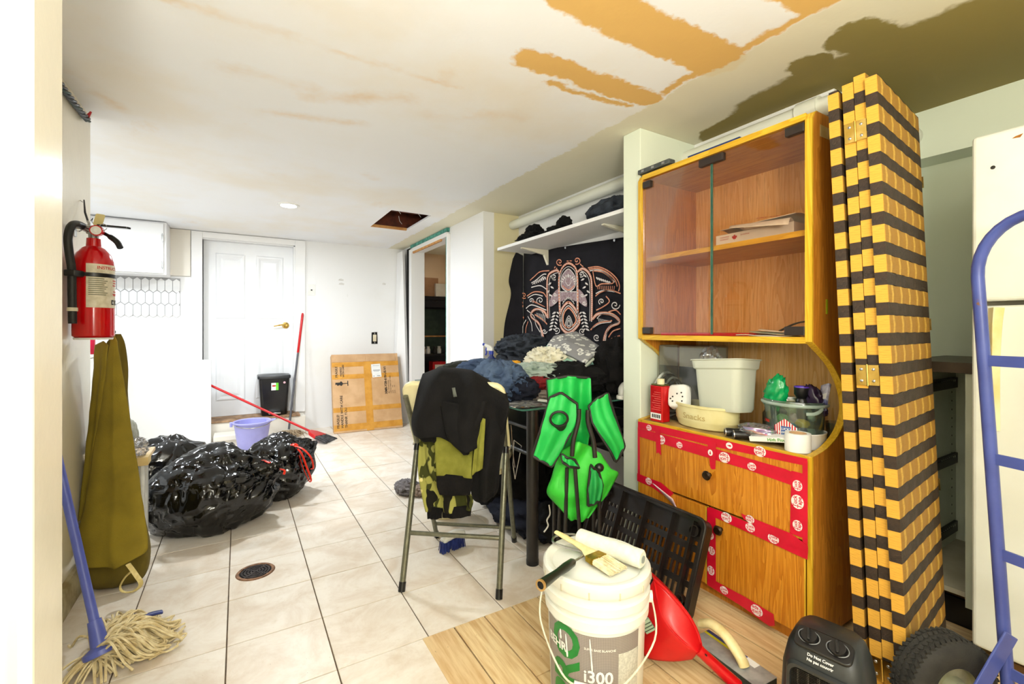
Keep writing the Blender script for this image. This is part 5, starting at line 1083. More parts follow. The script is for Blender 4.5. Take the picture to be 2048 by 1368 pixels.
# ------------------------------------------------------------------ oak hutch cabinet
CX, CY0, CY1, CD, CH = 1.634, .782, 1.546, .405, 1.815
hc = thing('hutch_cabinet', 'tall oak hutch with glass doors above and red-taped drawer below', 'cabinet', (1.80, 1.16, 0))
XZ = Matrix(((1, 0, 0, 0), (0, 0, 1, 0), (0, 1, 0, 0), (0, 0, 0, 1)))   # (x,z,y) prism in the side plane
def sideprof(x0=CX):
    f = [(x0, .03), (x0, .655)]
    f += [(p.x, p.y) for p in smooth([(x0 + .002, .657, 0), (x0 + .10, .675, 0), (x0 + .19, .72, 0), (x0 + .235, .79, 0), (x0 + .215, .87, 0), (x0 + .14, .955, 0), (x0 + .035, 1.02, 0)], 5)]
    f += [(x0, 1.04), (x0, CH - .03), (x0 + .012, CH - .008), (x0 + .03, CH), (x0 + CD, CH), (x0 + CD, .03)]
    return f
for y0, y1, m in ((CY0, CY0 + .02, M_OAKD), (CY1 - .02, CY1, M_OAKD)):
    q = obj('side_panel', MB().prism(sideprof(), y0, y1, XZ), m, hc, angle=30)
    fr_ = sideprof(); fr_ = fr_[:-2]
    mb = MB(); n = len(fr_)
    rs = [[Vector((x - .0012, y0 - .0008, z)), Vector((x - .0012, y1 + .0008, z))] for x, z in fr_]
    for a in rs: pass
    mb.rings([[Vector((x - .004, y0 - .0012, z)), Vector((x - .004, y1 + .0012, z)), Vector((x + .004, y1 + .0012, z)), Vector((x + .004, y0 - .0012, z))] for x, z in fr_])
    obj('edge_band', mb, M_EDGE, q, smooth_=False)
yi0, yi1 = CY0 + .02, CY1 - .02
obj('back_panel', MB().box(CX + CD - .012, CX + CD - .006, yi0, yi1, .05, CH - .02), M_OAKB, hc, smooth_=False)
def board(name, z, x0=CX, th=.02, mat=None):
    q = obj(name, MB().box(x0 + .006, CX + CD - .013, yi0 + .0005, yi1 - .0005, z, z + th), mat or M_OAKH, hc, smooth_=False)
    obj('edge_band', MB().box(x0, x0 + .006, yi0 + .0005, yi1 - .0005, z - .001, z + th + .001), M_EDGE2, q, smooth_=False); return q
M_EDGE2 = oak('golden_edge_band_flat', (226, 184, 56), (204, 158, 34), 'y', (168, 124, 20))
board('top_board', CH - .026); board('glass_shelf_board', 1.035); board('middle_shelf', 1.405, CX + .03, .018); board('worktop', .635, CX - .002, .022, pm('worn_oak_top', (186, 158, 100), (150, 120, 66), 14, .6)); board('bottom_board', .05)
obj('plinth', MB().box(CX + .02, CX + .036, yi0, yi1, 0.0, .05), M_OAKD, hc, smooth_=False)
obj('divider', MB().box(CX + .012, CX + CD - .02, 1.155, 1.17, .072, .365), M_OAKD, hc, smooth_=False)
# glass doors
M_PANE = clear('hutch_glass', (252, 244, 236), .03, .01, 0.0, .45)
for y0, y1 in ((yi0 + .004, 1.158), (1.164, yi1 - .002)):
    g = obj('glass_door', MB().box(CX + .004, CX + .009, y0, y1, 1.062, CH - .034), M_PANE, hc, smooth_=False)
    e = y1 if y0 < 1.1 else y0
    obj('polished_edge', MB().box(CX + .0038, CX + .0092, e - .0012, e + .0012, 1.062, CH - .034), pm('glass_edge_green', (70, 120, 104)), g, smooth_=False)
for y, z, w in ((1.16, CH - .052, .055), (yi0 + .035, CH - .052, .032), (yi1 - .03, CH - .058, .022), (yi1 - .03, 1.075, .024), (yi0 + .035, 1.074, .034)):
    obj('glass_clip', MB().box(CX - .006, CX + .016, y - w, y + w, z - .013, z + .018), pm('dark_brown_plastic', (44, 34, 30), (32, 26, 24), 8, .4), hc, smooth_=False, bevel=.003)
# drawer and doors
dw = obj('drawer', MB().box(CX - .014, CX + .004, yi0 - .008, yi1 + .008, .375, .632), M_OAK, hc, smooth_=False, bevel=.002)
M_KNOB = pm('dark_bronze_knob', (66, 48, 30), (46, 32, 20), 20, .3, .6)
def knob(y, z, par): obj('knob', MB().lathe([(.008, 0), (.007, .012), (.017, .018), (.019, .024), (.014, .031), (0, .033)], 20, Matrix.Translation((CX - .014, y, z)) @ Matrix.Rotation(R(-90), 4, 'Y')), M_KNOB, par)
knob(1.155, .50, dw)
for y0, y1, ky, ang in ((yi0 - .006, 1.152, 1.105, 0), (1.17, yi1 + .006, 1.23, 4)):
    d_ = obj('door', MB().box(CX - .014, CX + .003, y0, y1, .055, .366), M_OAK, hc, smooth_=False, bevel=.002)
    obj('door_edge', MB().box(CX - .0145, CX - .006, y0, y0 + .004, .055, .366).box(CX - .0145, CX - .006, y1 - .004, y1, .055, .366) if ang else MB().box(CX - .0145, CX - .006, y0, y0 + .004, .055, .366), M_EDGE, d_, smooth_=False)
    knob(ky, .30, d_)
obj('drawer_gap_shade', MB().box(CX + .006, CX + .01, yi0, yi1, .366, .376), M_BLACKHOLE, hc, smooth_=False)  # dark strip painted as the shade in the slit between drawer and doors
# red sheathing tape
M_TAPE = pm('red_sheathing_tape', (214, 16, 52), (196, 10, 42), 12, .35)
M_WINK = pm('white_ink', (244, 238, 236), (234, 226, 224), 20, .6)
FR = Matrix(((0, 0, -1, 0), (-1, 0, 0, 0), (0, 1, 0, 0), (0, 0, 0, 1)))   # u along -Y, v up, out towards -X
def ftape(poly, lift, logos=(), name='tape'):
    """strip stuck on the cabinet front; poly in (y, z)"""
    mb = MB(); x = CX - .0142 - lift
    mb.rings([[Vector((x, y, z)) for y, z in poly], [Vector((x - .0007, y, z)) for y, z in poly]])
    t_ = obj(name, mb, M_TAPE, hc, smooth_=False)
    for (y, z, r_, rot) in logos:
        r_ *= 1.2
        Ml = Matrix.Translation((x - .001, y, z)) @ FR.to_3x3().to_4x4() @ Matrix.Rotation(R(rot), 4, 'Z')
        Ml = frame(Vector((x - .0012, y, z)), Vector((0, -math.cos(R(rot)), math.sin(R(rot)))), Vector((0, math.sin(R(rot)), math.cos(R(rot)))))
        m2 = MB().prism([(r_ * 1.15 * math.cos(a * .3142), r_ * math.sin(a * .3142)) for a in range(20)], 0, .0003, Ml)
        lg = obj('tape_logo', m2, M_WINK, t_, smooth_=False)
        m3 = MB(); 
        if r_ > .012: text(m3, 'Tuck', r_ * .95, Ml @ Matrix.Translation((0, r_ * .35, .0004)), .0003); text(m3, 'Tape', r_ * .95, Ml @ Matrix.Translation((0, -r_ * .38, .0004)), .0003)
        else: m3.prism([(r_ * .8, 0), (-r_ * .4, r_ * .35), (-r_ * .7, 0), (-r_ * .4, -r_ * .3)], .0004, .0006, Ml)
        for f_ in range(len(m3.v)): pass
        q = obj('logo_print', m3, M_TAPE, t_, smooth_=False)
    return t_
ya, yb = yi0 - .012, yi1 + .012
ftape([(yb, .648), (ya, .652), (ya, .628), (1.1, .618), (yb, .618)], .0006, [(1.47, .63, .011, 180), (1.07, .635, .010, 180), (.95, .64, .016, 180)])
ftape([(yb - .01, .617), (1.2, .612), (.86, .600), (ya + .02, .590), (ya + .02, .548), (1.0, .562), (1.3, .570), (yb - .01, .578)], .0013, [(1.40, .59, .017, 10), (1.30, .588, .011, 0), (1.09, .585, .017, 185), (.98, .578, .012, 5)])
ftape([(ya + .05, .60), (ya + .004, .60), (ya + .004, .385), (ya + .055, .385)], .002, [(ya + .03, .555, .013, 90), (ya + .03, .50, .017, 90), (ya + .03, .42, .013, 90)])
ftape([(ya + .014, .645), (ya - .002, .645), (ya - .002, .33), (ya + .014, .33)], .0027, [])
ftape([(1.432, .632), (1.405, .634), (1.398, .52), (1.415, .53), (1.424, .522)], .0027, [])
ftape([(1.165, .634), (1.125, .632), (1.128, .53), (1.142, .525), (1.150, .53)], .0034, [(1.15, .59, .009, 90)])
ftape([(yb, .62), (yb - .012, .62), (yb - .014, .40), (yb, .40)], .002, [])
ftape([(yb + .003, .402), (1.40, .398), (1.33, .372), (1.36, .34), (1.45, .362), (yb + .003, .366)], .002, [(1.47, .385, .013, 0)])
ftape([(1.155, .372), (.98, .368), (ya - .004, .360), (ya - .002, .318), (.98, .33), (1.155, .340)], .0034, [(1.08, .356, .016, 180), (.985, .352, .013, 0), (.90, .345, .014, 0)])
ftape([(1.02, .392), (.84, .386), (ya - .004, .365), (ya, .340), (.92, .358), (1.01, .375)], .0044, [(.985, .383, .012, 180)])
ftape([(1.165, .366), (1.128, .366), (1.126, .06), (1.165, .055)], .0026, [(1.15, .26, .012, 90), (1.145, .20, .012, 90), (1.148, .12, .013, 90)])
ftape([(1.16, .088), (1.0, .086), (.90, .078), (.895, .04), (.915, .028), (1.02, .045), (1.16, .055)], .0034, [(1.09, .07, .012, 0), (.96, .06, .016, 180)])
# stickers on the side
obj('price_sticker', MB().box(CX + .05, CX + .115, CY0 - .0008, CY0 - .0001, 1.735, 1.775), pm('old_sticker', (214, 196, 140), (196, 172, 110), 20, .7), hc, smooth_=False)
obj('lime_sticker', MB().box(CX + .09, CX + .102, CY0 - .0008, CY0 - .0001, 1.135, 1.185), pm('lime_paper', (186, 206, 30), (160, 184, 20), 20, .6), hc, smooth_=False)

# ------------------------------------------------------------------ on top of the hutch
pb = thing('plastic_rail', 'dark grey plastic strip with slots on the hutch top left corner', 'strip', (CX + .02, 1.46, CH))
obj('rail', MB().box(CX - .01, CX + .03, 1.36, 1.545, CH + .001, CH + .022), pm('slate_plastic', (78, 84, 84), (60, 66, 66), 10, .4), pb, smooth_=False, bevel=.003)
for y in (1.39, 1.45, 1.51): obj('slot', MB().box(CX - .0112, CX - .0102, y - .004, y + .012, CH + .006, CH + .016), M_STEEL, pb, smooth_=False)
mg = thing('magazine_stack', 'blue and white magazines lying on the hutch top under the pipe', 'magazines', (CX + .12, 1.18, CH))
obj('magazine', MB().box(CX + .05, CX + .25, 1.06, 1.33, CH + .001, CH + .008), pm('navy_cover', (34, 60, 120), (24, 44, 96), 30, .4), mg, smooth_=False)
obj('magazine', MB().box(CX + .06, CX + .26, 1.02, 1.31, CH + .0085, CH + .016, Matrix.Translation((0, -.01, 0))), M_PAPER, mg, smooth_=False)
obj('magazine', MB().box(CX + .05, CX + .25, 1.07, 1.31, CH + .0165, CH + .024), pm('navy_cover', (34, 60, 120)), mg, smooth_=False)

# ------------------------------------------------------------------ behind the glass
zs = 1.4235
bx = thing('leaf_box', 'open white and red box with maple leaf print on the hutch middle shelf', 'box', (1.78, .97, zs))
def YV(u, v, X): return Xp(u, v, X)
p0 = Xp(1432, 488, 1.74); p1 = Xp(1508, 480, 1.74)
y_l, y_r = p0.y, p1.y - .15
obj('box_body', MB().box(1.74, 1.90, y_r, y_l, zs, zs + .055), M_PAPER, bx, smooth_=False, bevel=.001)
obj('red_band', MB().box(1.7388, 1.7399, y_r, y_l, zs, zs + .014), M_RED, bx, smooth_=False)
obj('box_flap', MB().loft([[(1.74, y_l - .13, zs + .056), (1.74, y_r, zs + .056)], [(1.70, y_l - .10, zs + .075), (1.70, y_r - .01, zs + .06)], [(1.665, y_l - .11, zs + .06), (1.665, y_r - .02, zs + .03)]], 10, 10), M_PAPER, bx, solid=.002)
obj('box_lid', MB().loft([[(1.90, y_l, zs + .056), (1.90, y_r, zs + .056)], [(1.82, y_l + .01, zs + .085), (1.82, y_r, zs + .09)], [(1.74, y_l - .02, zs + .075), (1.745, y_r, zs + .085)]], 10, 10), M_PAPER, bx, solid=.002)
lf = [(0, -1), (.06, -.45), (.5, -.55), (.42, -.3), (.9, .05), (.75, .15), (.85, .5), (.5, .42), (.45, .6), (.2, .3), (.28, .8), (.12, .72), (0, 1)]
lf = lf + [(-x, y) for x, y in reversed(lf[1:-1])]
Ml = frame((1.7385, y_l - .085, zs + .035), (0, -1, 0), (0, 0, 1))
obj('leaf_print', MB().prism([(x * .013, y * .013) for x, y in lf], 0, .0005, Ml), M_RED, bx, smooth_=False)
m_ = MB(); text(m_, 'CANADIAN', .008, Ml @ Matrix.Translation((-.045, .008, 0))); text(m_, 'COMPANY', .008, Ml @ Matrix.Translation((-.045, -.002, 0))); text(m_, 'ENTREPRISE', .007, Ml @ Matrix.Translation((.045, .006, 0)))
obj('red_lettering', m_, M_REDINK, bx, smooth_=False)
m_ = MB(); text(m_, 'www.dogtreats.com', .009, Ml @ Matrix.Translation((0, -.028, .0012)), .0002); q = obj('white_lettering', m_, M_PAPER, bx, smooth_=False)
m_ = MB(); text(m_, "Life's Away", .02, frame((1.683, y_r + .06, zs + .072), (0, -1, -.1), (.6, 0, .25)) @ Matrix.Translation((0, 0, .003)), .0006); obj('flap_lettering', m_, M_RED, bx, smooth_=False)
zb = 1.0565
single('red_folder', MB().box(CX + .03, CX + .22, 1.02, 1.44, zb, zb + .012), M_RED, 'thin red folder lying flat behind the hutch glass', 'folder', smooth_=False)
rnd = random.Random(12)
for i, (x, y, w, d, rz, z) in enumerate(((1.72, .98, .19, .11, 12, .001), (1.74, .95, .17, .10, -8, .008), (1.73, .93, .15, .09, 25, .015))):
    def pf_(a, b, p): return Vector((0, 0, .010 * a * a * (1 if i else .5) + .003 * noise.noise(p * 20)))
    Mp = Matrix.Translation((x, y, zb + z)) @ Matrix.Rotation(R(rz), 4, 'Z')
    single('paper_sheet', MB().loft([[Mp @ Vector((-d / 2, -w / 2, 0)), Mp @ Vector((-d / 2, w / 2, 0))], [Mp @ Vector((d / 2, -w / 2, .0)), Mp @ Vector((d / 2, w / 2, 0))]], 12, 8, fold=pf_), [M_PAPER, pm('mint_paper', (206, 226, 214), (190, 214, 200), 16, .6), M_PAPER][i], ['lowest white leaflet behind the hutch glass', 'pale mint leaflet between white ones behind the hutch glass', 'topmost curled white leaflet behind the hutch glass'][i], 'leaflet', 'leaflets behind the hutch glass', solid=.003)
single('dark_strap', MB().tube(smooth([(1.84, 1.0, zb + .02), (1.83, .93, zb + .05), (1.82, .86, zb + .055), (1.82, .83, zb + .03)], 5), .008, 8, flat=.4), pm('grey_webbing', (90, 96, 92), (70, 76, 72), 30, .8), 'grey strap curling behind the leaflets in the hutch', 'strap')

# ------------------------------------------------------------------ open niche of the hutch
zw = .658
M_MILK = clear('milky_plastic', (240, 244, 232), .15, .25, .93)
def on(u, v): return Zp(u, v, zw)
# bagged hose and black card at the left end
bgp = thing('hose_package', 'clear package with black card and coiled grey hose at the hutch left end', 'package', (1.80, 1.47, zw))
obj('header_card', MB().box(1.88, 1.884, 1.26, 1.512, .88, 1.00), pm('grey_card', (206, 204, 186), (190, 186, 166), 10, .6), bgp, smooth_=False)
obj('black_card', MB().box(1.879, 1.885, 1.26, 1.512, .70, .90), pm('dark_green_card', (38, 42, 34), (28, 32, 26), 8, .4), bgp, smooth_=False)
obj('gold_square', MB().box(1.8775, 1.8785, 1.31, 1.355, .915, .965), pm('gold_print', (170, 150, 60), (140, 120, 40), 20, .5), bgp, smooth_=False)
for k in range(5): obj('icon_square', MB().box(1.8775, 1.8785, 1.27 + k * .026, 1.29 + k * .026, .845, .875), M_PAPER, bgp, smooth_=False)
for k, rr in enumerate((.105, .093, .08, .067)):
    c_ = Vector((1.76 + k * .012, 1.49 - .01 * k, zw + .115))
    obj('hose_coil', MB().tube([c_ + Vector((rr * .75 * math.cos(a), .012 * math.sin(a * 2) - .02 * math.cos(a), rr * math.sin(a))) for a in [i * .2244 for i in range(28)]], .006, 8, True), pm('grey_white_hose', (206, 210, 204), (160, 166, 160), 20, .3) if k % 2 == 0 else pm('dark_hose', (70, 72, 66), (50, 52, 48), 20, .3), bgp)
obj('film', MB().box(1.735, 1.895, 1.255, 1.518, zw + .001, 1.01), clear('package_film', (244, 246, 244), .12, .08, .05), bgp, smooth_=False, bevel=.01)
# red tin
ct = thing('red_tin', 'rectangular red tin with cream screw cap in the hutch niche', 'tin', (1.70, 1.475, zw))
tp0 = on(1340, 850); rc = Vector((1.675, 1.455, 0))
obj('tin_body', MB().prism(rrect(rc.x - .028, rc.x + .028, rc.y - .036, rc.y + .036, .008), zw + .0005, zw + .165), pm('red_lithographed_tin', (208, 24, 28), (186, 14, 18), 30, .3, .2), ct, bevel=.002)
obj('tin_top', MB().prism(rrect(rc.x - .026, rc.x + .026, rc.y - .034, rc.y + .034, .008), zw + .1655, zw + .172), pm('olive_tin', (120, 116, 60), (100, 96, 48), 20, .4, .5), ct, bevel=.002)
obj('cap', MB().cyl((rc.x, rc.y - .005, zw + .172), (rc.x, rc.y - .005, zw + .196), .0165, n=22), M_CRM, ct)
lq = obj('barcode_label', MB().box(rc.x - .0292, rc.x - .0284, rc.y - .03, rc.y + .03, zw + .012, zw + .04), M_PAPER, ct, smooth_=False)
mb = MB()
for k in range(5): mb.box(rc.x - .0298, rc.x - .0293, rc.y - .025 + k * .010, rc.y - .019 + k * .010, zw + .018, zw + .034)
obj('barcode', mb, M_INK, lq, smooth_=False)['kind'] = 'stuff'
mb = MB()
for k in range(9): mb.box(rc.x - .0288, rc.x - .0282, rc.y - .028, rc.y + .024 - (k % 3) * .008, zw + .055 + k * .010, zw + .057 + k * .010)
obj('fine_print', mb, pm('pale_red_print', (232, 120, 110), (220, 100, 92), 20, .5), ct, smooth_=False)['kind'] = 'stuff'
# oval snack bowl
bo = thing('snack_bowl', 'oval ribbed cream plastic bowl embossed Snacks in the hutch niche', 'bowl', (1.745, 1.245, zw))
bw = Vector((1.745, 1.262, zw)); prof = [(.0, .003), (.80, .0), (.90, .006), (.965, .03), (.985, .034), (.975, .042), (.995, .05), (.985, .058), (1.0, .07), (.995, .078), (1.015, .09), (1.05, .092), (1.055, .10), (1.0, .102), (.96, .09), (.93, .03), (.85, .012), (0, .010)]
def oval(prof, rx, ry, c_, n=44): return MB().rings([[c_ + Vector((rx * r_ * math.cos(2 * math.pi * j / n), ry * r_ * math.sin(2 * math.pi * j / n), z)) for j in range(n)] for r_, z in prof], True, False)
obj('bowl_body', oval(prof, .088, .146, bw), pm('cream_bowl_plastic', (226, 218, 168), (210, 198, 136), 6, .4), bo)
vs, fs = text2d('Snacks', .034, .0002)
mb = MB().add([bw + Vector((-.0895 * math.cos((p.x) / .12 + .0), -.1485 * math.sin((p.x) / .12 + .0), .052 + p.y)) for p in vs], fs)
obj('embossed_word', mb, pm('tan_emboss', (190, 170, 110), (176, 154, 92), 10, .5), bo, smooth_=False)
# perforated caddy lying in the bowl
pc = thing('perforated_caddy', 'white perforated plastic caddy tilted in the snack bowl', 'caddy', (1.70, 1.335, zw + .08))
Mc = frame((1.690, 1.372, zw + .128), (.25, -1, .12), (.35, .0, 1))
obj('caddy_tray', MB().rings([[Mc @ Vector((x, y, z)) for x, y in rrect(-w, w, -h, h, .022)] for w, h, z in ((.040, .046, 0), (.045, .052, -.006), (.049, .056, -.035), (.046, .053, -.035), (.042, .048, -.006))]), M_WHITEP, pc)
mb_ = [(-.02, -.005), (.0, .008), (.02, .012), (.026, -.006), (.024, -.026), (.006, -.034), (-.02, -.026), (-.03, -.014)]
for x, y in mb_: obj('drain_hole', MB().cyl(Mc @ Vector((x, y, .0002)), Mc @ Vector((x, y, .0012)), .0038, n=10), M_INK, pc)
# tall white container
tw = thing('tall_container', 'tall milky plastic container tilted on top of the snack bowl', 'container', (1.74, 1.20, zw + .09))
Mt = Matrix.Translation((1.755, 1.175, zw + .082)) @ Matrix.Rotation(R(-4), 4, 'X') @ Matrix.Rotation(R(4), 4, 'Y')
obj('container_body', MB().rings([[Mt @ Vector((x, y, z)) for x, y in rrect(-w, w, -h, h, .03, 5)] for w, h, z in ((.05, .078, .004), (.060, .088, .0), (.066, .094, .012), (.074, .104, .172), (.080, .112, .178), (.082, .118, .210), (.087, .123, .212), (.085, .121, .216), (.079, .114, .205), (.071, .10, .172), (.063, .09, .014), (.05, .078, .010))], True, True), M_MILK, tw)
obj('crumpled_film', MB().blob(Mt @ Vector((-.03, .045, .20)), .03, .045, .055, 17, .7, 2.6, -.9, 30, 16), clear('crinkled_film', (245, 245, 248)), tw)
# jar behind
jr = thing('candy_jar', 'small clear jar of dark candies with cream lid behind the tub', 'jar', (1.86, 1.035, zw))
obj('jar_body', MB().lathe([(0, .001), (.034, .001), (.036, .01), (.036, .085), (.026, .10), (.026, .11)], 24, Matrix.Translation((1.86, 1.04, zw))), clear('jar_glass', (240, 244, 240), .2, .03, .05), jr)
obj('jar_lid', MB().cyl((1.86, 1.04, zw + .11), (1.86, 1.04, zw + .132), .03, n=22), M_CRM, jr)
for k in range(12): obj('candy', MB().blob((1.86 + rnd.uniform(-.018, .018), 1.04 + rnd.uniform(-.018, .018), zw + .014 + k * .006), .011, .011, .010, k, .1, 2, -1, 10, 6), [pm('plum_candy', (70, 30, 50), (50, 20, 36), 10, .3), pm('peach_candy', (220, 120, 90), (200, 100, 70), 10, .3), pm('brown_candy', (80, 40, 24), (60, 28, 16), 10, .3)][k % 3], jr)
# clear tub with handle
tbx = Vector((1.785, .918, zw + .012))
ctb = thing('clear_tub', 'clear oval tub with red tent print, full of odds and ends', 'tub', tuple(tbx))
tp_ = [(r_, z * 1.28) for r_, z in [(0, .002), (.86, 0), (.90, .006), (.965, .098), (1.03, .10), (1.04, .112), (1.0, .118), (.95, .112), (.945, .098), (.88, .010), (0, .006)]]
M_CLR = clear('tub_plastic', (226, 240, 232), .15, .05, .05)
tr = .102
obj('tub_body', oval(tp_, tr * .88, tr * 1.02, tbx), M_CLR, ctb)
obj('tub_rim', MB().tube([tbx + Vector((tr * .88 * 1.03 * math.cos(a), tr * 1.02 * 1.03 * math.sin(a), .138)) for a in [i * .1571 for i in range(40)]], .006, 8, True), clear('rim_plastic', (222, 238, 230), .2, .15, .55), ctb)
obj('tub_handle', MB().tube(smooth([tbx + Vector(q) for q in ((-.01, -.1, .135), (-.035, -.108, .126), (-.06, -.10, .116), (-.075, -.08, .114))], 5), .006, 8), clear('rim_plastic', (222, 238, 230)), ctb)
def tubprint(a, z, r_=1.0): k = .90 + .065 * z / .125; return tbx + Vector((-tr * .88 * (k + .008) * r_ * math.cos(a), -tr * 1.02 * (k + .008) * r_ * math.sin(a), z))
tent = obj('tent_print', MB().grid(lambda a, b: tubprint(-.28 + .80 * a, .022 + b * (.036 + .030 * (1 - abs(2 * a - 1)))), 26, 5), M_PAPER, ctb, recalc=False)
mb = MB()
for k in range(9):
    a0 = k / 9; mb.grid(lambda a, b: tubprint(-.28 + .80 * (a0 + a * .055 + (0.5 - a0) * .0 * b), .022 + b * (.036 + .030 * (1 - abs(2 * (a0 + a * .055) - 1))), 1.004), 3, 5)
obj('tent_stripes', mb, M_RED, tent, recalc=False)['kind'] = 'stuff'
obj('blue_banner', MB().grid(lambda a, b: tubprint(-.02 + .34 * a, .028 + b * .032, 1.012), 10, 3), pm('banner_blue', (60, 96, 160), (48, 80, 140), 10, .5), tent, recalc=False)
def tubtext(s, size, a, z, bold=.0002, r_=1.022):
    vs, fs = text2d(s, size, bold); return MB().add([tubprint(a + p.x / .094, z + p.y, r_) for p in vs], fs)
mb = tubtext('LUCKY', .012, .15, .050); q = tubtext('ELEPHANT', .010, .15, .037); mb.add(q.v, q.f); obj('banner_lettering', mb, M_PAPER, tent, recalc=False, smooth_=False)
mb = tubtext('ORBE', .014, -.72, .068, .0006, 1.01); q = tubtext('SOOPA', .014, -.72, .040, .0006, 1.01); mb.add(q.v, q.f)
obj('red_lettering', mb, M_RED, ctb, recalc=False, smooth_=False)
cols = [('yellow', (220, 206, 40)), ('olive green', (150, 186, 60)), ('lilac', (186, 150, 206)), ('red', (220, 60, 60)), ('sky blue', (60, 150, 200)), ('ivory', (226, 222, 190)), ('sage', (190, 206, 150)), ('amber', (230, 176, 20)), ('maroon', (90, 40, 40)), ('mint', (140, 200, 120)), ('white', (236, 236, 230)), ('black', (40, 38, 40))]
for k, (nm, c_) in enumerate(cols):
    a = k * 2.4; r_ = .012 + .0045 * k
    single('trinket', MB().blob(tbx + Vector((r_ * math.cos(a) * .9, r_ * math.sin(a), .022 + .0066 * k)), rnd.uniform(.014, .02), rnd.uniform(.014, .024), .015, k + 100, .35, 2.5, -1, 14, 8), pm('trinket_' + nm.replace(' ', '_'), c_, tuple(x * .8 for x in c_), 20, .45), nm + ' trinket jumbled inside the clear tub', 'trinket', 'trinkets in the clear tub')
single('green_party_bag', MB().blob(tbx + Vector((-.01, .062, .165)), .026, .036, .064, 131, .45, 2.0, -1, 40, 22, M=Matrix.Rotation(R(14), 3, 'X').to_4x4()), pm('green_film', (16, 170, 96), (8, 140, 76), 8, .18, spec=.6), 'crinkled green plastic bag sticking out of the clear tub', 'bag', angle=90)
fl_ = thing('flashlight', 'black flashlight with purple rim standing in the clear tub', 'flashlight', tuple(tbx + Vector((.0, -.028, .055))))
pf0 = tbx + Vector((.0, -.028, .055))
obj('barrel', MB().lathe([(0, 0), (.017, 0), (.018, .07), (.021, .078), (.021, .095), (.017, .102), (.019, .108), (.0255, .118), (.0255, .142), (.022, .143), (.020, .13), (0, .128)], 26, Matrix.Translation(pf0)), M_BLACKP, fl_)
obj('rim', MB().lathe([(.0256, .143), (.0248, .147), (.0215, .146), (.0215, .138)], 26, Matrix.Translation(pf0)), pm('violet_plastic', (96, 60, 190), (80, 48, 170), 8, .35), fl_)
single('purple_pouch', MB().blob(tbx + Vector((.015, -.068, .15)), .022, .028, .058, 141, .35, 2.2, -1, 32, 18, M=Matrix.Rotation(R(-24), 3, 'X').to_4x4()), pm('dark_purple_foil', (46, 30, 60), (30, 20, 40), 12, .25), 'dark purple pouch leaning out of the clear tub', 'pouch', angle=90)
cpk = thing('candy_packet', 'blue patterned packet leaning at the right of the clear tub', 'packet', tuple(tbx + Vector((.0, -.09, .1))))
Mk = frame(tbx + Vector((.03, -.088, .165)), (-.5, -.8, .3), (.1, -.45, 1))
obj('packet_body', MB().prism(rrect(-.022, .022, -.052, .052, .004), -.006, .006, Mk), pm('navy_foil', (34, 44, 110), (210, 210, 226), 26, .3), cpk, bevel=.003)
obj('packet_band', MB().prism(rrect(-.0222, .0222, -.01, .012, .002), .0062, .0068, Mk), M_PAPER, cpk, smooth_=False)
obj('packet_foot', MB().prism(rrect(-.0222, .0222, -.052, -.036, .002), .0062, .0068, Mk), M_GRN, cpk, smooth_=False)
# bag of pens, binoculars, flat box, tape roll, dish
bp = thing('pen_bag', 'clear bag of coloured pens lying on the hutch worktop', 'bag', tuple(on(1520, 862)))
pc0 = Vector((1.695, 1.005, zw + .036))
obj('film', MB().blob(pc0 + Vector((0, 0, .004)), .04, .065, .024, 151, .35, 2.6, -.85, 40, 20, M=Matrix.Rotation(R(18), 3, 'Z').to_4x4()), clear('crinkled_film', (245, 245, 248)), bp, angle=90)
for k, c_ in enumerate(((206, 130, 226), (226, 140, 120), (110, 210, 120), (150, 160, 220), (190, 120, 210))):
    d = Vector((rnd.uniform(-.35, .35), 1, rnd.uniform(-.1, .1))).normalized(); c0 = pc0 + Vector((rnd.uniform(-.02, .02), 0, rnd.uniform(-.006, .012)))
    obj('pen', MB().tube([c0 - d * .05, c0 - d * .042, c0 + d * .05], [.002, .0045, .0045], 10), pm('pen_%d' % k, c_, tuple(x * .85 for x in c_), 8, .35), bp)
bn = thing('binoculars', 'small black binoculars lying at the worktop edge of the hutch', 'binoculars', (1.655, 1.13, zw))
for k, (y, x) in enumerate(((1.105, 1.648), (1.062, 1.636))):
    a = Vector((x, y, zw + .0195)); d = Vector((.72, -.69, 0)).normalized()
    q = obj('barrel', MB().tube([a, a + d * .012, a + d * .03, a + d * .085], [.0165, .0175, .0155, .019], 20), M_BLACKP, bn)
    obj('eyepiece_ring', MB().tube([a - d * .001, a - d * .004], [.017, .0165], 20, caps=False).rings([[a - d * .004 + Vector((-d.y, d.x, 0)) * r_ * math.cos(j * .3142) + Vector((0, 0, 1)) * r_ * math.sin(j * .3142) for j in range(20)] for r_ in (.0165, .0115)], True, False), M_STEEL, q)
    obj('lens', MB().cyl(a - d * .0015, a - d * .0025, .0115, n=18), pm('lens_coating', (40, 56, 90), (26, 36, 60), 8, .08), q)
obj('bridge', MB().cyl((1.678, 1.066, zw + .02), (1.692, 1.052, zw + .02), .014, n=12), M_BLACKP, bn)
wb = thing('flat_white_box', 'flat white box with green lettering leaning in front of the clear tub', 'box', (1.66, .98, zw))
Mw = frame((1.645, 1.005, zw + .004), (.12, -.97, .14), (.9, .12, .1))
obj('box_body', MB().box(0, .15, 0, .06, .0, .018, Mw), M_PAPER, wb, smooth_=False, bevel=.0015)
mb = MB(); text(mb, 'High Flow', .016, frame(Mw @ Vector((.098, -.0004, .009)), Mw.to_3x3() @ Vector((1, 0, 0)), Mw.to_3x3() @ Vector((0, 0, 1))), .0003); obj('green_lettering', mb, pm('green_print', (60, 160, 30), (48, 140, 22), 10, .5), wb, smooth_=False)
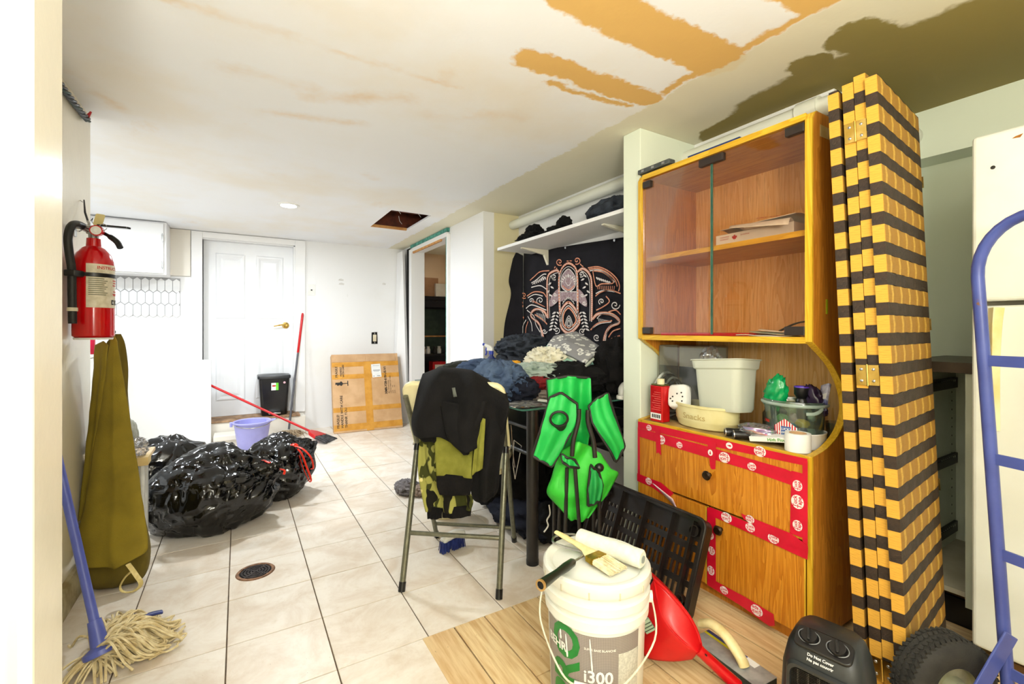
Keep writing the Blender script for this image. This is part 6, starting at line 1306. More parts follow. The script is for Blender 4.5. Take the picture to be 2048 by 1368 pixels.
wt = thing('tape_roll', 'roll of wide white tape standing on the hutch worktop corner', 'tape roll', (1.672, .855, zw))
obj('tape_body', MB().lathe([(.028, .0005), (.0395, .0005), (.040, .004), (.040, .060), (.0395, .063), (.028, .063), (.027, .06), (.027, .004), (.028, .0005)], 36, Matrix.Translation((1.674, .848, zw))), M_PAPER, wt)
obj('cardboard_core', MB().lathe([(.0268, .001), (.0268, .0632), (.0245, .0632), (.0245, .001)], 30, Matrix.Translation((1.674, .848, zw))), M_CARD, wt)
dsh = thing('white_dish', 'low oval white dish behind the tape roll in the hutch', 'dish', (1.775, .845, zw))
obj('dish_body', oval([(0, .002), (.86, .0), (.95, .01), (1.0, .05), (1.03, .052), (1.02, .056), (.96, .054), (.92, .014), (0, .008)], .065, .042, Vector((1.765, .848, zw + .0005)), 32), M_WHITEP, dsh)
gl_ = thing('glass_tumbler', 'clear glass tumbler in the shadow behind the white dish', 'glass', (1.90, .90, zw))
obj('glass_body', MB().lathe([(0, .004), (.028, .001), (.030, .006), (.036, .075), (.034, .075), (.028, .010), (0, .010)], 24, Matrix.Translation((1.93, .84, zw))), clear('jar_glass', (240, 244, 240)), gl_)
# ------------------------------------------------------------------ folded woven room divider
PWD, PH = .46, 1.835; PT = .024
M_STRAW = pm('golden_paper_cord', (226, 172, 62), (204, 146, 40), 60, .75, bump=.5, bscale=260, detail=2)
M_STRAW2 = pm('tan_paper_cord', (184, 142, 50), (164, 122, 36), 60, .8, bump=.5, bscale=260, detail=2)
def straw():
    t = NT('woven_gold_cord'); sp_ = t.n.new('ShaderNodeSeparateXYZ'); t.l.new(t.co, sp_.inputs[0])
    face = t.fr(sp_.outputs[0], .001, .003); pp_ = t.math('PINGPONG', t.math('ADD', sp_.outputs[0], .01), .045); nar = t.fr(pp_, .036, .038)
    c = t.mix(face, (222, 166, 58), t.mix(nar, (166, 122, 40), (206, 166, 70)))
    c = t.mix(t.math('MULTIPLY', t.fr(t.noise(40, 3, vec=t.mapping((1, 1, 9))), .35, .75), .35), c, (150, 104, 30)); t.col(c); t.set(.75); t.bump(t.noise(60, 3, vec=t.mapping((1, 1, 8))), .35, .004); return t.m
M_STRAW = straw()
M_ESP = pm('dark_brown_paper_cord', (56, 40, 26), (40, 28, 18), 60, .7, bump=.5, bscale=260, detail=2)
rd = thing('room_divider', 'folded woven room divider in gold and dark brown bands beside the hutch', 'screen', (1.605, .515, 0), (R(-2.35), 0, R(6)))
NB = 21; pitch = PH / NB; hd_k = pitch * .42
def band(h, weave):
    """strap wrapped round a leaf: front edge, near face (woven relief) and far face"""
    mb = MB(); e = .0022; nx = 26; nz = 3
    def face(y, s):
        def fn(a, b):
            rel = .0035 * abs(math.sin(a * math.pi * 5.0)) * weave * (1 - (2 * b - 1) ** 2 * .6)
            wob = .0018 * math.sin(a * 31) * weave
            return Vector((-e + a * (PWD + 2 * e), y + s * rel, b * h + wob * (1 if b > .5 else -1) * .5))
        return fn
    mb.grid(face(-e, -1), nx, nz); mb.grid(face(PT + e, 1), nx, nz)
    mb.box(-e - .0006, .0, -e, PT + e, 0, h); mb.box(PWD, PWD + e, -e, PT + e, 0, h)
    mb.box(.001, PWD - .001, -e * .8, PT + e * .8, .0008, h - .0008)
    return mb
offs = (0, .0305, .061, .100)
leaves = []
protos = {}
for k, oy in enumerate(offs):
    lf_ = obj('leaf_frame', MB().box(0, PWD, 0, PT, .004, PH - .004, Matrix.Translation((.002 * k, oy, 0))), M_ESP, rd, local=True, smooth_=False)
    for b in range(NB):
        for dark in (1, 0):
            h = hd_k if dark else pitch - hd_k; z = b * pitch + (0 if dark else hd_k) + (0.012 * ((k * 5) % 3 - 1))
            if z < .002: z = .002
            key = dark
            Mx_ = Matrix.Translation((.002 * k - (.012 if k == 0 else 0), oy, z))
            if key not in protos:
                o = obj('woven_band', band(h - .0006, 1), M_ESP if dark else [M_STRAW, M_STRAW2][0], lf_, local=True, angle=50); o.matrix_local = Mx_; protos[key] = o
            else: share('woven_band', protos[key], lf_, M=Mx_)
for z in (.10, .95, 1.68):
    h_ = obj('hinge', MB().box(-.0055, -.0035, .030, .0565, z - .03, z + .03).box(-.0055, -.0035, .0585, .085, z - .03, z + .03).cyl((-.006, .0575, z - .032), (-.006, .0575, z + .032), .003, n=8), M_BRASS, rd, local=True)
    for y in (.043, .072):
        for dz in (-.017, .017): obj('screw', MB().lathe([(0, .002), (.003, .0015), (.0045, 0)], 12, Matrix.Translation((-.0055, y, z + dz)) @ Matrix.Rotation(R(-90), 4, 'Y')), M_STEEL, h_, local=True)
for z in (.55, 1.1, 1.6): obj('side_hinge', MB().box(PWD + .0025, PWD + .005, -.004, .012, z - .02, z + .02), M_BRASS, rd, local=True, smooth_=False)

# ------------------------------------------------------------------ fridge
M_FR = pm('aged_white_enamel', (236, 240, 232), (228, 232, 220), 3, .3)
fg = thing('refrigerator', 'old white two-door fridge at the right edge', 'fridge', (2.4, .15, 0))
FY0, FY1, FX = -.22, .505, 2.065
obj('cabinet_body', MB().box(FX + .065, 2.735, FY0 + .005, FY1 - .008, .03, 1.70), M_FR, fg, smooth_=False, bevel=.008)
d1 = obj('freezer_door', MB().box(FX, FX + .06, FY0, FY1, 1.172, 1.712), M_FR, fg, smooth_=False, bevel=.012, segs=3)
d2 = obj('fridge_door', MB().box(FX, FX + .06, FY0, FY1, .045, 1.158), M_FR, fg, smooth_=False, bevel=.012, segs=3)
obj('door_gasket', MB().box(FX + .02, FX + .064, FY0 + .01, FY1 - .01, 1.156, 1.174), pm('grey_gasket', (90, 86, 70), (70, 66, 52), 10, .7), fg, smooth_=False)
obj('handle', MB().loft([[(FX - .001, .465, 1.150), (FX - .02, .448, 1.152), (FX - .001, .428, 1.150)], [(FX - .001, .466, 1.08), (FX - .026, .45, 1.08), (FX - .001, .434, 1.08)], [(FX - .001, .466, .95), (FX - .022, .452, .95), (FX - .001, .438, .95)], [(FX - .001, .466, .76), (FX - .016, .452, .76), (FX - .001, .438, .76)]], 14), pm('yellowed_plastic', (226, 206, 130), (240, 232, 190), 6, .4), d2, angle=60)
q_ = Xp(1986, 335, FX)
obj('screw_hole', MB().cyl((FX - .0003, q_.y, q_.z), (FX - .0012, q_.y, q_.z), .006, n=12), M_INK, d1)
q_ = Xp(2035, 272, FX)
obj('rust_mark', MB().prism([(q_.y - .006, q_.z - .006), (q_.y + .012, q_.z - .004), (q_.y + .004, q_.z + .001), (q_.y - .012, q_.z + .004)], 0, .0006, Matrix(((0, 0, 1, FX - .0008), (1, 0, 0, 0), (0, 1, 0, 0), (0, 0, 0, 1)))), pm('rust', (196, 140, 40), (150, 90, 24), 40, .8), d1, smooth_=False)
for y in (-.15, .44):
    for x in (2.16, 2.66): obj('foot', MB().cyl((x, y, 0), (x, y, .032), .022, n=12), M_BLACKP, fg)
single('floor_debris_strip', MB().box(2.10, 2.13, .02, .47, .005, .028), pm('brown_kick_plate', (120, 84, 40), (96, 64, 28), 16, .6), 'brown kick strip along the foot of the fridge', 'strip', smooth_=False, bevel=.002)

# ------------------------------------------------------------------ stripped base cabinet with drawer slides
bcb = thing('base_cabinet', 'open white base cabinet without drawers between room divider and fridge', 'cabinet', (2.45, .63, 0))
M_MEL = pm('white_melamine', (214, 220, 202), (200, 206, 186), 5, .4)
by0, by1, bx0, bx1 = .535, .735, 2.20, 2.74
obj('far_side', MB().box(bx0, bx1, by1 - .018, by1, .10, .925), M_MEL, bcb, smooth_=False)
obj('near_side', MB().box(bx0, bx1, by0, by0 + .018, .10, .925), M_MEL, bcb, smooth_=False)
obj('back', MB().box(bx1 - .008, bx1, by0 + .018, by1 - .018, .10, .925), M_MEL, bcb, smooth_=False)
obj('bottom', MB().box(bx0, bx1 - .009, by0 + .019, by1 - .019, .135, .153), pm('grey_shelf', (196, 190, 168), (180, 172, 148), 8, .5), bcb, smooth_=False)
obj('kick', MB().box(bx0 + .05, bx0 + .066, by0, by1, 0.0, .10), M_BLACKP, bcb, smooth_=False)
obj('countertop', MB().box(bx0 - .02, bx1, by0 - .02, by1 + .02, .927, .965), pm('dark_counter_edge', (70, 56, 38), (52, 40, 26), 10, .4), bcb, smooth_=False, bevel=.002)
for z in (.85, .52, .22):
    s_ = obj('drawer_slide', MB().box(bx0 + .01, bx1 - .03, by1 - .030, by1 - .0185, z - .022, z + .022).box(bx0 + .01, bx1 - .1, by1 - .034, by1 - .030, z - .012, z + .012), M_BLACKM, bcb, smooth_=False)
    for k in range(8): obj('slide_hole', MB().cyl((bx1 - .22 + k * .022, by1 - .0302, z + .010), (bx1 - .22 + k * .022, by1 - .0308, z + .010), .005, n=8), M_MEL, s_)
for k in range(18): obj('shelf_pin_hole', MB().cyl((bx1 - .06, by1 - .0182, .20 + k * .038), (bx1 - .06, by1 - .0188, .20 + k * .038), .004, n=8), M_INK, bcb)

# ------------------------------------------------------------------ blue hand truck
M_BLU = NT('chipped_blue_paint')
chip = M_BLU.fr(M_BLU.noise(22, 6, rough=.7), .66, .70)
M_BLU.col(M_BLU.mix(chip, M_BLU.mix(M_BLU.fr(M_BLU.noise(8), .3, .7), (74, 88, 160), (62, 74, 142)), (112, 76, 56))); M_BLU.set(.35, spec=.5); M_BLU = M_BLU.m
ht = thing('hand_truck', 'blue steel hand truck with rubber wheel at the right edge', 'hand truck', (1.60, .25, 0))
wdir = Vector((-.42, -.9075, 0)); hn = Vector((-.9075, .42, 0))
pb_ = Vector((1.705, .345, .10)); ptop = D(1956, 560, 1.205)
lean_ = (ptop - pb_) / (ptop.z - pb_.z)
def ht_p(w, z): return pb_ + lean_ * (z - .10) + wdir * w
HW = .36; r_t = .0135; zt = 1.365
arch = [ht_p(0, z) for z in (.10, .5, .9, 1.16)] + [ht_p(HW / 2 - HW / 2 * math.cos(a) , 1.22 + .14 * math.sin(a)) for a in [k * math.pi / 12 for k in range(13)]] + [ht_p(HW, z) for z in (1.16, .9, .5, .10)]
arch = [ht_p(0, .10), ht_p(0, .6), ht_p(0, 1.10)] + [ht_p(.13 - .13 * math.cos(a), 1.22 + .14 * math.sin(a)) for a in [k * math.pi / 16 for k in range(9)]] + [ht_p(HW - .13 + .13 * math.sin(a), 1.22 + .14 * math.cos(a)) for a in [k * math.pi / 16 for k in range(9)]] + [ht_p(HW, 1.10), ht_p(HW, .6), ht_p(HW, .10)]
obj('tube_frame', MB().tube(arch, r_t, 14), M_BLU, ht)
for z in (1.0, .745, .50, .20):
    a, b = ht_p(.006, z), ht_p(HW - .006, z); bow = hn * -.015
    mb = MB(); pts = [a + (b - a) * (k / 8) + bow * math.sin(k / 8 * math.pi) for k in range(9)]
    mb.rings([[p + Vector((0, 0, -.014)), p + Vector((0, 0, .014)), p + Vector((0, 0, .014)) + hn * .005, p + Vector((0, 0, -.014)) + hn * .005] for p in pts])
    obj('cross_bar', mb, M_BLU, ht, smooth_=False)
axc = Vector((1.628, .452, .13)); rw = .13
for w_ in (0, HW + .07):
    off_ = wdir * w_
    a = ht_p(0 if w_ == 0 else HW, .30); b = axc + off_ * .0 + (wdir * (.068 + (HW - .02 if w_ else 0)))
    bar = MB(); sd = wdir * .003; wv = Vector((0, 0, 0))
    a2 = a + hn * .0 - wdir * .0 + (wdir * .016 if w_ == 0 else -wdir * .016)
    e = a2 + (hn * .05 + Vector((0, 0, -.27)))
    e = b; wv = (e - a2).cross(wdir).normalized() * .021
    bar.rings([[p + sd * s1 + wv * s2 for s1, s2 in ((-1, -1), (1, -1), (1, 1), (-1, 1))] for p in (a2, a2.lerp(e, .5), e)])
    obj('axle_bracket', bar, M_BLU, ht, smooth_=False, bevel=.002)
obj('axle', MB().cyl(axc - wdir * .03, axc + wdir * (HW + .12), .008, n=10), M_STEEL, ht)
obj('nose_plate', MB().prism([(-.0, 0), (HW, 0), (HW, .16), (0, .16)], .004, .009, frame(Vector((pb_.x, pb_.y, 0)), wdir, -hn)), M_BLU, ht, smooth_=False)
M_TYRE = pm('black_tyre', (34, 33, 31), (46, 44, 40), 30, .8, bump=.4, bscale=120)
for k, cc in enumerate((axc, axc + wdir * (HW + .10))):
    Mw_ = frame(cc, Vector((0, 0, 1)).cross(wdir), Vector((0, 0, 1)))
    if (Mw_.to_3x3() @ Vector((0, 0, 1))).dot(wdir) < 0: Mw_ = frame(cc, wdir.cross(Vector((0, 0, 1))), Vector((0, 0, 1)))
    prof_ = [(.062, -.034), (.085, -.040), (.105, -.042), (.122, -.034)] + [(.128, -.026), (.1255, -.021), (.130, -.018), (.130, -.010), (.127, -.007), (.1305, -.004), (.1305, .004), (.127, .007), (.130, .010), (.130, .018), (.1255, .021), (.128, .026)] + [(.122, .034), (.105, .042), (.085, .040), (.062, .034)]
    w = obj('wheel', MB().lathe(prof_, 56, Mw_), M_TYRE, ht, angle=50)
    tr_ = MB()
    for j in range(52):
        a = 2 * math.pi * j / 52
        for z0, sg in ((-.030, 1), (-.014, -1), (.002, 1), (.018, -1)):
            Mj = Mw_ @ Matrix.Rotation(a + (.03 if sg > 0 else 0), 4, 'Z') @ Matrix.Translation((.1285, 0, z0 + .006)) @ Matrix.Rotation(R(28 * sg), 4, 'X')
            tr_.box(-.003, .0035, -.0045, .0045, -.006, .006, Mj)
    obj('tread_blocks', tr_, M_TYRE, w, smooth_=False)['kind'] = 'stuff'
    obj('hub', MB().lathe([(.062, -.034), (.06, -.02), (.035, -.022), (.03, -.04), (.012, -.044), (.012, .044), (.03, .04), (.035, .022), (.06, .02), (.062, .034)], 32, Mw_), pm('galvanised_hub', (176, 176, 150), (140, 140, 116), 12, .4, .6), w)

# ------------------------------------------------------------------ ceramic heater
HS = 1.16
hx = thing('fan_heater', 'black ceramic fan heater on the floor before the hutch', 'heater', (1.345, .605, 0), (0, 0, R(-80)))
hx.scale = (1.13, 1.13, 1.13)
M_HT = pm('charcoal_heater_plastic', (40, 44, 46), (30, 33, 35), 8, .4)
def hring(z, w, d0, d1, r_): return [Vector((x, y, z)) for x, y in rrect(-w, w, d0, d1, r_, 5)]
obj('shell', MB().rings([hring(.0, .072, -.058, .062, .03), hring(.012, .082, -.066, .070, .034), hring(.06, .088, -.070, .074, .036), (hring(.16, .084, -.066, .072, .036)), hring(.205, .076, -.055, .068, .034), hring(.232, .066, -.035, .062, .03), hring(.243, .054, -.015, .052, .022)]), M_HT, hx, local=True, angle=50)
top_ = frame((0, -.040, .2285), (1, 0, 0), (0, .045, .028))
obj('control_deck', MB().prism(rrect(-.058, .058, -.022, .030, .014), -.004, .004, top_), M_BLACKP, hx, local=True, bevel=.003)
for x in (-.028, .028):
    k_ = obj('dial', MB().lathe([(.0, .012), (.016, .012), (.018, .004), (.021, .004)], 28, top_ @ Matrix.Translation((x, .006, 0))), M_BLACKP, hx, local=True)
    obj('dial_ring', MB().tube([top_ @ Vector((x + .0215 * math.cos(a), .006 + .0165 * math.sin(a), .0055)) for a in [i * .2244 for i in range(28)]], .0011, 6, True), pm('grey_line', (130, 132, 134), (110, 112, 114), 10, .4), k_, local=True)
    obj('dial_grip', MB().box(-.003, .003, -.014, .014, .011, .020, top_ @ Matrix.Translation((x, .006, 0)) @ Matrix.Rotation(R(15), 4, 'Z')), M_BLACKP, k_, local=True, bevel=.001)
fp = frame((0, -.0708, .105), (1, 0, 0), (0, .03, 1))
obj('grille_frame', MB().rings([[fp @ Vector((x, y, z)) for x, y in rrect(-w, w, -h, h + 0, .02, 5)] for w, h, z in ((.068, .078, -.004), (.064, .074, .004), (.058, .068, .004), (.056, .066, -.003))], True, False), M_HT, hx, local=True)
obj('ceramic_core', MB().prism(rrect(-.057, .057, -.067, .067, .018), -.006, -.004, fp), pm('heater_core', (96, 100, 96), (60, 62, 60), 140, .5, .4), hx, local=True)
mb = MB()
for k in range(26):
    x = -.054 + k * .00432
    mb.box(x, x + .0011, -.064, .064, -.002, .0, fp)
for k in range(34):
    y = -.063 + k * .0038; mb.box(-.055, .055, y, y + .0010, -.001, .001, fp)
obj('grille_mesh', mb, pm('grille_metal', (24, 25, 26), (16, 17, 18), 10, .4, .5), hx, local=True, smooth_=False)['kind'] = 'stuff'
mb = MB()
for k in range(5): mb.box(-.046 + k * .021, -.040 + k * .021, -.062, .062, -.0038, -.0025, fp)
obj('heating_fins', mb, M_STEEL, hx, local=True, smooth_=False)['kind'] = 'stuff'
mb = MB(); ft_ = frame((0, -.0600, .2005), (1, 0, 0), (0, .42, 1)); text(mb, 'Do Not Cover', .0085, ft_ @ Matrix.Translation((0, .006, .0015)), .0002); text(mb, 'Ne pas couvrir', .0085, ft_ @ Matrix.Translation((0, -.004, .0015)), .0002); obj('warning_lettering', mb, M_PAPER, hx, local=True, smooth_=False)
single('black_power_cord', MB().tube(smooth([(1.42, .66, .01), (1.47, .66, .008), (1.52, .60, .008), (1.57, .60, .008)], 6), .004, 8), M_BLACKP, 'black power cord running from the heater to the divider foot', 'cord')
single('power_plug_block', MB().box(-.02, .02, -.014, .014, 0, .028, Matrix.Translation((1.60, .715, .006)) @ Matrix.Rotation(R(30), 4, 'Z')).tube([(1.60, .70, .018), (1.60, .66, .012), (1.585, .64, .008)], .004, 8), M_BLACKP, 'black plug lying on the floor between hutch and room divider', 'plug', bevel=.003)
single('black_cable', MB().tube(smooth([(2.0, .50, .008), (2.1, .53, .012), (2.2, .51, .010), (2.32, .49, .009)], 6), .005, 8), M_BLACKP, 'black cable on the floor behind the room divider near the fridge', 'cord')

# ------------------------------------------------------------------ black bread tray leaning on the hutch
bt_ = thing('bread_tray', 'black plastic lattice tray leaning against the hutch front', 'tray', (1.45, 1.36, 0))
Mo = Vector((1.425, 1.09, .004)); My_ = Vector((.125, .012, .33)).normalized()
MT = frame(Mo, Vector((0, 1, 0)), My_)          # x along +Y, y up the leaning face; z out = x cross y
zn = MT.to_3x3() @ Vector((0, 0, 1)); sg_ = 1 if zn.x < 0 else -1
LW, LH, LD = .60, .36, .05
def tb2(x0, x1, y0, y1, z0, z1): return MB().box(x0, x1, y0, y1, min(z0 * sg_, z1 * sg_), max(z0 * sg_, z1 * sg_), MT)
M_TRAY = pm('black_tray_plastic', (34, 27, 24), (24, 19, 17), 14, .32, spec=.5)
outer = rrect(0, LW, 0, LH, .03, 5); inner = rrect(.012, LW - .012, .012, LH - .012, .02, 5)
obj('rim', MB().rings([[MT @ Vector((x, y, z * sg_)) for x, y in pl_] for pl_, z in ((outer, 0), (outer, LD), (inner, LD), (inner, 0))], True, False, True), M_TRAY, bt_, angle=40)
obj('rim_lip', MB().tube([MT @ Vector((x, y, LD * sg_)) for x, y in rrect(-.004, LW + .004, -.004, LH + .004, .032, 5)], .006, 8, True), M_TRAY, bt_)
xs = [.012 + k * .0240 for k in range(1, 24)]
for k, x in enumerate(xs): obj('slat', tb2(x - .0045, x + .0045, .05, LH - .06, .002, .010), M_TRAY, bt_, smooth_=False)
for y, h in ((.012, .045), (.105, .022), (.175, .022), (.235, .025), (LH - .085, .075)): obj('cross_rib', tb2(.012, LW - .012, y, y + h, .001, .012), M_TRAY, bt_, smooth_=False)
for x in (.06, .16, .30, .44, .54): obj('stiffener', tb2(x, x + .005, .012, LH - .012, .010, .035), M_TRAY, bt_, smooth_=False)
for x in (.055, LW - .055):
    for y in (.055, LH - .05):
        obj('corner_boss', MB().lathe([(.018, 0), (.022, 0), (.022, .022), (.018, .022)], 24, MT @ Matrix.Translation((x, y, .010 * sg_)) @ (Matrix.Scale(sg_, 4, (0, 0, 1)))), M_TRAY, bt_)
single('pink_sheet', MB().loft([[(1.612, 1.36, .345), (1.606, 1.30, .31)], [(1.575, 1.41, .40), (1.585, 1.31, .36)]], 8, 6), pm('pale_pink_foam', (226, 198, 206), (212, 182, 192), 12, .7), 'pale pink sheet poking up behind the black tray', 'sheet', solid=.004)

# ------------------------------------------------------------------ paint pail with tools on the lid
PC = Vector((.909, 1.029, 0)); LT_ = .405
pbk = thing('paint_pail', 'white paint pail with grey and green label in the front', 'pail', tuple(PC))
M_PAIL = pm('white_pail_plastic', (238, 239, 232), (228, 229, 218), 5, .35)
obj('pail_body', MB().lathe([(0, .002), (.128, .0), (.132, .006), (.141, .27), (.141, .275), (.150, .276), (.151, .300), (.143, .302), (.143, .318), (.153, .320), (.154, .342), (.146, .344), (.146, .372)], 56), M_PAIL, pbk, local=True)
ld = obj('lid', MB().lathe([(0, .3965), (.10, .3965), (.104, .3945), (.128, .3945), (.132, .4000), (.140, .405), (.150, .404), (.156, .397), (.157, .372), (.153, .366), (.149, .366)], 56), M_PAIL, pbk, local=True)
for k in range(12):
    a = R(30 * k + 12); obj('lid_notch', MB().box(.1555, .158, -.002, .002, .367, .386, Matrix.Rotation(a, 4, 'Z')), pm('notch_shade', (206, 200, 176), (196, 190, 164), 5, .5), ld, local=True, smooth_=False)  # notches are thin strips whose darker tone is painted shade
cam_a = math.degrees(math.atan2(-PC.y, -PC.x))           # direction towards the photographer
def lr(z): return .132 + .009 * (z - .006) / .264
def pw(a, z, lift=.001): r_ = lr(z) + lift; return Vector((r_ * math.cos(R(a)), r_ * math.sin(R(a)), z))
def wrapL(a0, a1, z0, z1, n=20, lift=.001, nz=2): return MB().grid(lambda a, b: pw(a0 + (a1 - a0) * a, z0 + (z1 - z0) * b, lift), n, nz)
A = lambda deg: cam_a + deg      # + is towards the viewer's right
def grid_mat():
    t = NT('grey_grid_label'); tc = t.n.new('ShaderNodeTexBrick') ; t.n.remove(tc)
    sp_ = t.n.new('ShaderNodeSeparateXYZ'); t.l.new(t.co, sp_.inputs[0]); ang = t.math('ARCTAN2', sp_.outputs[1], sp_.outputs[0])
    gx = t.math('PINGPONG', t.math('MULTIPLY', ang, .137), .0022); gz = t.math('PINGPONG', sp_.outputs[2], .0022)
    m_ = t.math('MAXIMUM', t.fr(gx, .0006, .0003), t.fr(gz, .0006, .0003))
    t.col(t.mix(m_, (154, 146, 142), (112, 106, 102))); t.set(.35); return t.m
obj('label', wrapL(A(-72), A(54), .004, .262, 40), grid_mat(), pbk, local=True, recalc=False)
obj('label_side', wrapL(A(-88), A(-73), .004, .255, 8), pm('white_print_panel', (232, 230, 220), (214, 212, 202), 40, .5), pbk, local=True, recalc=False)
obj('text_panel', wrapL(A(25), A(53), .004, .215, 12, .0018), pm('grey_text_panel', (206, 206, 196), (180, 180, 170), 160, .5), pbk, local=True, recalc=False)
def bent(s, size, ang, z, mat, name, bold=0., align='LEFT', rot=0, lift=.0022, xs=1.0):
    vs, fs = text2d(s, size, bold, align); bm = bmesh.new(); vv = [bm.verts.new((-p.y * xs, p.x, 0) if rot else (p.x * xs, p.y, 0)) for p in vs]
    for f in fs:
        try: bm.faces.new([vv[i] for i in f])
        except ValueError: pass
    lo = min(v.co.x for v in bm.verts); hi = max(v.co.x for v in bm.verts); k = lo + .006
    while k < hi:
        bmesh.ops.bisect_plane(bm, geom=bm.verts[:] + bm.edges[:] + bm.faces[:], plane_co=(k, 0, 0), plane_no=(1, 0, 0)); k += .006
    bm.verts.ensure_lookup_table(); bm.verts.index_update()
    mb = MB().add([pw(ang + math.degrees(v.co.x / lr(z)), z + v.co.y, lift) for v in bm.verts], [[v.index for v in f.verts] for f in bm.faces]); bm.free()
    return obj(name, mb, mat, pbk, local=True, recalc=False, smooth_=False)
M_PGREEN = pm('green_label_ink', (18, 130, 50), (12, 112, 40), 10, .4)
bent('PRO', .118, A(-35), .045, M_PGREEN, 'green_lettering', .004, 'LEFT', 1, .0022, 1.0)
bent('BEHR', .032, A(-66), .205, M_PAPER, 'white_lettering', .0010, 'LEFT', 0, .0032)
bent('i300', .046, A(-14), .150, M_PAPER, 'white_numerals', .0010, 'LEFT', 0, .0026)
bent('SUPER BASE BLANCHE', .0085, A(-13), .226, M_PAPER, 'small_lettering', .0001, 'LEFT')
bent('PEINTURE', .016, A(-13), .105, M_PAPER, 'white_lettering', .0001, 'LEFT'); bent('INTERIEURE', .016, A(-13), .088, M_PAPER, 'white_lettering', .0001, 'LEFT'); bent('SEMI-BRILLANTE', .0165, A(-13), .071, M_PAPER, 'white_lettering', .0006, 'LEFT')
for k in range(3):
    a0 = A(-12 + k * 11); obj('room_icon', wrapL(a0, a0 + 9, .015, .055, 6, .0018), M_PAPER, pbk, local=True, recalc=False)
    obj('room_icon_field', wrapL(a0 + .6, a0 + 8.4, .018, .052, 6, .0024), pm('icon_grey', (150, 146, 142), (140, 136, 132), 10, .5), pbk, local=True, recalc=False)
    obj('icon_leaf', wrapL(a0 + 3.5, a0 + 8, .038, .05, 6, .003), M_PGREEN, pbk, local=True, recalc=False)
# drips of white paint
rnd = random.Random(21)
for a, z0, z1 in ((-20, .268, .30), (-33, .185, .245), (-42, .225, .25), (-4, .17, .255), (4, .06, .10)):
    obj('paint_drip', MB().tube([pw(A(a + (z0 - z) * 30), z, .0035) for z in [z1 - (z1 - z0) * k / 6 for k in range(7)]], [.001, .002, .0025, .002, .002, .003, .002], 6), M_PAIL, pbk, local=True)
# wire bail with grip, hanging to the front
earL, earR = pw(A(-88), .31, .016), pw(A(88), .31, .016)
fd_ = Vector((math.cos(R(cam_a)), math.sin(R(cam_a)), 0)); rt = Vector((-fd_.y, fd_.x, 0))
bail = smooth([earL, earL + fd_ * .05 + Vector((0, 0, -.075)), -rt * .09 + fd_ * .155 + Vector((0, 0, .165)), -rt * .03 + fd_ * .168 + Vector((0, 0, .145)), rt * .06 + fd_ * .162 + Vector((0, 0, .15)), earR + fd_ * .07 + Vector((0, 0, -.08)), earR], 7)
bl = obj('bail', MB().tube(bail, .0026, 8), pm('painted_wire', (226, 222, 200), (206, 200, 176), 30, .4), pbk, local=True)
gi = [p for p in bail if abs(p.dot(rt)) < .062 and p.z < .2]
obj('grip', MB().tube(gi, .0095, 12), M_WHITEP, bl, local=True)
for s_, e_ in ((-1, earL), (1, earR)): obj('bail_ear', MB().cyl(e_ - rt * s_ * .018, e_ + rt * s_ * .002, .016, n=16), M_PAIL, pbk, local=True)

# paint roller: frame on the lid
zl = LT_ + .002
def L_(u, v, h=.0): return Zp(u, v, zl + h)
rl = thing('paint_roller', 'paint roller with white sleeve and black handle across the pail lid', 'roller', tuple(L_(1200, 1110)))
ra, rb_ = L_(1150, 1070, .024), L_(1280, 1118, .024)
ra = Vector((.945, 1.175, zl + .0235)); rb_ = ra + (L_(1284, 1112, .024) - ra).normalized() * .235
ra = L_(1160, 1074, .026); rb_ = L_(1283, 1118, .026)
dr_ = (rb_ - ra).normalized()
obj('sleeve', MB().tube([ra - dr_ * .004, ra, rb_, rb_ + dr_ * .004], [.021, .0255, .0255, .021], 24), pm('white_roller_nap', (236, 238, 226), (224, 226, 210), 40, .95, bump=.4, bscale=260), rl)
obj('sleeve_core', MB().cyl(rb_ + dr_ * .0035, rb_ + dr_ * .006, .0105, n=18).cyl(rb_ + dr_ * .006, rb_ + dr_ * .0065, .005, n=12), pm('grey_core', (170, 180, 176), (150, 160, 156), 10, .5), rl)
hb = L_(1082, 1170, .025); hm = L_(1146, 1124, .016)
wire = smooth([ra + dr_ * .01, ra - dr_ * .03, L_(1112, 1072, .012), L_(1106, 1084, .010), L_(1130, 1094, .006), L_(1166, 1104, .007), L_(1168, 1110, .007), hm], 5)
obj('wire_frame', MB().tube(wire, .0034, 8), M_STEEL, rl)
dh = (hb - hm).normalized()
g_ = obj('handle', MB().tube([hm - dh * .005, hm + dh * .005, hm.lerp(hb, .25), hm.lerp(hb, .5), hm.lerp(hb, .97)], [.007, .0115, .0125, .0105, .0135], 16), pm('dark_green_rubber', (30, 36, 26), (22, 26, 18), 10, .3), rl)
obj('thread_ring', MB().tube([hb - dh * .002, hb + dh * .003], [.0145, .0145], 18, caps=False).tube([hb + dh * .003, hb + dh * .0032], [.0145, .010], 18, caps=False), pm('brass_ring', (206, 170, 110), (180, 140, 80), 20, .35, .6), g_)
obj('thread_socket', MB().cyl(hb - dh * .001, hb + dh * .0005, .0105, n=16), M_BLACKHOLE, g_)
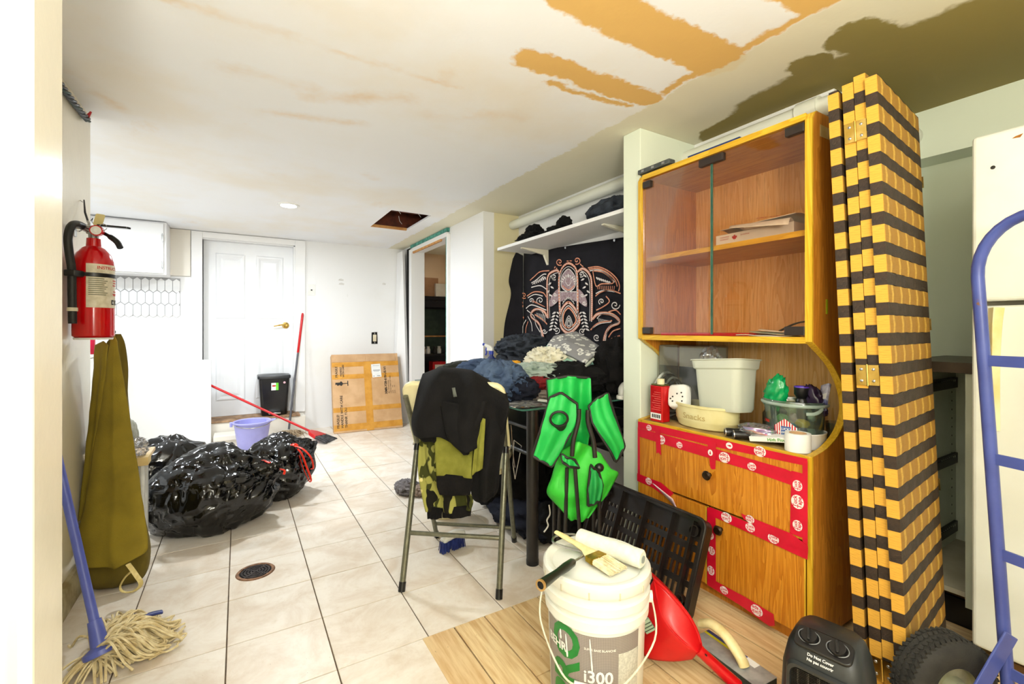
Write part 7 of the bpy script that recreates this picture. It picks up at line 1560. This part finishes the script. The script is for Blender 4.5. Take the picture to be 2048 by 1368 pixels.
# brush
bs_ = thing('paint_brush', 'flat paint brush with pale wooden handle lying on the pail lid', 'brush', tuple(L_(1180, 1110)))
h0, h1, f0, f1, b1 = L_(1112, 1064, .030), L_(1172, 1098, .012), L_(1186, 1114, .010), L_(1212, 1126, .009), L_(1258, 1152, .006)
bx_ = (L_(1258, 1152) - L_(1186, 1112)).normalized(); bw_ = Vector((-bx_.y, bx_.x, 0))
pts = [L_(1112, 1064, .034), L_(1130, 1074, .028), L_(1150, 1086, .021), L_(1170, 1098, .014), L_(1186, 1110, .011)]; wid = (.008, .0115, .010, .015, .030); thk = (.005, .007, .006, .007, .008)
def sect(p, w, t_, n=14): return [p + bw_ * w * math.cos(2 * math.pi * j / n) + Vector((0, 0, t_ * math.sin(2 * math.pi * j / n))) for j in range(n)]
obj('handle', MB().rings([sect(p, w, t_) for p, w, t_ in zip(pts, wid, thk)]), pm('pale_beech', (236, 220, 166), (222, 202, 140), 30, .4), bs_)
e = pts[-1]; fe = e + bx_ * .028
fr2 = obj('ferrule', MB().rings([[q + bw_ * w * s1 + Vector((0, 0, h * s2)) for s1, s2 in ((-1, -1), (1, -1), (1, 1), (-1, 1))] for q, w, h in ((e, .033, .0085), (fe + Vector((0, 0, -.002)), .033, .0085))]), pm('gold_ferrule', (176, 148, 50), (140, 112, 30), 60, .3, .9), bs_, smooth_=False, bevel=.002)
mb = MB()
for k in range(340):
    w = rnd.uniform(-.0315, .0315); h = rnd.uniform(-.007, .007); mb.tube([fe + bw_ * w + Vector((0, 0, h - .002)), fe + bx_ * (.068 + rnd.uniform(-.006, .004)) + bw_ * w * 1.12 + Vector((0, 0, h * .5 - .0065))], [.0011, .0008], 4)
obj('bristles', mb, pm('cream_bristle', (238, 230, 200), (214, 196, 144), 50, .7), bs_)['kind'] = 'stuff'

# ------------------------------------------------------------------ red dustpan, trowel, little things on the floor
dp = thing('dustpan', 'red plastic dustpan standing against the black tray', 'dustpan', tuple(D(1345, 1330, 1.4)))
def Q(u, v, t_): return D(u, v, t_)
a1, a2, a3, a4, a5, a6 = Q(1302, 1160, 1.46), Q(1330, 1180, 1.44), Q(1375, 1225, 1.41), Q(1402, 1282, 1.38), Q(1398, 1302, 1.37), Q(1380, 1318, 1.40)
rows = [[Q(1288, 1225, 1.47), Q(1296, 1180, 1.47), Q(1308, 1158, 1.465)], [Q(1286, 1270, 1.45), Q(1318, 1225, 1.42), Q(1338, 1186, 1.43)], [Q(1290, 1312, 1.43), Q(1345, 1262, 1.385), Q(1372, 1224, 1.41)], [Q(1340, 1322, 1.40), Q(1375, 1290, 1.365), Q(1392, 1258, 1.40)], [Q(1384, 1318, 1.38), Q(1396, 1305, 1.36), Q(1402, 1290, 1.385)]]
obj('pan', MB().loft(rows, 20, per=8), M_RED, dp, angle=40, solid=.004)
obj('back_lip', MB().loft([[p + Vector((_s, _c, 0)) * .05 + Vector((0, 0, .0)) for p in (r[2],)] + [r[2]] for r in rows], 8, per=8), M_RED, dp, angle=40, solid=.004)
obj('rim_edge', MB().tube(smooth([r[2] for r in rows], 5), .005, 8), M_RED, dp)
obj('ridge', MB().tube(smooth([rows[0][2], rows[1][1].lerp(rows[1][2], .1), rows[2][1], rows[3][1]], 5), .003, 6), M_RED, dp)
h0 = Q(1396, 1298, 1.37); h1 = Zp(1475, 1372, .03)
obj('handle', MB().tube([h0, h0.lerp(h1, .1), h0.lerp(h1, .5), h1], [.017, .0155, .0165, .019], 16), M_RED, dp)
obj('handle_slot', MB().box(-.003, .003, -.008, .008, -.001, .001, frame(h0.lerp(h1, .2) + Vector((-.008, -.006, .0135)), (h1 - h0), Vector((0, 0, 1)).cross(h1 - h0))), M_INK, dp, smooth_=False)
tw_ = thing('plaster_trowel', 'steel plastering trowel with pale wooden handle on the floor', 'trowel', tuple(Zp(1460, 1300, 0)))
t0 = Zp(1398, 1262, .03); t1_ = Zp(1520, 1330, .012)
dxx = (Zp(1515, 1325, .03) - Zp(1400, 1245, .03)); dxx.z = 0; dxx = dxx.normalized(); Mtw = frame(Zp(1400, 1272, .024), dxx, Vector((0, 0, 1)).cross(dxx)); 
if (Mtw.to_3x3() @ Vector((0, 1, 0))).x < 0: Mtw = frame(Zp(1400, 1272, .024), dxx, -Vector((0, 0, 1)).cross(dxx))
obj('sponge_pad', MB().box(0, .245, -.045, .045, -.022, .006, Mtw), pm('dark_rubber_pad', (52, 58, 50), (38, 42, 36), 20, .7), tw_, smooth_=False, bevel=.003)
bl_ = obj('steel_plate', MB().box(0, .245, -.045, .045, .0062, .0085, Mtw), pm('dull_trowel_steel', (176, 178, 178), (140, 142, 142), 20, .5, .25), tw_, smooth_=False, bevel=.001)
obj('yellow_label', MB().box(.0, .15, .020, .030, .0086, .0092, Mtw), pm('yellow_print', (226, 226, 40), (206, 206, 24), 10, .5), bl_, smooth_=False)
obj('blue_label', MB().box(.0, .15, .031, .044, .0086, .0092, Mtw), pm('blue_print', (60, 80, 150), (48, 64, 130), 10, .5), bl_, smooth_=False)
obj('white_label', MB().box(.15, .19, .018, .044, .0086, .0092, Mtw), M_PAPER, bl_, smooth_=False)
hp = smooth([Mtw @ Vector(q) for q in ((.01, -.005, .05), (.05, -.005, .072), (.10, -.005, .068), (.14, -.005, .045), (.165, -.005, .022), (.172, -.005, .010))], 4)
zsg = 1
obj('wooden_handle', MB().tube([p if p.z > .0 else p for p in hp], .0185, 14, flat=.75), pm('pale_beech', (236, 220, 166)), tw_)
c_ = Zp(1440, 1315, .0)
single('sage_cloth', MB().blob((c_.x - .02, c_.y - .015, .012), .022, .05, .014, 181, .35, 2.5, -.8, 30, 14), pm('sage_rag', (150, 150, 96), (124, 124, 74), 20, .9, bump=.4), 'small sage green rag beside the steel trowel', 'rag')
c_ = Zp(1535, 1362, 0.0)
single('red_tape_roll', MB().lathe([(.025, .001), (.042, .001), (.043, .004), (.043, .040), (.042, .044), (.025, .044), (.024, .04), (.024, .004), (.025, .001)], 32, Matrix.Translation((1.205, .775, .004))), pm('pinkish_red_tape', (206, 70, 84), (190, 54, 70), 10, .4), 'roll of pinkish red tape on the floor left of the heater', 'tape roll')
c_ = D(1297, 1250, 1.42)
bsh = thing('putty_knife_pack', 'pale green striped scraper wedged between pail and dustpan', 'scraper', tuple(c_))
Mpk = frame(c_, Vector((.6, -.5, .5)), Vector((-.2, .1, 1)))
obj('scraper_body', MB().box(-.02, .012, -.02, .02, -.006, .006, Mpk), pm('pale_green_plastic', (176, 200, 176), (150, 176, 152), 10, .5), bsh, smooth_=False, bevel=.002)
for k in range(3): obj('stripe', MB().box(-.0202, .0122, -.012 + k * .010, -.009 + k * .010, -.0065, .0065, Mpk), pm('dark_stripe', (70, 90, 76), (54, 70, 58), 10, .5), bsh, smooth_=False)
